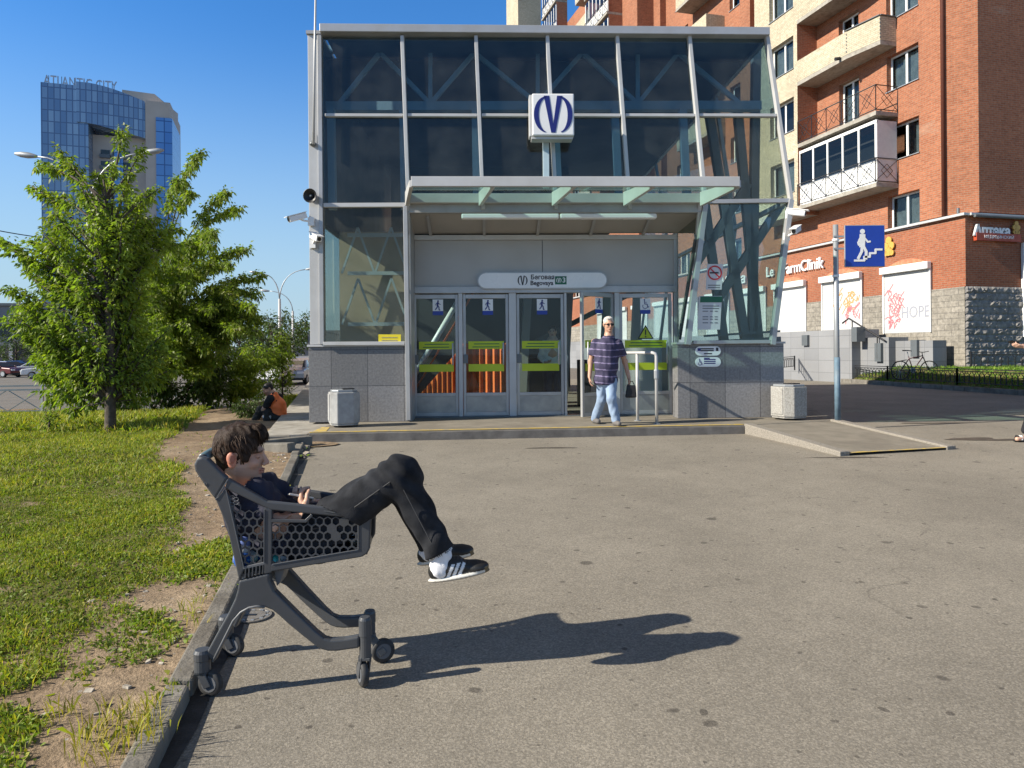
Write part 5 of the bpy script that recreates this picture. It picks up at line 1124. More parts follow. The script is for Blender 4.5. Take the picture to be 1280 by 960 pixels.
def compound(pts, outd, size, nl=5, lo=.7, hi=1.35, yellow=.15):
    """compound drooping leaves at pts with outward directions"""
    n = len(pts); d = outd + RNG.normal(size=(n, 3)) * .55; d[:, 2] -= .25; d /= np.linalg.norm(d, axis=1, keepdims=True)
    sz = size * RNG.uniform(.7, 1.25, n); Bs, Ds, Ls, Ws, Cs = [], [], [], [], []; lc = leafcols(n, lo, hi, yellow)
    for k in range(nl):
        t = (k // 2 + .6) / (nl / 2 + .6) if k < nl - 1 else 1.0
        sd = np.cross(d, rnd_unit(n)); sd /= np.linalg.norm(sd, axis=1, keepdims=True) + 1e-9
        dd = d * (.75 if k < nl - 1 else 1) + sd * (.75 if k < nl - 1 else .1); dd[:, 2] -= .35; dd /= np.linalg.norm(dd, axis=1, keepdims=True)
        Bs.append(pts + d * (sz * t * .9)[:, None]); Ds.append(dd); Ls.append(sz * RNG.uniform(.55, .85, n)); Ws.append(sz * RNG.uniform(.25, .4, n)); Cs.append(lc * RNG.uniform(.9, 1.1, (n, 1)))
    return leaflets(np.concatenate(Bs), np.concatenate(Ds), np.concatenate(Ls), np.concatenate(Ws), np.concatenate(Cs), .35)
def bez(a, b, c, n):
    t = np.linspace(0, 1, n)[:, None]; return (1 - t) ** 2 * a + 2 * t * (1 - t) * b + t * t * c
def tree(name, label, cat, base, tips, vols, trunk_r, size, per_m, group=None, mat='foliage', inner=0, nl=5, th=None, lo=.7, hi=1.35, crownz=None, seed=1):
    """tips: world points where shoots end; vols: ellipsoids (centre, radii, number of inner limbs)"""
    global RNG
    RNG = np.random.default_rng(seed); rr = random.Random(seed)
    base = Vector(base); t = thing(name, base, label, cat, group)
    top = max([p.z for p in tips] + [c[2] + r[2] for c, r, _ in vols]); H_ = top - base.z
    ax = [base + Vector((rr.uniform(-.05, .05) * H_ * .3 * k, rr.uniform(-.05, .05) * H_ * .3 * k, H_ * .8 * k)) for k in (0, .2, .4, .6, .8, 1)]
    mb = MB(); mb.tube([ax[0] - Vector((0, 0, .1))] + ax, [trunk_r * 1.35] + [trunk_r * (1.12 - .95 * k) for k in (0, .2, .4, .6, .8, 1)], 9)
    tr_ = mb.build('trunk', M['bark'], t, smooth=True)
    alltips = [np.array(p) for p in tips]; nt_ = len(alltips)
    for c, r, n in vols:
        d = rnd_unit(n); rad = RNG.uniform(.45, 1.0, n) ** .6; alltips += list(np.array(c) + d * np.array(r) * rad[:, None])
    limb = MB(); PT, OD = [], []
    for iq_, q in enumerate(alltips):
        sprig = iq_ < nt_
        hz = max(.12, min(.92, ((q[2] - base.z) / H_ - rr.uniform(.12, .3)) / .8)); k = hz * 5; i = min(int(k), 4)
        s0 = np.array(ax[i].lerp(ax[i + 1], k - i)); m_ = (s0 + q) / 2; m_ += np.array([rr.uniform(-.1, .1), rr.uniform(-.1, .1), -.05 + .12 * np.linalg.norm((q - s0)[:2])]) * 1.0
        pts = bez(s0, m_, q, 9); ln = np.linalg.norm(q - s0)
        limb.tube([Vector(p) for p in pts[::2]], [trunk_r * .28 * min(1, ln / 1.5) * (1 - .85 * j / 4) + .004 for j in range(5)], 5)
        n = max(4, int(ln * per_m * (.8 if sprig else 1))); tt = RNG.uniform(.45 if sprig else .30, 1.0, n) ** (.6 if sprig else .75); p = bez(s0, m_, q, 60)[np.minimum((tt * 59).astype(int), 59)]
        od = (q - s0) / (ln + 1e-6); sp = size * RNG.uniform(.1, 1.35 if sprig else 2.0, n)[:, None] * rnd_unit(n); sp *= (1.15 - .6 * tt)[:, None]
        PT.append(p + sp); OD.append(od[None] * .6 + sp / size * .5)
    limb.build('limbs', M['bark'], t, smooth=True)
    PT = np.concatenate(PT); OD = np.concatenate(OD)
    V, F, C = compound(PT, OD, size, nl, lo, hi); npmesh('crown', V, F, M[mat], t, col=C); return t
# --- the two young maples by the path
Yn = 12.6; tb1 = G(138, 541)
def tp(lst, Y, j=.5): 
    rr = random.Random(5); return [P(u, v, Y + rr.uniform(-j, j)) for u, v in lst]
tips1 = tp([(153, 160), (176, 187), (73, 190), (49, 206), (75, 245), (120, 215), (140, 205), (165, 215), (40, 232), (90, 205), (105, 240), (14, 312), (5, 300), (6, 362), (32, 330), (40, 300), (30, 420), (52, 470), (40, 400), (60, 280), (60, 500), (85, 515), (22, 385), (110, 505), (180, 500), (150, 480), (155, 235), (185, 240), (200, 235), (70, 440), (45, 445)], Yn)
vol1 = [((P(120, 300, Yn)), (1.25, 1.0, .85), 34), ((P(105, 390, Yn)), (1.35, 1.1, .95), 44), ((P(150, 440, Yn)), (1.0, 1.0, .75), 26), ((P(90, 465, Yn)), (.75, .7, .5), 14), ((P(130, 245, Yn)), (.7, .7, .5), 10), ((P(185, 310, Yn + .6)), (.75, .8, .8), 20)]
vol1 = [(tuple(c), r, n) for c, r, n in vol1]
tree('maple_tree', 'young leafy maple with a dark slim trunk, the nearest tree on the grass verge', 'tree', tb1, tips1, vol1, .085, .115, 40, 'young maples on the verge', seed=11, hi=1.4)
Yb = 16.3; tb2 = G(205, 513)
tips2 = tp([(250, 190), (285, 239), (300, 262), (309, 312), (240, 240), (325, 367), (318, 385), (290, 330), (222, 225), (300, 400), (330, 345), (268, 290), (285, 430)], Yb, .7)
vol2 = [((P(225, 320, Yb)), (.85, 1.1, .75), 14), ((P(240, 385, Yb)), (1.35, 1.2, 1.0), 32), ((P(222, 440, Yb)), (1.4, 1.1, .7), 28), ((P(195, 420, Yb)), (1.2, 1.2, 1.0), 22), ((P(285, 405, Yb)), (.95, .9, .75), 15)]
vol2 = [(tuple(c), r, n) for c, r, n in vol2]
tree('maple_tree', 'taller dark maple standing behind the nearest maple, beside the dirt path', 'tree', tb2, tips2, vol2, .09, .125, 28, 'young maples on the verge', seed=12, mat='foliage', lo=.55, hi=1.2)
# --- bushes along the path and the sapling
def bush(name, label, u, v, Y, w_, h, n, seed, size=.12, mat='foliage', group=None, cat='bush', per=20, hi=1.3):
    b = P(u, v, Y); b.z = float(gz(b.x, b.y)); c = (b.x, b.y, b.z + h * .52)
    return tree(name, label, cat, b, [], [(c, (w_ / 2, w_ / 2.4, h * .5), n)], .03, size, per, group, mat, seed=seed, hi=hi)
bush('bush', 'broad bright green bush behind the dark maple, left of the dirt path', 288, 492, 21.5, 2.3, 2.0, 60, 21, .15, per=26)
bush('bush', 'rounded green bush farther along the path, beside the sapling', 318, 485, 26.0, 2.2, 2.2, 50, 22, .16, per=22)
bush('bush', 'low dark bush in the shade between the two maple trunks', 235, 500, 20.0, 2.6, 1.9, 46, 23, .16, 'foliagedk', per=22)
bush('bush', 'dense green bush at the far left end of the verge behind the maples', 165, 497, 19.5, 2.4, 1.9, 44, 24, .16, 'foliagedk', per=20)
bush('sapling', 'slender leafy sapling between the path and the white car', 353, 484, 23.0, .75, 2.35, 30, 25, .13, cat='sapling', per=30)
bush('weed_plant', 'small knee high weed plant on the grass, left of the maple trunk', 62, 540, 12.2, .30, .42, 22, 26, .055, 'foliage', cat='weed', per=40)
bush('weed_plant', 'low leafy weed growing beside the seated worker at the path edge', 312, 520, 14.6, .7, .45, 36, 27, .07, 'foliagedk', cat='weed', per=40)
# --- distant trees
far = [(338, 62, 4.6, 6.0), (352, 66, 5.0, 6.4), (372, 80, 5.2, 6.6), (385, 84, 4.8, 7.2), (325, 72, 5.0, 6.2), (300, 70, 5.0, 6.0), (270, 78, 5.4, 6.6), (240, 90, 6.0, 7.0), (20, 98, 6.0, 6.0)]
for i, (u, Y, w_, h) in enumerate(far):
    b = P(u, 450, Y); b.z = -.55
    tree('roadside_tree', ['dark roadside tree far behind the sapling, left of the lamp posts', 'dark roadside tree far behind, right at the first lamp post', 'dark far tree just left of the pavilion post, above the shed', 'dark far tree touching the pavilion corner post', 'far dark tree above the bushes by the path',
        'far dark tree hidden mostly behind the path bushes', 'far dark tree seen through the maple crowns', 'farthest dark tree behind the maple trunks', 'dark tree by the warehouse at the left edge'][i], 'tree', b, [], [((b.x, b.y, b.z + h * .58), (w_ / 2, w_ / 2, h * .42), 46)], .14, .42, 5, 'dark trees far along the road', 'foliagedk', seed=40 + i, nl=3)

# ---------------------------------------------------------------- grass
def inpoly(px, py, poly):
    n = len(poly); r = np.zeros(len(px), bool); j = n - 1
    for i in range(n):
        xi, yi = poly[i]; xj, yj = poly[j]
        c = ((yi > py) != (yj > py)) & (px < (xj - xi) * (py - yi) / (yj - yi + 1e-12) + xi); r ^= c; j = i
    return r
def gpoly(lst): return [(p.x, p.y) for p in (G(u, v, .06) for u, v in lst)]
lawn_px = [(-900, 880), (0, 877), (37, 852), (67, 827), (104, 810), (108, 793), (146, 768), (154, 747), (187, 731), (205, 716), (215, 690), (229, 664), (221, 631), (224, 612), (232, 603), (222, 588), (196, 570), (192, 560), (205, 548), (228, 532), (250, 516), (262, 505), (268, 497), (262, 490), (230, 486), (0, 489), (-900, 489)]
tufts_px = [[(222, 600), (254, 610), (256, 618), (224, 628)], [(205, 700), (242, 681), (287, 672), (292, 686), (290, 710), (250, 722), (205, 735)], [(117, 810), (146, 777), (200, 764), (221, 797), (200, 818), (138, 829)],
            [(62, 835), (118, 829), (121, 848), (66, 850)], [(-60, 893), (25, 893), (54, 927), (46, 985), (-60, 985)], [(262, 715), (272, 705), (288, 690), (296, 700), (285, 735), (270, 745)], [(210, 850), (228, 838), (234, 852), (216, 872)]]
sparse_px = [[(150, 870), (192, 862), (190, 905), (170, 950), (118, 948), (125, 915)], [(54, 886), (86, 884), (88, 902), (58, 904)], [(238, 750), (252, 740), (256, 765), (240, 790)]]
right_px = [[(340, 500), (352, 483), (372, 480), (384, 484), (360, 505), (345, 520)], [(298, 488), (325, 484), (338, 486), (300, 496)]]
def blades(name, polys, dens, h, wd, box, seed, mat='grass', zf=soilz, broad=.4, cl=1.0, kind=True, yel=.2):
    rg = np.random.default_rng(seed); x0, x1, y0, y1 = box; n = int((x1 - x0) * (y1 - y0) * dens)
    px, py = rg.uniform(x0, x1, n), rg.uniform(y0, y1, n)
    jx = px + .05 * np.sin(py * 9 + 2 * np.sin(px * 5)) + rg.normal(0, .03, n); jy = py + .07 * np.sin(px * 7) + rg.normal(0, .04, n)
    k = np.zeros(n, bool)
    for p in polys: k |= inpoly(jx, jy, p)
    cm = .5 + .5 * np.sin(px * 2.3 + 1.7 * np.sin(py * 1.9)) * np.sin(py * 2.9 + 1.3 * np.sin(px * 3.1)); cm2 = .5 + .5 * np.sin(px * 8.7 + 3 * np.sin(py * 5.3)) * np.sin(py * 7.9 + 2 * np.sin(px * 6.1))
    k &= rg.random(n) < (.30 + .45 * cm + .4 * cm2) ** cl
    px, py, cm, cm2 = px[k], py[k], cm[k], cm2[k]; n = len(px)
    if not n: return None
    b = np.stack([px, py, zf(px, py) - .004], -1); a = rg.uniform(0, 2 * np.pi, n); side = np.stack([np.cos(a), np.sin(a), np.zeros(n)], -1)
    br = rg.random(n) < broad; hh = h * rg.uniform(.45, 1.25, n) * (.6 + .5 * cm + .35 * cm2); hh[br] *= .75
    W_ = wd * rg.uniform(.6, 1.4, n); W_[br] *= 3.2; lean = rg.normal(0, .35, (n, 2)); lean[br] *= 1.9
    tip = b + np.stack([lean[:, 0] * hh, lean[:, 1] * hh, hh], -1); mid = b * .5 + tip * .5; mid[:, 2] += .12 * hh; mid[:, :2] -= lean * (hh * .12)[:, None]
    mid[br] = b[br] * .3 + tip[br] * .7; tip[br, 2] -= .25 * hh[br]
    V = np.stack([b, mid + side * (W_ / 2)[:, None], tip, mid - side * (W_ / 2)[:, None]], 1).reshape(-1, 3); i = np.arange(n) * 4; F = np.stack([i, i + 1, i + 2, i + 3], -1)
    c = np.ones((n, 3)) * rg.uniform(.6, 1.35, n)[:, None]; y = rg.random(n) < yel * (.4 + 1.2 * cm); c[y] *= np.array([1.55, 1.15, .9]); c[br] *= np.array([.72, .92, .9]); c *= (.8 + .35 * cm)[:, None]
    return npmesh(name, V, F, M[mat], col=np.repeat(c, 4, 0))
lp = gpoly(lawn_px); tp_ = [gpoly(p) for p in tufts_px]; spx = [gpoly(p) for p in sparse_px]; rpx = [gpoly(p) for p in right_px]
parts = []
gx, gy = np.arange(-22, -1.2, .06), np.arange(2.0, 24.2, .06)
T(grid_sheet('turf_base', gx, gy, .003, M['turf'], inside=lambda c: np.all([inpoly(c[:, 0] + a + RNG.normal(0, .03, len(c)), c[:, 1] + b, lp) for a, b in ((.16, 0), (-.1, 0), (.05, .2), (.05, -.2), (.12, -.15), (.12, .15))], axis=0), zf=soilz), kind='structure')
def near_mask(polys, d): return polys
o = blades('verge_grass', [lp], 10500, .042, .005, (-6.6, -1.3, 2.3, 7.0), 1, broad=.45, cl=1.1); parts.append(o)
o = blades('verge_grass', [lp], 2600, .06, .009, (-11, -2, 7.0, 12.0), 2, broad=.3, cl=.6); parts.append(o)
o = blades('verge_grass', [lp], 700, .14, .022, (-22, -4.0, 12.0, 24.0), 3, cl=.6); parts.append(o)
o = blades('verge_grass', tp_, 10000, .042, .006, (-4.6, -1.2, 2.0, 6.5), 4, broad=.65, cl=1.3); parts.append(o)
o = blades('verge_grass', spx, 3000, .08, .005, (-3, -1.2, 2.2, 5.5), 5, broad=.1, yel=.6); parts.append(o)
o = blades('verge_grass', rpx, 500, .14, .02, (-9, -4, 12, 26), 6); parts.append(o)
o = blades('verge_grass', [[(-7, 2), (-1.2, 2), (-3.2, 12), (-9, 12)]], 26, .035, .01, (-7, -1.3, 2.0, 12), 7, broad=.6, yel=.5); parts.append(o)
def join(objs, name):
    bm = bmesh.new()
    me0 = objs[0].data
    for o_ in objs[1:]: pass
    V = []; F = []; C = []; n = 0
    for o_ in objs:
        me = o_.data; v = np.empty(len(me.vertices) * 3, np.float32); me.vertices.foreach_get('co', v); f = np.empty(len(me.loops), np.int32); me.loops.foreach_get('vertex_index', f)
        c = np.empty(len(me.vertices) * 4, np.float32); me.color_attributes['Col'].data.foreach_get('color', c)
        V.append(v.reshape(-1, 3)); F.append(f.reshape(-1, 4) + n); C.append(c.reshape(-1, 4)[:, :3]); n += len(me.vertices); mat = me.materials[0]
        bpy.data.objects.remove(o_); bpy.data.meshes.remove(me)
    bm.free(); return npmesh(name, np.concatenate(V), np.concatenate(F), mat, col=np.concatenate(C))
T(join([p for p in parts if p], 'verge_grass'), kind='stuff')
lg = blades('lawn_grass', [[(lawn_x(19) + .15, 19.0), (40, 19.0), (40, 40), (lawn_x(38) + .15, 38)]], 330, .085, .03, (12, 26, 19, 38), 8, 'lawn', lawnz, broad=.2, cl=.3, yel=.1); T(lg, kind='stuff')
# dry flower heads and litter chips on the soil
rg = np.random.default_rng(4); ch = MB()
for i in range(150):
    y = rg.uniform(2.3, 9.5); x = kx(y) - .12 - abs(rg.normal(0, .55)); z = float(soilz(x, y)); s_ = rg.uniform(.006, .018)
    ch.xf(Matrix.Identity(4)); n0 = len(ch.v); ch.box((-s_, -s_ * rg.uniform(.4, 1), -s_ * .3), (s_, s_ * rg.uniform(.4, 1), s_ * .35)); ch.xf(Matrix.Translation((x, y, z + s_ * .2)) @ Matrix.Rotation(rg.uniform(0, 6), 4, 'Z') @ Matrix.Rotation(rg.uniform(-.4, .4), 4, 'X'), n0)
T(ch.build('gravel', pmat('pale chips', (.40, .36, .30), .9, var=.5, vs=30)), kind='stuff')
# ---------------------------------------------------------------- street things
# sign post with the underpass sign
sp0 = GZ(1047, 526, PZ); spt = thing('sign_post', sp0, 'tall galvanised sign post carrying the blue underpass sign at the ramp', 'sign post')
ztop_ = P(1047, 281, sp0.y).z
mb = MB(); mb.tube([sp0, Vector((sp0.x - .01, sp0.y, ztop_))], .042, 12); mb.build('pole', M['galv'], spt, smooth=True)
mb = MB(); mb.tube([sp0, Vector((sp0.x, sp0.y, PZ + 1.05))], .046, 12); mb.build('blue_sleeve', pmat('blue grey pole paint', (.12, .19, .25), .6, var=.3, vs=8, dirt=(.25, .27, .28)), spt, smooth=True)
for zz in (P(1047, 300, sp0.y).z, P(1047, 345, sp0.y).z):
    mb = MB(); mb.lathe([(.05, -.02), (.055, -.015), (.055, .015), (.05, .02)], (sp0.x - .01, sp0.y, zz), 12); mb.build('clamp', M['whiteplastic'], spt)
Ys = sp0.y - .08; q0, q1 = P(1056, 334, Ys), P(1106, 281, Ys); cxs, czs = (q0.x + q1.x) / 2, (q0.z + q1.z) / 2; hs_ = (q1.x - q0.x) / 2; hv = (q1.z - q0.z) / 2
us = thing('underpass_sign', (cxs, Ys, q0.z), 'square blue sign of a white figure walking down steps', 'traffic sign')
mb = MB(); mb.box((cxs - hs_, Ys, czs - hv), (cxs + hs_, Ys + .025, czs + hv)); mb.build('sign_backing', M['galv'], us, bevel=.01)
mb = MB(); mb.box((cxs - hs_ + .012, Ys - .003, czs - hv + .012), (cxs + hs_ - .012, Ys - .0005, czs + hv - .012)); mb.build('blue_face', M['blueink'], us)
Mx = frameM((cxs, Ys - .0055, czs), (1, 0, 0), (0, 0, 1)); s_ = hs_ * 2; mb = MB()
stp = [(-.26, -.36), (-.02, -.36), (-.02, -.27), (.12, -.27), (.12, -.18), (.26, -.18), (.26, -.09), (.42, -.09)]
flat_strokes(mb, [(x * s_, y * s_) for x, y in stp], .05 * s_, Mx); mb.build('steps_symbol', M['white'], us)
mb = MB(); disc(mb, (-.06 * s_, .36 * s_), .062 * s_, Mx)
for pts, wd in (([(-.06, .26), (-.07, .0)], .14), ([(-.07, .02), (-.08, -.13), (-.17, -.31)], .065), ([(-.05, .02), (.03, -.14), (.02, -.32)], .065), ([(-.05, .25), (.07, .1), (.13, .11)], .045), ([(-.09, .25), (-.17, .08), (-.15, .02)], .045)):
    flat_strokes(mb, [(x * s_, y * s_) for x, y in pts], wd * s_, Mx)
mb.build('walking_figure', M['white'], us)
mb = MB(); mb.box((sp0.x - .06, Ys + .026, czs - .05), (cxs, Ys + .05, czs - .02)); mb.box((sp0.x - .06, Ys + .026, czs + .15), (cxs, Ys + .05, czs + .18)); 
for z_ in (-.05, .15):
    mb = MB(); mb.box((sp0.x - .06, Ys + .026, czs + z_), (cxs, Ys + .05, czs + z_ + .03)); mb.build('sign_bracket', M['galv'], us)
# street lamps
def lamp(label, base, H_, arms, r0=.11):
    t = thing('street_lamp', base, label, 'street lamp', 'street lamps'); base = Vector(base)
    mb = MB(); mb.tube([base, base + Vector((0, 0, H_ * .75))], [r0, r0 * .7], 10); mb.build('pole', M['alulight'], t, smooth=True)
    for (dx, dy, dz) in arms:
        s0 = base + Vector((0, 0, H_ * .75)); e = base + Vector((dx, dy, H_ + dz)); k = s0 + Vector((dx * .08, dy * .08, (e.z - s0.z) * .75))
        pts = [s0] + [Vector(p) for p in bez(np.array(s0), np.array(k + Vector((0, 0, (e.z - s0.z) * .2))), np.array(e), 9)][1:]
        mb = MB(); mb.tube(pts, [.05] * 4 + [.035] * 5, 8); a = mb.build('arm', M['galv'], t, smooth=True)
        d = (pts[-1] - pts[-2]).normalized(); mb = MB(); L_ = .9
        mb.lathe([(.03, -.1), (.075, .0), (.13, L_ * .35), (.12, L_ * .7), (.05, L_), (0, L_ + .02)], pts[-1], 10, d); mb.build('lamp_head', M['galv'], t, smooth=True)
b = P(112, 470, 30.0); b.z = -.5; hh = 8.6
lamp('tall two armed street lamp rising behind the nearest maple', b, P(112, 192, 30).z + .5, ((P(45, 200, 30).x - b.x, 0, -.1), (P(178, 200, 30).x - b.x, 0, .0)))
for i, (u, vt, Y, la_, ra_, lab) in enumerate(((350, 337, 62, (325, 345), (383, 338), 'double armed street lamp with a pale pole, nearest beside the pavilion'), (366.5, 360, 75, (336, 356), None, 'single armed street lamp just right of the double one'), (371.5, 395, 110, (380, 388), None, 'small far street lamp, last of the row by the pavilion'))):
    b = P(u, 452, Y); b.z = -.5; arms = [(P(*la_, Y).x - b.x, 0, 0)]
    if ra_: arms.append((P(*ra_, Y).x - b.x, 0, .3))
    lamp(lab, b, P(u, vt, Y).z + .2, arms, .16)
# overhead cables
def cable(name, p, q, sag, label, r=.018):
    p, q = np.array(p), np.array(q); m_ = (p + q) / 2; m_[2] -= sag * 2; pts = bez(p, m_, q, 16); mb = MB(); mb.tube([Vector(x) for x in pts], r, 5); o_ = mb.build('overhead_cable', M['black'], smooth=True); T(o_, label, 'cable', 'overhead cables')
cable('c', P(-120, 258, 26), P(112, 302, 30), .25, 'upper black overhead cable at the left edge, ending at the tall lamp', .02)
cable('c', P(-120, 268, 26), P(112, 318, 30), .35, 'lower thick black overhead cable at the left edge', .03)
cable('c', P(112, 372, 30), P(350, 398, 62), .3, 'thin overhead cable between the tall lamp and the double armed lamp', .03)
cable('c', P(350, 402, 62), P(366, 404, 75), .2, 'short cable between the two far lamps', .03)
cable('c', P(371, 404, 75), P(470, 425, 75), .3, 'thin cable running from the far lamp behind the pavilion', .03)
# steel railing of the road on the left
ra0, ra1 = P(-40, 517, 23.0), P(60, 514, 23.5); ra0.z = ra1.z = float(gz(-16, 23.2)); 
rt = thing('road_railing', ra0, 'grey steel road railing with crossed bars at the left edge, behind the grass', 'railing')
dr = (ra1 - ra0).normalized(); mb = MB(); ra0 = ra0 - dr * 4
L_ = 13.0
for zz in (.95, .82, .12): 
    mb = MB(); mb.bar(ra0 + Vector((0, 0, zz)), ra0 + dr * L_ + Vector((0, 0, zz)), .04, .05); mb.build('rail', M['galv'], rt)
k = 0
x_ = 0.0
while x_ < L_:
    p = ra0 + dr * x_; mb = MB(); mb.bar(p, p + Vector((0, 0, 1.0)), .07, .07); mb.build('post', M['galv'], rt)
    mb = MB()
    for j in range(2):
        a = p + dr * (.05 + j * 1.0); b = p + dr * (1.0 + j * 1.0); mb.bar(a + Vector((0, 0, .14)), b + Vector((0, 0, .8)), .025, .025); mb.bar(a + Vector((0, .03, .8)), b + Vector((0, .03, .14)), .025, .025)
    mb.build('crossed_bars', M['galv'], rt); x_ += 2.05
# iron lawn fences
def lawn_fence(label, pts, h, step=.2, post=2.0):
    t = thing('lawn_fence', pts[0], label, 'fence', 'low black lawn fences')
    for a, b in zip(pts[:-1], pts[1:]):
        a, b = Vector(a), Vector(b); d = (b - a).normalized(); n = int((b - a).length / step); mb = MB()
        for zz in (h, h - .07, .08): mb.bar(a + Vector((0, 0, zz)), b + Vector((0, 0, zz)), .025, .025)
        mb.build('rails', M['iron'], t); mb = MB()
        for i in range(n):
            p = a + (b - a) * ((i + .5) / n); mb.bar(p + Vector((0, 0, .08)), p + Vector((0, 0, h - .16)), .024, .024)
            for s_ in (-1, 1): mb.bar(p + Vector((0, 0, h - .17)), p + d * (step * .36 * s_) + Vector((0, 0, h - .11)), .014, .014); mb.bar(p + d * (step * .36 * s_) + Vector((0, 0, h - .11)), p + d * (step * .30 * s_) + Vector((0, 0, h - .07)), .014, .014)
        mb.build('pickets', M['iron'], t); m_ = max(1, int((b - a).length / post))
        for i in range(m_ + 1): p = a + (b - a) * (i / m_); mb = MB(); mb.bar(p - Vector((0, 0, .1)), p + Vector((0, 0, h + .03)), .045, .045); mb.build('post', M['iron'], t)
def lz(x, y): return float(lawnz(np.array([x]), np.array([y]))[0])
y0_, y1_ = 19.1, 31.0
lawn_fence('long low black iron fence along the lawn kerb beside the shaded road', [(lawn_x(y) + .25, y, lz(lawn_x(y) + .25, y)) for y in (y1_, 26.0, 22.5, 19.2)] + [(26.0, 19.2, lz(20, 19.2))], .5)
lawn_fence('back black iron fence of the lawn, in front of the split stone wall', [(15.6, 24.2, lz(15.6, 24.2)), (24, 22.4, lz(24, 22.4))], .55)
pF = [GZ(982, 467, .7), GZ(1010, 466, .7)]; 
lawn_fence('short black iron fence between the pavilion and the terrace, leftmost fence', [(11.0, 29.5, .62), (12.3, 31.0, .66)], .5)
lawn_fence('short black iron fence before the grey terrace, behind the long one', [(12.9, 31.6, .66), (14.2, 28.6, .72)], .52)
# bicycle against the back fence
bc0 = P(1143, 461, 24.7); bz = lz(bc0.x, bc0.y); bc = thing('bicycle', (bc0.x, bc0.y, bz), 'dark parked bicycle with a thin frame in front of the stone wall', 'bicycle')
def bpnt(x, z, y=0): return Vector((bc0.x + x, bc0.y + y + x * .12, bz + z))
for i, x in enumerate((-.52, .55)):
    mb = MB(); c = bpnt(x, .33); mb.tube([c + Vector((.32 * math.cos(t), .02 * math.cos(t), .32 * math.sin(t))) for t in np.linspace(0, 2 * math.pi, 30)], .019, 6); w_ = mb.build('wheel', M['tyre'], bc, smooth=True)
    mb = MB()
    for k in range(9): a = math.pi * k / 9; mb.bar(c - Vector((math.cos(a) * .3, 0, math.sin(a) * .3)), c + Vector((math.cos(a) * .3, 0, math.sin(a) * .3)), .005, .005)
    mb.build('spokes', M['galv'], w_)
fr = pmat('dark red bicycle paint', (.05, .012, .014), .35)
seat, crank, head, rear, front = bpnt(-.22, .82), bpnt(-.05, .33), bpnt(.32, .80), bpnt(-.52, .33), bpnt(.55, .33)
mb = MB()
for a, b in ((seat, crank), (crank, head), (seat + Vector((.02, 0, -.08)), head + Vector((0, 0, .04))), (rear, crank), (rear, seat + Vector((.01, 0, -.1)))): mb.tube([a, b], .018, 8)
mb.build('frame', fr, bc, smooth=True)
mb = MB(); mb.tube([head + Vector((-.03, 0, .14)), head, front], .018, 8); mb.build('fork', M['black'], bc, smooth=True)
mb = MB(); mb.tube([head + Vector((.02, -.3, .19)), head + Vector((-.02, -.1, .16)), head + Vector((-.02, .1, .16)), head + Vector((.02, .3, .19))], .014, 8); mb.build('handlebar', M['black'], bc, smooth=True)
mb = MB(); mb.tube([seat, seat + Vector((-.04, 0, .16))], .014, 8); mb.build('seat_post', M['galv'], bc)
mb = MB(); c = seat + Vector((-.04, 0, .18)); mb.add([c + Vector(p) for p in ((-.13, -.08, 0), (-.13, .08, 0), (.03, .03, 0), (.16, .015, -.01), (.16, -.015, -.01), (.03, -.03, 0))] + [c + Vector(p) for p in ((-.14, -.075, .045), (-.14, .075, .045), (.03, .025, .035), (.15, .012, .02), (.15, -.012, .02), (.03, -.025, .035))],
    [(0, 5, 4, 3, 2, 1), (6, 7, 8, 9, 10, 11)] + [(i, (i + 1) % 6, 6 + (i + 1) % 6, 6 + i) for i in range(6)]); mb.build('saddle', M['black'], bc, bevel=.01)
mb = MB(); mb.lathe([(0, -.02), (.09, -.02), (.09, .02), (0, .02)], crank, 14, (0, 1, 0)); mb.build('chainring', M['galv'], bc)
mb = MB(); mb.bar(crank + Vector((0, -.06, 0)), crank + Vector((.08, -.06, -.14)), .02, .02); mb.bar(crank + Vector((0, .06, 0)), crank + Vector((-.08, .06, .14)), .02, .02); mb.build('crank_arm', M['galv'], bc)
mb = MB(); mb.bar(bpnt(-.75, .62), bpnt(-.3, .7), .08, .02); mb.build('mudguard', M['black'], bc)
# loose kerb stones and rubble where the kerb ends
for i, (u, v, l, rz, lab, tl) in enumerate(((345, 566, .55, 2.7, 'loose pale kerb stone lying flat at the end of the kerb, behind the young man', .06), (357, 559, .75, .75, 'longer loose kerb stone with a dark end, beside the rubble', .0), (340, 556, .5, .3, 'loose kerb stone at the edge of the raised pavement', .03))):
    p = G(u, v, .02); n0 = MB(); n0.box((-l / 2, -.075, -.02), (l / 2, .075, .13)); n0.xf(Matrix.Translation(p) @ Matrix.Rotation(rz, 4, 'Z') @ Matrix.Rotation(tl, 4, 'Y'))
    T(n0.build('kerb_stone', M['kerb'], bevel=.014), lab, 'kerb stone', 'loose kerb stones')
rb_ = MB(); rr = random.Random(9)
for i in range(70):
    p = G(rr.uniform(345, 384), rr.uniform(552, 575), .0); s_ = rr.uniform(.012, .05); n0 = len(rb_.v); rb_.box((-s_, -s_ * .7, -s_ * .4), (s_, s_ * .7, s_ * .6)); rb_.xf(Matrix.Translation(p + Vector((0, 0, .02))) @ Matrix.Rotation(rr.uniform(0, 6), 4, 'Z') @ Matrix.Rotation(rr.uniform(-.6, .6), 4, 'X'), n0)
T(rb_.build('rubble', pmat('broken concrete', (.36, .31, .25), .95, var=.4, vs=10)), kind='stuff')
bf = MB(); pts = blob((-3.25, 10.2), .55, .45, .2, seed=4); bf.add([(x, y, z + .012) for x, y, z in pts], [tuple(range(len(pts)))]); T(bf.build('broken_edge', M['soil']), kind='structure')
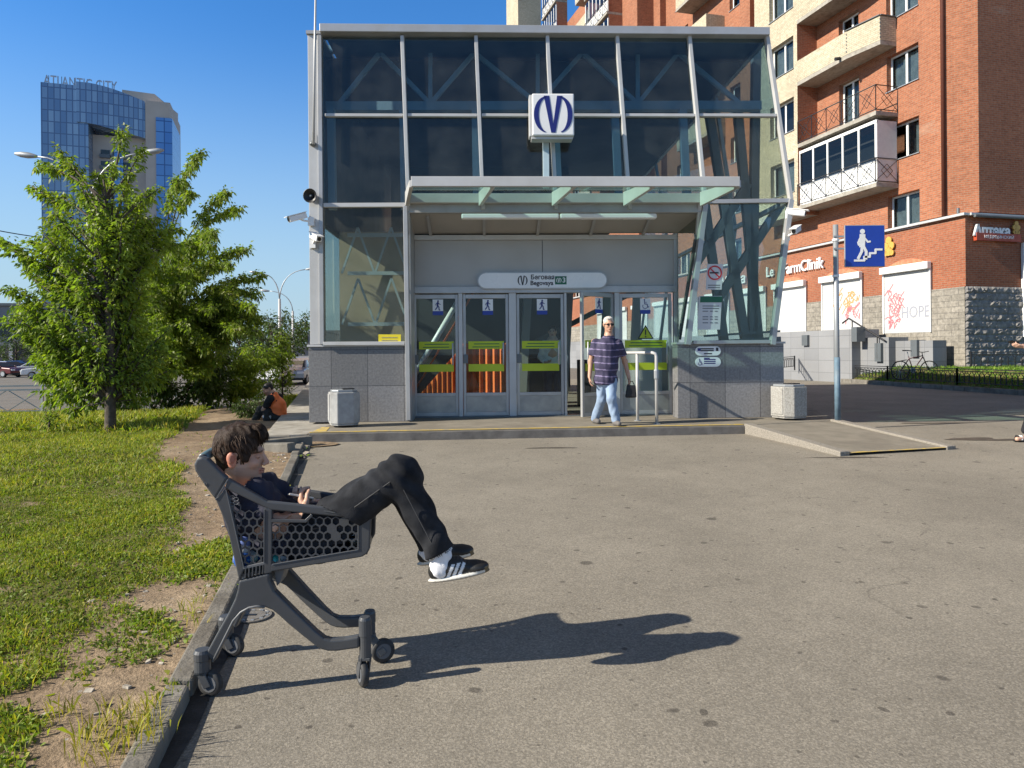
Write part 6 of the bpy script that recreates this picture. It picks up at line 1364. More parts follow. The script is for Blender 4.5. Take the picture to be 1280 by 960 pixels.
# ---------------------------------------------------------------- cars
def car(label, at, rz, paint, van=False, L_=4.4, H_=1.46, group='cars parked across the road'):
    t = thing('parked_car', at, label, 'van' if van else 'car', group, rz=rz); W = wm(t); hw = .87
    sx = L_ / 4.4; sz = H_ / 1.46
    prof = [(-2.2, .35), (-2.2, .62), (-2.12, .85), (-1.2, .93), (1.55, .97), (2.08, .9), (2.2, .62), (2.2, .35)] if not van else [(-2.2, .3), (-2.2, .7), (-2.1, .9), (-1.45, 1.0), (2.1, 1.02), (2.2, .7), (2.2, .3)]
    cab = [(-1.15, .93), (-.35, 1.42), (.95, 1.46), (1.75, .97)] if not van else [(-1.42, 1.0), (-.75, 1.44), (1.95, 1.46), (2.12, 1.02)]
    prof = [(x * sx, z * sz) for x, z in prof]; cab = [(x * sx, z * sz) for x, z in cab]
    mb = MB(); mb.prism([(x, -hw, z) for x, z in prof], (0, 2 * hw, 0))
    b_ = mb.xf(W).build('body', paint, t, bevel=.07)
    def loft(pr, w0, w1, name, mat, par, sh=0.0):
        zlo, zhi = min(z for _, z in pr), max(z for _, z in pr); f = lambda z: w0 + (w1 - w0) * (z - zlo) / (zhi - zlo); n = len(pr); mb = MB()
        mb.add([(x, -f(z), z) for x, z in pr] + [(x, f(z), z) for x, z in pr], [tuple(range(n)), tuple(range(2 * n - 1, n - 1, -1))] + [(i, (i + 1) % n, n + (i + 1) % n, n + i) for i in range(n)]); return mb.xf(W).build(name, mat, par, bevel=.03)
    loft(cab, hw * .95, hw * .72, 'cabin', paint, t)
    g = pmat_g
    zc0, zc1 = cab[0][1], cab[1][1]
    side = [(cab[0][0] + .22, zc0 + .05), (cab[1][0] + .06, zc1 - .08), (cab[2][0] - .04, zc1 - .07), (cab[3][0] - .25, zc0 + .07)]
    loft(side, hw * .955, hw * .745, 'side_window', g, t)
    # windscreen and rear window as slabs
    for (xa, za), (xb, zb3), nm in ((cab[0], cab[1], 'windscreen'), (cab[3], cab[2], 'rear_window')):
        dx, dz = xb - xa, zb3 - za; l = math.hypot(dx, dz); nx_, nz_ = -dz / l * .02, dx / l * .02
        if nz_ < 0: nx_, nz_ = -nx_, -nz_
        p0 = (xa + dx * .1 + nx_, za + dz * .1 + nz_); p1 = (xa + dx * .88 + nx_, za + dz * .88 + nz_)
        mb = MB(); mb.add([(p0[0], -hw * .8, p0[1]), (p0[0], hw * .8, p0[1]), (p1[0], hw * .64, p1[1]), (p1[0], -hw * .64, p1[1])], [(0, 1, 2, 3)]); mb.xf(W).build(nm, g, t)
    for x in (-1.35 * sx, 1.3 * sx):
        for s_ in (-1, 1):
            mb = MB(); mb.lathe([(.2, -.1), (.31, -.1), (.325, -.06), (.325, .06), (.31, .1), (.2, .1)], (x, s_ * (hw - .08), .325), 18, (0, 1, 0)); wh = mb.xf(W).build('wheel', M['tyre'], t, smooth=True)
            mb = MB(); mb.lathe([(0, -.105), (.2, -.105), (.2, .105), (0, .105)], (x, s_ * (hw - .075), .325), 14, (0, 1, 0)); mb.xf(W).build('rim', M['galv'], wh)
    for s_ in (-1, 1):
        mb = MB(); mb.box((-2.235 * sx, s_ * .62 - .2, .62 * sz), (-2.1 * sx, s_ * .62 + .2, .76 * sz)); mb.xf(W).build('headlight', M['whiteplastic'], t, bevel=.03)
        mb = MB(); mb.box((2.1 * sx, s_ * .66 - .16, .66 * sz), (2.225 * sx, s_ * .66 + .16, .82 * sz)); mb.xf(W).build('tail_light', M['redink'], t, bevel=.03)
        mb = MB(); mb.box((-.95 * sx, s_ * (hw + .08) - .09, .95 * sz), (-.8 * sx, s_ * (hw + .08) + .09, 1.08 * sz)); mb.xf(W).build('mirror', paint, t, bevel=.03)
    mb = MB(); mb.box((-2.22 * sx, -.8, .28), (2.22 * sx, .8, .42)); mb.xf(W).build('sill_trim', M['black'], t)
    return t
pmat_g = pmat('car window glass', (.015, .02, .025), .08, spec=.8)
def paint(name, c): m = pmat(name, c, .3, .1, var=.04); m.node_tree.nodes['Principled BSDF'].inputs['Coat Weight'].default_value = .7; return m
cw, cbk, cbl, cred, csil = paint('white car paint', (.72, .72, .72)), paint('black car paint', (.02, .022, .026)), paint('blue car paint', (.03, .09, .24)), paint('dark red car paint', (.12, .015, .02)), paint('silver car paint', (.38, .40, .42))
def carz(p): return (p.x, p.y, float(gz(p.x, p.y)) - .03)
for (u, Y, rz, pt, lab) in ((44, 72, 25, cw, 'white saloon car in the car park, in front of the warehouse'), (-2, 66, 170, cred, 'dark red car cut off by the left edge of the picture'), (12, 73, 165, cbl, 'dark blue car beside the white saloon'), (16, 82, 20, cbl, 'light blue car behind the dark blue one'),
                          (66, 62, 20, cw, 'white car nose peeking from behind the maple leaves'), (85, 63, 10, cbk, 'dark grey car half hidden behind the maple crown'), (64, 80, 160, cbk, 'black car behind the white saloon'), (110, 75, 15, csil, 'silver car hidden behind the maple trunk'), (150, 78, 12, cw, 'white car seen through gaps of the maples')):
    car(lab, carz(P(u, 460, Y)), R(rz), pt)
car('white van parked beside the sapling, left of the pavilion', carz(P(356, 460, 46)), R(80), cw, True, 4.5, 1.75, 'vehicles beside the pavilion')
car('silver grey car parked close to the pavilion corner', carz(P(372, 460, 47.5)), R(95), csil, False, 4.4, 1.6, 'vehicles beside the pavilion')
# ---------------------------------------------------------------- bodies as smooth implicit surfaces
def V3(p): return np.array(p, float)
def cone(a, b, ra, rb, k=.02): return ('c', V3(a), V3(b), ra, rb, k)
def ell(c, r, Rm=None, k=.01, sub=False): return ('e', V3(c), V3(r), None if Rm is None else np.array(Rm, float), k, sub)
def pdist(pr, X):
    if pr[0] == 'c':
        _, a, b, ra, rb, _k = pr; ba = b - a; h = np.clip(((X - a) @ ba) / (ba @ ba + 1e-12), 0, 1)
        return np.linalg.norm(X - a - h[:, None] * ba, axis=1) - (ra + (rb - ra) * h)
    _, c, r, Rm, _k, _s = pr; q = X - c
    if Rm is not None: q = q @ Rm
    k0 = np.linalg.norm(q / r, axis=1); k1 = np.linalg.norm(q / (r * r), axis=1) + 1e-9
    return k0 * (k0 - 1) / k1
def field(prims, X, cuts=(), wrinkle=None):
    d = np.full(len(X), 9.0)
    for pr in prims:
        if pr[0] == 'e' and pr[5]:
            e = -pdist(pr, X); k = pr[4]; h = np.clip(.5 - .5 * (e - d) / k, 0, 1); d = d * h + e * (1 - h) + k * h * (1 - h) if False else np.maximum(d, e) + np.where(np.abs(d - e) < k, (k - np.abs(d - e)) ** 2 / (4 * k), 0)
            continue
        e = pdist(pr, X); k = pr[-1] if pr[0] == 'c' else pr[4]
        d = np.minimum(d, e) - np.where(np.abs(d - e) < k, (k - np.abs(d - e)) ** 2 / (4 * k), 0)
    if wrinkle is not None: d = d + wrinkle(X)
    for c in cuts:
        e = (X - V3(c[0])) @ V3(c[1])
        if len(c) > 2: e = np.where(np.linalg.norm(X - V3(c[0]), axis=1) < c[2], e, -9.0)
        d = np.maximum(d, e)
    return d
def surf(prims, h, cuts=(), wrinkle=None):
    pts = np.array([p for pr in prims for p in ((pr[1] - pr[3], pr[1] + pr[3], pr[2] - pr[4], pr[2] + pr[4]) if pr[0] == 'c' else (pr[1] - pr[2].max(), pr[1] + pr[2].max()))])
    lo = pts.min(0) - .02 - h; hi = pts.max(0) + .02 + h; n = np.ceil((hi - lo) / h).astype(int) + 1; B = 8; nb = (n + B - 1) // B; n = nb * B + 1
    D = np.full(n, 1.0, np.float32); bs = B * h
    cb = np.stack(np.meshgrid(*[np.arange(k) for k in nb], indexing='ij'), -1).reshape(-1, 3); cc = lo + (cb + .5) * bs
    dc = field(prims, cc, cuts, wrinkle); act = np.abs(dc) < bs * 1.35 + .02
    off = np.stack(np.meshgrid(*[np.arange(B + 1)] * 3, indexing='ij'), -1).reshape(-1, 3)
    for b, dv_, a in zip(cb, dc, act):
        if not a and dv_ < 0: s_ = b * B; D[s_[0]:s_[0] + B + 1, s_[1]:s_[1] + B + 1, s_[2]:s_[2] + B + 1] = -1
    ab = cb[act]; PD = np.stack([pdist(pr, cc[act]) for pr in prims]); pos = np.array([not (pr[0] == 'e' and pr[5]) for pr in prims])
    mn = np.where(pos[:, None], PD, 9).min(0); rad = bs * 1.8 + .055
    for i in range(len(ab)):
        keep = (PD[:, i] < np.where(pos, mn[i] + rad, rad)); g = ab[i] * B + off
        D[g[:, 0], g[:, 1], g[:, 2]] = field([pr for pr, k in zip(prims, keep) if k], lo + g * h, cuts, wrinkle)
    ins = D < 0; nx, ny, nz = D.shape
    corners = [(i, j, k) for i in (0, 1) for j in (0, 1) for k in (0, 1)]; cnt = np.zeros((nx - 1, ny - 1, nz - 1), np.int8)
    sl = lambda c: (slice(c[0], nx - 1 + c[0]), slice(c[1], ny - 1 + c[1]), slice(c[2], nz - 1 + c[2]))
    for c in corners: cnt += ins[sl(c)]
    cells = np.argwhere((cnt > 0) & (cnt < 8)); idx = np.full(cnt.shape, -1, np.int64); idx[tuple(cells.T)] = np.arange(len(cells))
    acc = np.zeros((len(cells), 3)); m = np.zeros(len(cells))
    for a in corners:
        for ax in range(3):
            if a[ax]: continue
            b = list(a); b[ax] = 1; da = D[tuple((cells + a).T)]; db = D[tuple((cells + b).T)]; x = (da < 0) != (db < 0)
            t = np.where(x, da / np.where(x, da - db, 1), 0); p = np.array(a, float)[None] + np.zeros((len(cells), 3)); p[:, ax] += t; acc += np.where(x[:, None], p, 0); m += x
    V = lo + (cells + acc / m[:, None]) * h; Fs = []
    for ax in range(3):
        u_, v_ = (ax + 1) % 3, (ax + 2) % 3; s0 = [slice(1, k - 1) for k in D.shape]; s0[ax] = slice(0, D.shape[ax] - 1); s1 = list(s0); s1[ax] = slice(1, D.shape[ax])
        e = np.argwhere(ins[tuple(s0)] != ins[tuple(s1)])
        if not len(e): continue
        o = np.array([1, 1, 1]); o[ax] = 0; e = e + o; fl = ins[tuple(e.T)]
        def cell(du, dv): q = e.copy(); q[:, u_] += du; q[:, v_] += dv; return idx[tuple(q.T)]
        q = np.stack([cell(-1, -1), cell(0, -1), cell(0, 0), cell(-1, 0)], -1); q[~fl] = q[~fl][:, ::-1]; Fs.append(q)
    return V, np.concatenate(Fs)
def skinned(name, prims, h, mat, parent=None, cuts=(), wrinkle=None, colf=None):
    V, F = surf(prims, h, cuts, wrinkle); return npmesh(name, V, F, mat, parent, True, None if colf is None else colf(V))
def wr(amp, f, seed=0, dirn=(1, 1, 1)):
    rg_ = np.random.default_rng(seed); K = rg_.normal(size=(5, 3)) * f * np.array(dirn); ph = rg_.uniform(0, 6, 5)
    return lambda X: amp * sum(np.sin(X @ K[i] + ph[i] + 1.5 * np.sin(X @ K[(i + 1) % 5] * .5)) for i in range(5)) / 2.2
def basis(fwd, up):
    f = V3(fwd) / np.linalg.norm(fwd); u = V3(up); u = u - f * (u @ f); u /= np.linalg.norm(u); return np.stack([f, np.cross(u, f), u], 1)   # columns: forward, left, up
def head_prims(c, B, s, detail=True):
    c = V3(c); w_ = lambda p: c + B @ (V3(p) * s); E = lambda p, r, k=.012, sub=False: ell(w_(p), V3(r) * s, B, k, sub)
    pr = [E((-.016, 0, .032), (.094, .074, .086)), E((.022, 0, -.03), (.068, .058, .085), .02), E((.034, 0, -.078), (.050, .044, .036), .02), E((.070, 0, -.1), (.019, .022, .016), .014), E((.0, 0, -.05), (.06, .06, .06), .02)]
    if detail:
        pr += [E((.078, 0, .022), (.018, .046, .013), .014), cone(w_((.088, 0, .010)), w_((.111, 0, -.029)), .0085 * s, .0112 * s, .012), E((.102, .011, -.036), (.010, .0085, .008), .006), E((.102, -.011, -.036), (.010, .0085, .008), .006),
               E((.062, .036, -.028), (.024, .022, .022), .015), E((.062, -.036, -.028), (.024, .022, .022), .015), E((.091, .031, .002), (.013, .016, .010), .010, True), E((.091, -.031, .002), (.013, .016, .010), .010, True),
               E((.0765, .031, .0), (.0135, .0135, .0125), .003), E((.0765, -.031, .0), (.0135, .0135, .0125), .003),
               E((.0905, 0, -.0605), (.0115, .023, .0058), .005), E((.089, 0, -.0715), (.0115, .020, .0066), .005)]
        for sg in (1, -1):
            pr += [E((-.018, sg * .074, -.012), (.020, .008, .034), .006), E((-.022, sg * .083, -.002), (.018, .006, .026), .004), E((-.010, sg * .0935, -.006), (.011, .0095, .021), .004, True)]
    return pr
def face_cols(c, B, s, base=(1, 1, 1), lip=(.86, .5, .46), brow=(.16, .11, .08), ear=None, stub=None, lids=False):
    c = V3(c)
    def f(V):
        q = (V - c) @ B / s; C = np.ones((len(V), 3)) * np.array(base); x, y, z = q.T; ay = np.abs(y)
        def put(m, col, a=1.0): C[m] = C[m] * (1 - a) + np.array(col) * a
        near = (np.abs(x) < .15) & (np.abs(z) < .16)
        if stub is not None: put(near & (z < -.045) & (z > -.125) & (x > -.005), stub, .55); put(near & (z < -.04) & (z > -.055) & (x > .07) & (ay < .03), stub, .5)
        put(near & (x > .05) & (np.abs(z + .01) < .03) & (ay > .03), (1.05, .78, .72), .35); put(near & (x > .104) & (np.abs(z + .03) < .02), (1.05, .75, .68), .4)
        put(near & (x > .082) & (np.abs(z + .066) < .0125) & (ay < .024), lip, .75); put(near & (x > .084) & (np.abs(z + .066) < .0022) & (ay < .023), (.3, .15, .13), .8)
        put(near & (x > .06) & (np.abs(z - .021 + .12 * (ay - .03) ** 1) < .0055) & (ay > .010) & (ay < .052), brow, .85)
        if lids: put(near & (x > .07) & (np.abs(z + .005) < .0026) & (ay > .018) & (ay < .046), (.12, .08, .07), .85); put(near & (x > .07) & (np.abs(z - .002) < .014) & (ay > .016) & (ay < .048), (.85, .68, .62), .35)
        else:
            put(near & (x > .07) & (np.abs(z) < .0058) & (ay > .018) & (ay < .044), (1.1, 1.15, 1.15), .9); put(near & (x > .07) & (np.abs(z) < .006) & (np.abs(ay - .031) < .006), (.12, .09, .07), .95); put(near & (x > .07) & (np.abs(z - .007) < .002) & (ay > .017) & (ay < .046), (.12, .09, .07), .8)
        if ear is not None: put(near & (ay > .0735) & (np.abs(x + .018) < .028) & (np.abs(z + .008) < .042), ear, .8); put(near & (ay > .078) & (((x + .012) / .009) ** 2 + ((z + .007) / .018) ** 2 < 1), (.62, .30, .25), .75)  # ear painted redder as if backlit, its hollow darkened in place of shade
        return C
    return f
def hand_prims(wr_, d, nrm, s=1.0, curl=.5, thumb=1, spread=.1, k=.004):
    """palm and five fingers. d: wrist to knuckles, nrm: the way the palm faces; curl in radians per joint"""
    B = basis(d, nrm); o = V3(wr_); f, sd, pn = B[:, 0], B[:, 1] * thumb, B[:, 2]; L_ = .085 * s; pr = []
    for i, y in enumerate((.032, .011, -.010, -.029)):
        pr.append(cone(o + sd * y * .5 * s + f * .005, o + sd * y * s + f * L_ * (1.0, 1.04, 1.0, .93)[i], .016 * s, .0125 * s, .012))
    for i, (y, ln) in enumerate(((.034, .95), (.011, 1.05), (-.011, .98), (-.031, .78))):
        p = o + sd * y * s + f * L_ * (1.0, 1.04, 1.0, .93)[i]; a = curl * .7; dirf = f + sd * y * spread * 20 * .1
        for j, (seg, r) in enumerate(((.042, .0098), (.027, .0088), (.021, .0076))):
            dd = dirf * math.cos(a) + pn * math.sin(a); dd /= np.linalg.norm(dd); q = p + dd * seg * ln * s; pr.append(cone(p, q, r * s, (r - .0008) * s, k)); p = q; a += curl
    p = o + sd * .022 * s + f * .02 * s; a = .75
    for j, (seg, r) in enumerate(((.045, .0145), (.034, .0108), (.027, .0092))):
        dd = f * math.cos(a) + sd * math.sin(a) + pn * (.25 + .18 * j * (1 + curl)); dd /= np.linalg.norm(dd); q = p + dd * seg * s; pr.append(cone(p, q, r * s, (r - .001) * s, .007)); p = q; a -= .42
    return pr
SKIN = pmat('skin', (0.56, 0.345, 0.25), .5, var=.06, vs=25, bmp=.05, bs=300, vcol=True, sub=.12)
SKIN2 = pmat('sun browned skin', (0.50, 0.29, 0.20), .5, var=.06, vs=25, vcol=True, sub=.1)
def hair_strands(c, B, s, n, mat, parent, seed, axes, drop, ln, up=.0, zmin=-.09, fx=.075, r=.0022, jit=.35, front=.06):
    """locks lying over the skull, combed from the crown outwards"""
    rg_ = np.random.default_rng(seed); mb = MB(); c = V3(c); ax = V3(axes); made = 0
    while made < n:
        d = rg_.normal(size=3); d /= np.linalg.norm(d); p = d * ax + np.array([-.012, 0, .035])
        if p[2] < zmin or (p[0] > fx - .3 * max(0, .06 - p[2]) and p[2] < front) or (p[0] > .025 and p[2] < .02): continue
        crown = np.array([-.05, .0, .12]); t = p - crown; nn = (p - np.array([-.012, 0, .035])) / ax ** 2; nn /= np.linalg.norm(nn); t = t - nn * (t @ nn); t /= np.linalg.norm(t) + 1e-6
        t = t + rg_.normal(size=3) * jit + np.array([.15, 0, -drop]); L_ = ln * rg_.uniform(.6, 1.3); pts = []; q = p * rg_.uniform(.97, 1.0)
        for j in range(5):
            pts.append(Vector(c + B @ (q * s))); q = q + t * L_ / 4 + nn * (up * (1 - j / 2.2)) * L_ / 4 - np.array([0, 0, .3 * drop]) * L_ / 4
            e = (q - np.array([-.012, 0, .035])) / ax; m = np.linalg.norm(e)
            mm = min(max(m, .99), 1.055); q = np.array([-.012, 0, .035]) + (q - np.array([-.012, 0, .035])) * (mm / m)
            if (q[0] > .085 and q[2] < .075) or (q[0] > .03 and q[2] < .01) or (abs(q[1]) > .06 and -.05 < q[0] < .012 and q[2] < .028) or q[2] < -.09: break
        if len(pts) < 5: continue
        made += 1; mb.tube(pts, [r, r * 1.3, r * 1.2, r * .9, r * .25], 4)
    return mb.build('hair_locks', mat, parent, smooth=True)

# ---------------------------------------------------------------- the walking man
def person_at(label, at, group=None): return thing('person', at, label, 'person', group)
mw = GZ(762, 531, PZ); wp = person_at('white haired man in sunglasses, striped navy polo shirt and pale blue jeans, walking out', mw)
def wq(u, v, dy=0.0): return V3(P(u, v, mw.y + dy))
def limb3(a, b, c, ra, rb, rc, k=.03): return [cone(a, b, ra, rb, k), cone(b, c, rb * .97, rc, k)]
hc = wq(761, 405.5, -.02); hB = basis((.12, -1, -.06), (0, 0, 1))
nk = wq(761, 421); ch = wq(758, 437, .02); wa_ = wq(758, 466, .02); pv = wq(757, 475, .02)
sl_, sr_ = wq(743, 427, .02), wq(774, 428, .0)                    # image left / right shoulder
el_, wl_ = wq(738.5, 452, .06), wq(737, 471, .0)
er_, wr2 = wq(781, 452, .10), wq(786, 472, .06)
hl, hr = wq(753, 476, .02), wq(764, 476, .0); kl, kr = wq(752, 500, .08), wq(764, 499, -.16); al_, ar_ = wq(744, 523, .30), wq(770, 525, -.12)
body = head_prims(hc, hB, 1.02) + [cone(wq(760.5, 413, .01), nk, .055, .062, .03)]
body += limb3(sl_, el_, wl_, .05, .042, .030) + limb3(sr_, er_, wr2, .05, .042, .030)
body += [cone(nk, ch, .07, .15, .05), cone(ch, pv, .135, .11, .05)] + limb3(hl, kl, al_, .085, .058, .04) + limb3(hr, kr, ar_, .085, .058, .04)
body += hand_prims(wl_, (.06, -.15, -1), (1, -.25, 0), 1.0, .45, -1) + hand_prims(wr2, (.1, -.1, -1), (-1, -.2, 0), 1.0, .55, 1)
b_ = skinned('body', body, .0075, SKIN2, wp, colf=face_cols(hc, hB, 1.02, brow=(.8, .75, .7)))
shirt = [cone(nk - V3((0, 0, .03)), ch, .09, .165, .05), ell(ch + V3((0, 0, .02)), (.215, .135, .17), None, .05), ell(wq(758, 458, -.0), (.19, .15, .17), None, .05), ell(pv + V3((0, 0, .0)), (.200, .172, .15), None, .05), cone(ch, pv, .16, .15, .05), ell(ch - V3((0, 0, .1)), (.2, .145, .2), None, .05)]
em1, em2 = sl_ * .25 + el_ * .75, sr_ * .25 + er_ * .75
shirt += [cone(sl_ + V3((.015, 0, -.012)), em1, .066, .068, .05), cone(sr_ + V3((-.015, 0, -.012)), em2, .066, .068, .05)]
def stripes(V):
    C = np.ones((len(V), 3)); z = V[:, 2] - V[:, 0] * .0 ; q = (z + .012 * np.sin(V[:, 0] * 9)) % .105; m = q < .013; C[m] = (5.5, 5.2, 4.2); return C
polo = skinned('polo_shirt', shirt, .009, pmat('navy polo cotton', (.045, .04, .085), .85, var=.2, vs=9, vcol=True), wp, cuts=[(em1 * .9 + sl_ * .1, (el_ - sl_) / np.linalg.norm(el_ - sl_), .088), (em2 * .9 + sr_ * .1, (er_ - sr_) / np.linalg.norm(er_ - sr_), .088), (pv - V3((0, 0, .075)), (0, 0, -1)), (nk + V3((0, 0, .012)), (0, .25, 1))], wrinkle=wr(.004, 22, 3, (1, 1, .5)), colf=stripes)
mb = MB(); ring = [Vector(nk + V3((.072 * math.cos(t), .07 * math.sin(t) - .005, .012 - .028 * math.sin(t) * -1 * .6))) for t in np.linspace(0, 2 * math.pi, 20)]; mb.tube(ring, .014, 6); mb.build('collar', pmat('navy collar', (.04, .035, .075), .85), polo, smooth=True)
jeans = [ell(pv + V3((0, 0, .0)), (.185, .155, .13), None, .05)] + limb3(hl, kl, al_, .102, .074, .070, .03) + limb3(hr, kr, ar_, .102, .074, .070, .03)
DEN = pmat('pale blue denim', (.27, .36, .50), .85, var=.22, vs=7, bmp=.1, bs=200)
jn = skinned('jeans', jeans, .009, DEN, wp, cuts=[(pv + V3((0, 0, .09)), (0, 0, 1)), (al_ - V3((0, 0, .045)), (0, 0, -1)), (ar_ - V3((0, 0, .045)), (0, 0, -1))] if False else [(pv + V3((0, 0, .09)), (0, 0, 1))], wrinkle=wr(.004, 30, 5, (1, 1, .8)))
BELT = pmat('brown belt leather', (.09, .05, .03), .5)
mb = MB(); mb.tube([Vector(pv + V3((.165 * math.cos(t), .128 * math.sin(t), .052))) for t in np.linspace(0, 2 * math.pi, 26)], .014, 6); mb.build('belt', BELT, jn, smooth=True)
SHG = pmat('grey suede shoe', (.14, .13, .125), .8, var=.2)
for a_, d_ in ((al_, V3((.15, -.95, -.1))), (ar_, V3((.1, -1, .05)))):
    gzv = PZ + .05; a2 = V3((a_[0], a_[1], max(a_[2] - .06, PZ + .052))); t2 = a2 + d_ / np.linalg.norm(d_) * .19; t2[2] = PZ + .045
    sh = skinned('shoe', [ell(a2, (.05, .055, .055), None, .03), cone(a2 - V3((0, 0, .01)), t2, .047, .038, .03), cone(a2 - d_ * .03 - V3((0, 0, .015)), a2, .042, .045, .03)], .008, SHG, wp, cuts=[((0, 0, PZ + .004), (0, 0, -1))])
HW = pmat('white hair', (.56, .53, .49), .7, var=.15, vs=60, bmp=.3, bs=200)
Eh = lambda p, r, k=.012, sub=False: ell(hc + hB @ (V3(p) * 1.02), V3(r) * 1.02, hB, k, sub)
skinned('hair', [Eh((-.024, 0, .045), (.094, .081, .083)), Eh((.045, 0, .095), (.04, .055, .024), .02), Eh((-.04, 0, -.01), (.07, .079, .06), .02), Eh((.085, 0, -.005), (.08, .068, .075), .008, True), Eh((.03, 0, -.1), (.12, .1, .08), .008, True), Eh((-.018, .085, -.012), (.028, .03, .042), .006, True), Eh((-.018, -.085, -.012), (.028, .03, .042), .006, True)], .006, HW, wp, wrinkle=wr(.003, 120, 8))
gl = MB(); 
for sg in (1, -1):
    cg = hc + hB @ (V3((.099, sg * .032, .0)) * 1.02); gl.prism([Vector(cg + hB @ V3((-.012 * abs(math.cos(t)) , .027 * math.cos(t), .018 * math.sin(t)))) for t in np.linspace(0, 2 * math.pi, 14, endpoint=False)], Vector(hB[:, 0] * .006))
    gl.bar(Vector(hc + hB @ (V3((.088, sg * .062, .006)))), Vector(hc + hB @ V3((-.01, sg * .084, .006))), .005, .006)
gl.bar(Vector(hc + hB @ V3((.103, .012, .006))), Vector(hc + hB @ V3((.103, -.012, .006))), .005, .006); gl.build('sunglasses', pmat('dark lens', (.008, .008, .01), .12), wp)
bg_ = V3(wr2) + V3((.02, -.06, -.12)); bt = thing('shoulder_bag', Vector(bg_), 'small black bag held in the walking man\'s hand', 'bag')
mb = MB(); mb.prism([Vector(bg_ + V3((-.07 + .012 * (i % 2), -.02, 0))) * 1 for i in range(0)] or [Vector(bg_ + V3(p)) for p in ((-.09, -.035, -.2), (.09, -.035, -.2), (.08, -.03, .0), (-.06, -.03, .0))], (0, .07, 0)); mb.build('bag_body', pmat('black nylon', (.012, .012, .014), .6), bt, bevel=.02)
mb = MB(); mb.tube([Vector(bg_ + V3((-.05, 0, 0))), Vector(bg_ + V3((-.02, .0, .06))), Vector(bg_ + V3((.03, 0, .06))), Vector(bg_ + V3((.06, 0, 0)))], .008, 6); mb.build('strap', M['black'], bt)

# ---------------------------------------------------------------- the worker on the pavement edge
wk = G(342, 532, .085); Yk = 14.2; kp = person_at('worker in an orange vest and black shirt sitting bent over on the pavement edge', P(338, 531, Yk))
def kq(u, v, dy=0.0): return V3(P(u, v, Yk + dy))
hc2 = kq(335, 486.5, -.03); hB2 = basis((-.75, -.45, -.42), (-.2, 0, 1)); nk2 = kq(341, 493); sh1, sh2 = kq(338, 498, -.18), kq(349, 496, .16); pv2 = kq(349, 521); ms2 = kq(347, 508, 0)
e1, w1 = kq(330, 511, -.2), kq(322, 518, -.12); e2_, w2_ = kq(338, 512, .2), kq(326, 519, .06)
k1, a1 = kq(326, 512, -.12), kq(319, 526, -.12); k2, a2k = kq(334, 515, -.16), kq(334, 529, -.22)
body = head_prims(hc2, hB2, 1.0) + [cone(hc2 + hB2 @ V3((-.02, 0, -.07)), nk2, .052, .06, .03), cone(nk2, ms2, .08, .13, .05), cone(ms2, pv2, .13, .13, .05)] + limb3(sh1, e1, w1, .048, .04, .028) + limb3(sh2, e2_, w2_, .048, .04, .028)
body += limb3(pv2 + V3((0, -.08, 0)), k1, a1, .085, .06, .045) + limb3(pv2 + V3((-.02, .06, 0)), k2, a2k, .085, .06, .045)
body += hand_prims(w1, (-.8, .1, -.6), (.2, .4, -.8), 1, .5, 1) + hand_prims(w2_, (-.8, -.1, -.6), (.2, -.4, -.8), 1, .5, -1)
skinned('body', body, .009, SKIN2, kp, colf=face_cols(hc2, hB2, 1.0, brow=(.1, .08, .07), stub=(.35, .3, .28)))
BLK = pmat('black cotton', (.014, .014, .016), .85, var=.2); VEST = pmat('orange safety vest', (.90, .20, .05), .6, var=.12, vs=8)
em = sh1 * .3 + e1 * .7; em_ = sh2 * .3 + e2_ * .7
skinned('shirt', [cone(nk2 - V3((0, 0, .02)), ms2, .09, .145, .05), cone(ms2, pv2, .145, .14, .05), cone(sh1, em, .078, .066, .04), cone(sh2, em_, .078, .066, .04)], .01, BLK, kp, wrinkle=wr(.006, 22, 3))
skinned('vest', [cone(nk2 + V3((.0, 0, -.02)), ms2, .10, .158, .05), cone(ms2, pv2 + V3((.0, 0, .02)), .158, .16, .05)], .01, VEST, kp, wrinkle=wr(.006, 20, 4), cuts=[(nk2 + V3((-.02, 0, .01)), (-.5, 0, 1))])
skinned('trousers', [ell(pv2 + V3((0, 0, -.02)), (.16, .17, .11), None, .05)] + limb3(pv2 + V3((0, -.08, -.02)), k1, a1, .1, .08, .07) + limb3(pv2 + V3((-.02, .06, -.02)), k2, a2k, .1, .08, .07), .01, pmat('dark work trousers', (.018, .02, .02), .85, var=.25), kp, wrinkle=wr(.006, 22, 6))
for a_ in (a1, a2k): skinned('boot', [cone(a_ - V3((0, 0, .03)), a_ + V3((-.17, -.03, -.055)), .05, .042, .02)], .01, BLK, kp)
Eh = lambda p, r, k=.012, sub=False: ell(hc2 + hB2 @ V3(p), V3(r), hB2, k, sub)
skinned('hair', [Eh((-.02, 0, .045), (.098, .081, .083)), Eh((-.045, 0, .0), (.068, .074, .06), .02), Eh((.09, 0, -.015), (.075, .075, .075), .008, True), Eh((.03, 0, -.1), (.12, .1, .08), .008, True)], .007, pmat('black hair', (.012, .01, .01), .6), kp)
mb = MB(); mb.box((kq(330, 520)[0], Yk - .3, kq(330, 522)[2]), (kq(336, 520)[0], Yk - .26, kq(336, 519)[2])); 
glove = kq(333, 521, -.22); t = thing('work_glove', Vector(glove), 'small pale work glove on the seated worker\'s knee', 'glove'); mb = MB(); gp = [ell(glove, (.05, .025, .03), None, .01)] + [cone(glove + V3((.03, 0, .0)), glove + V3((.085, 0, .02 - .018 * i)), .011, .009, .006) for i in range(4)]
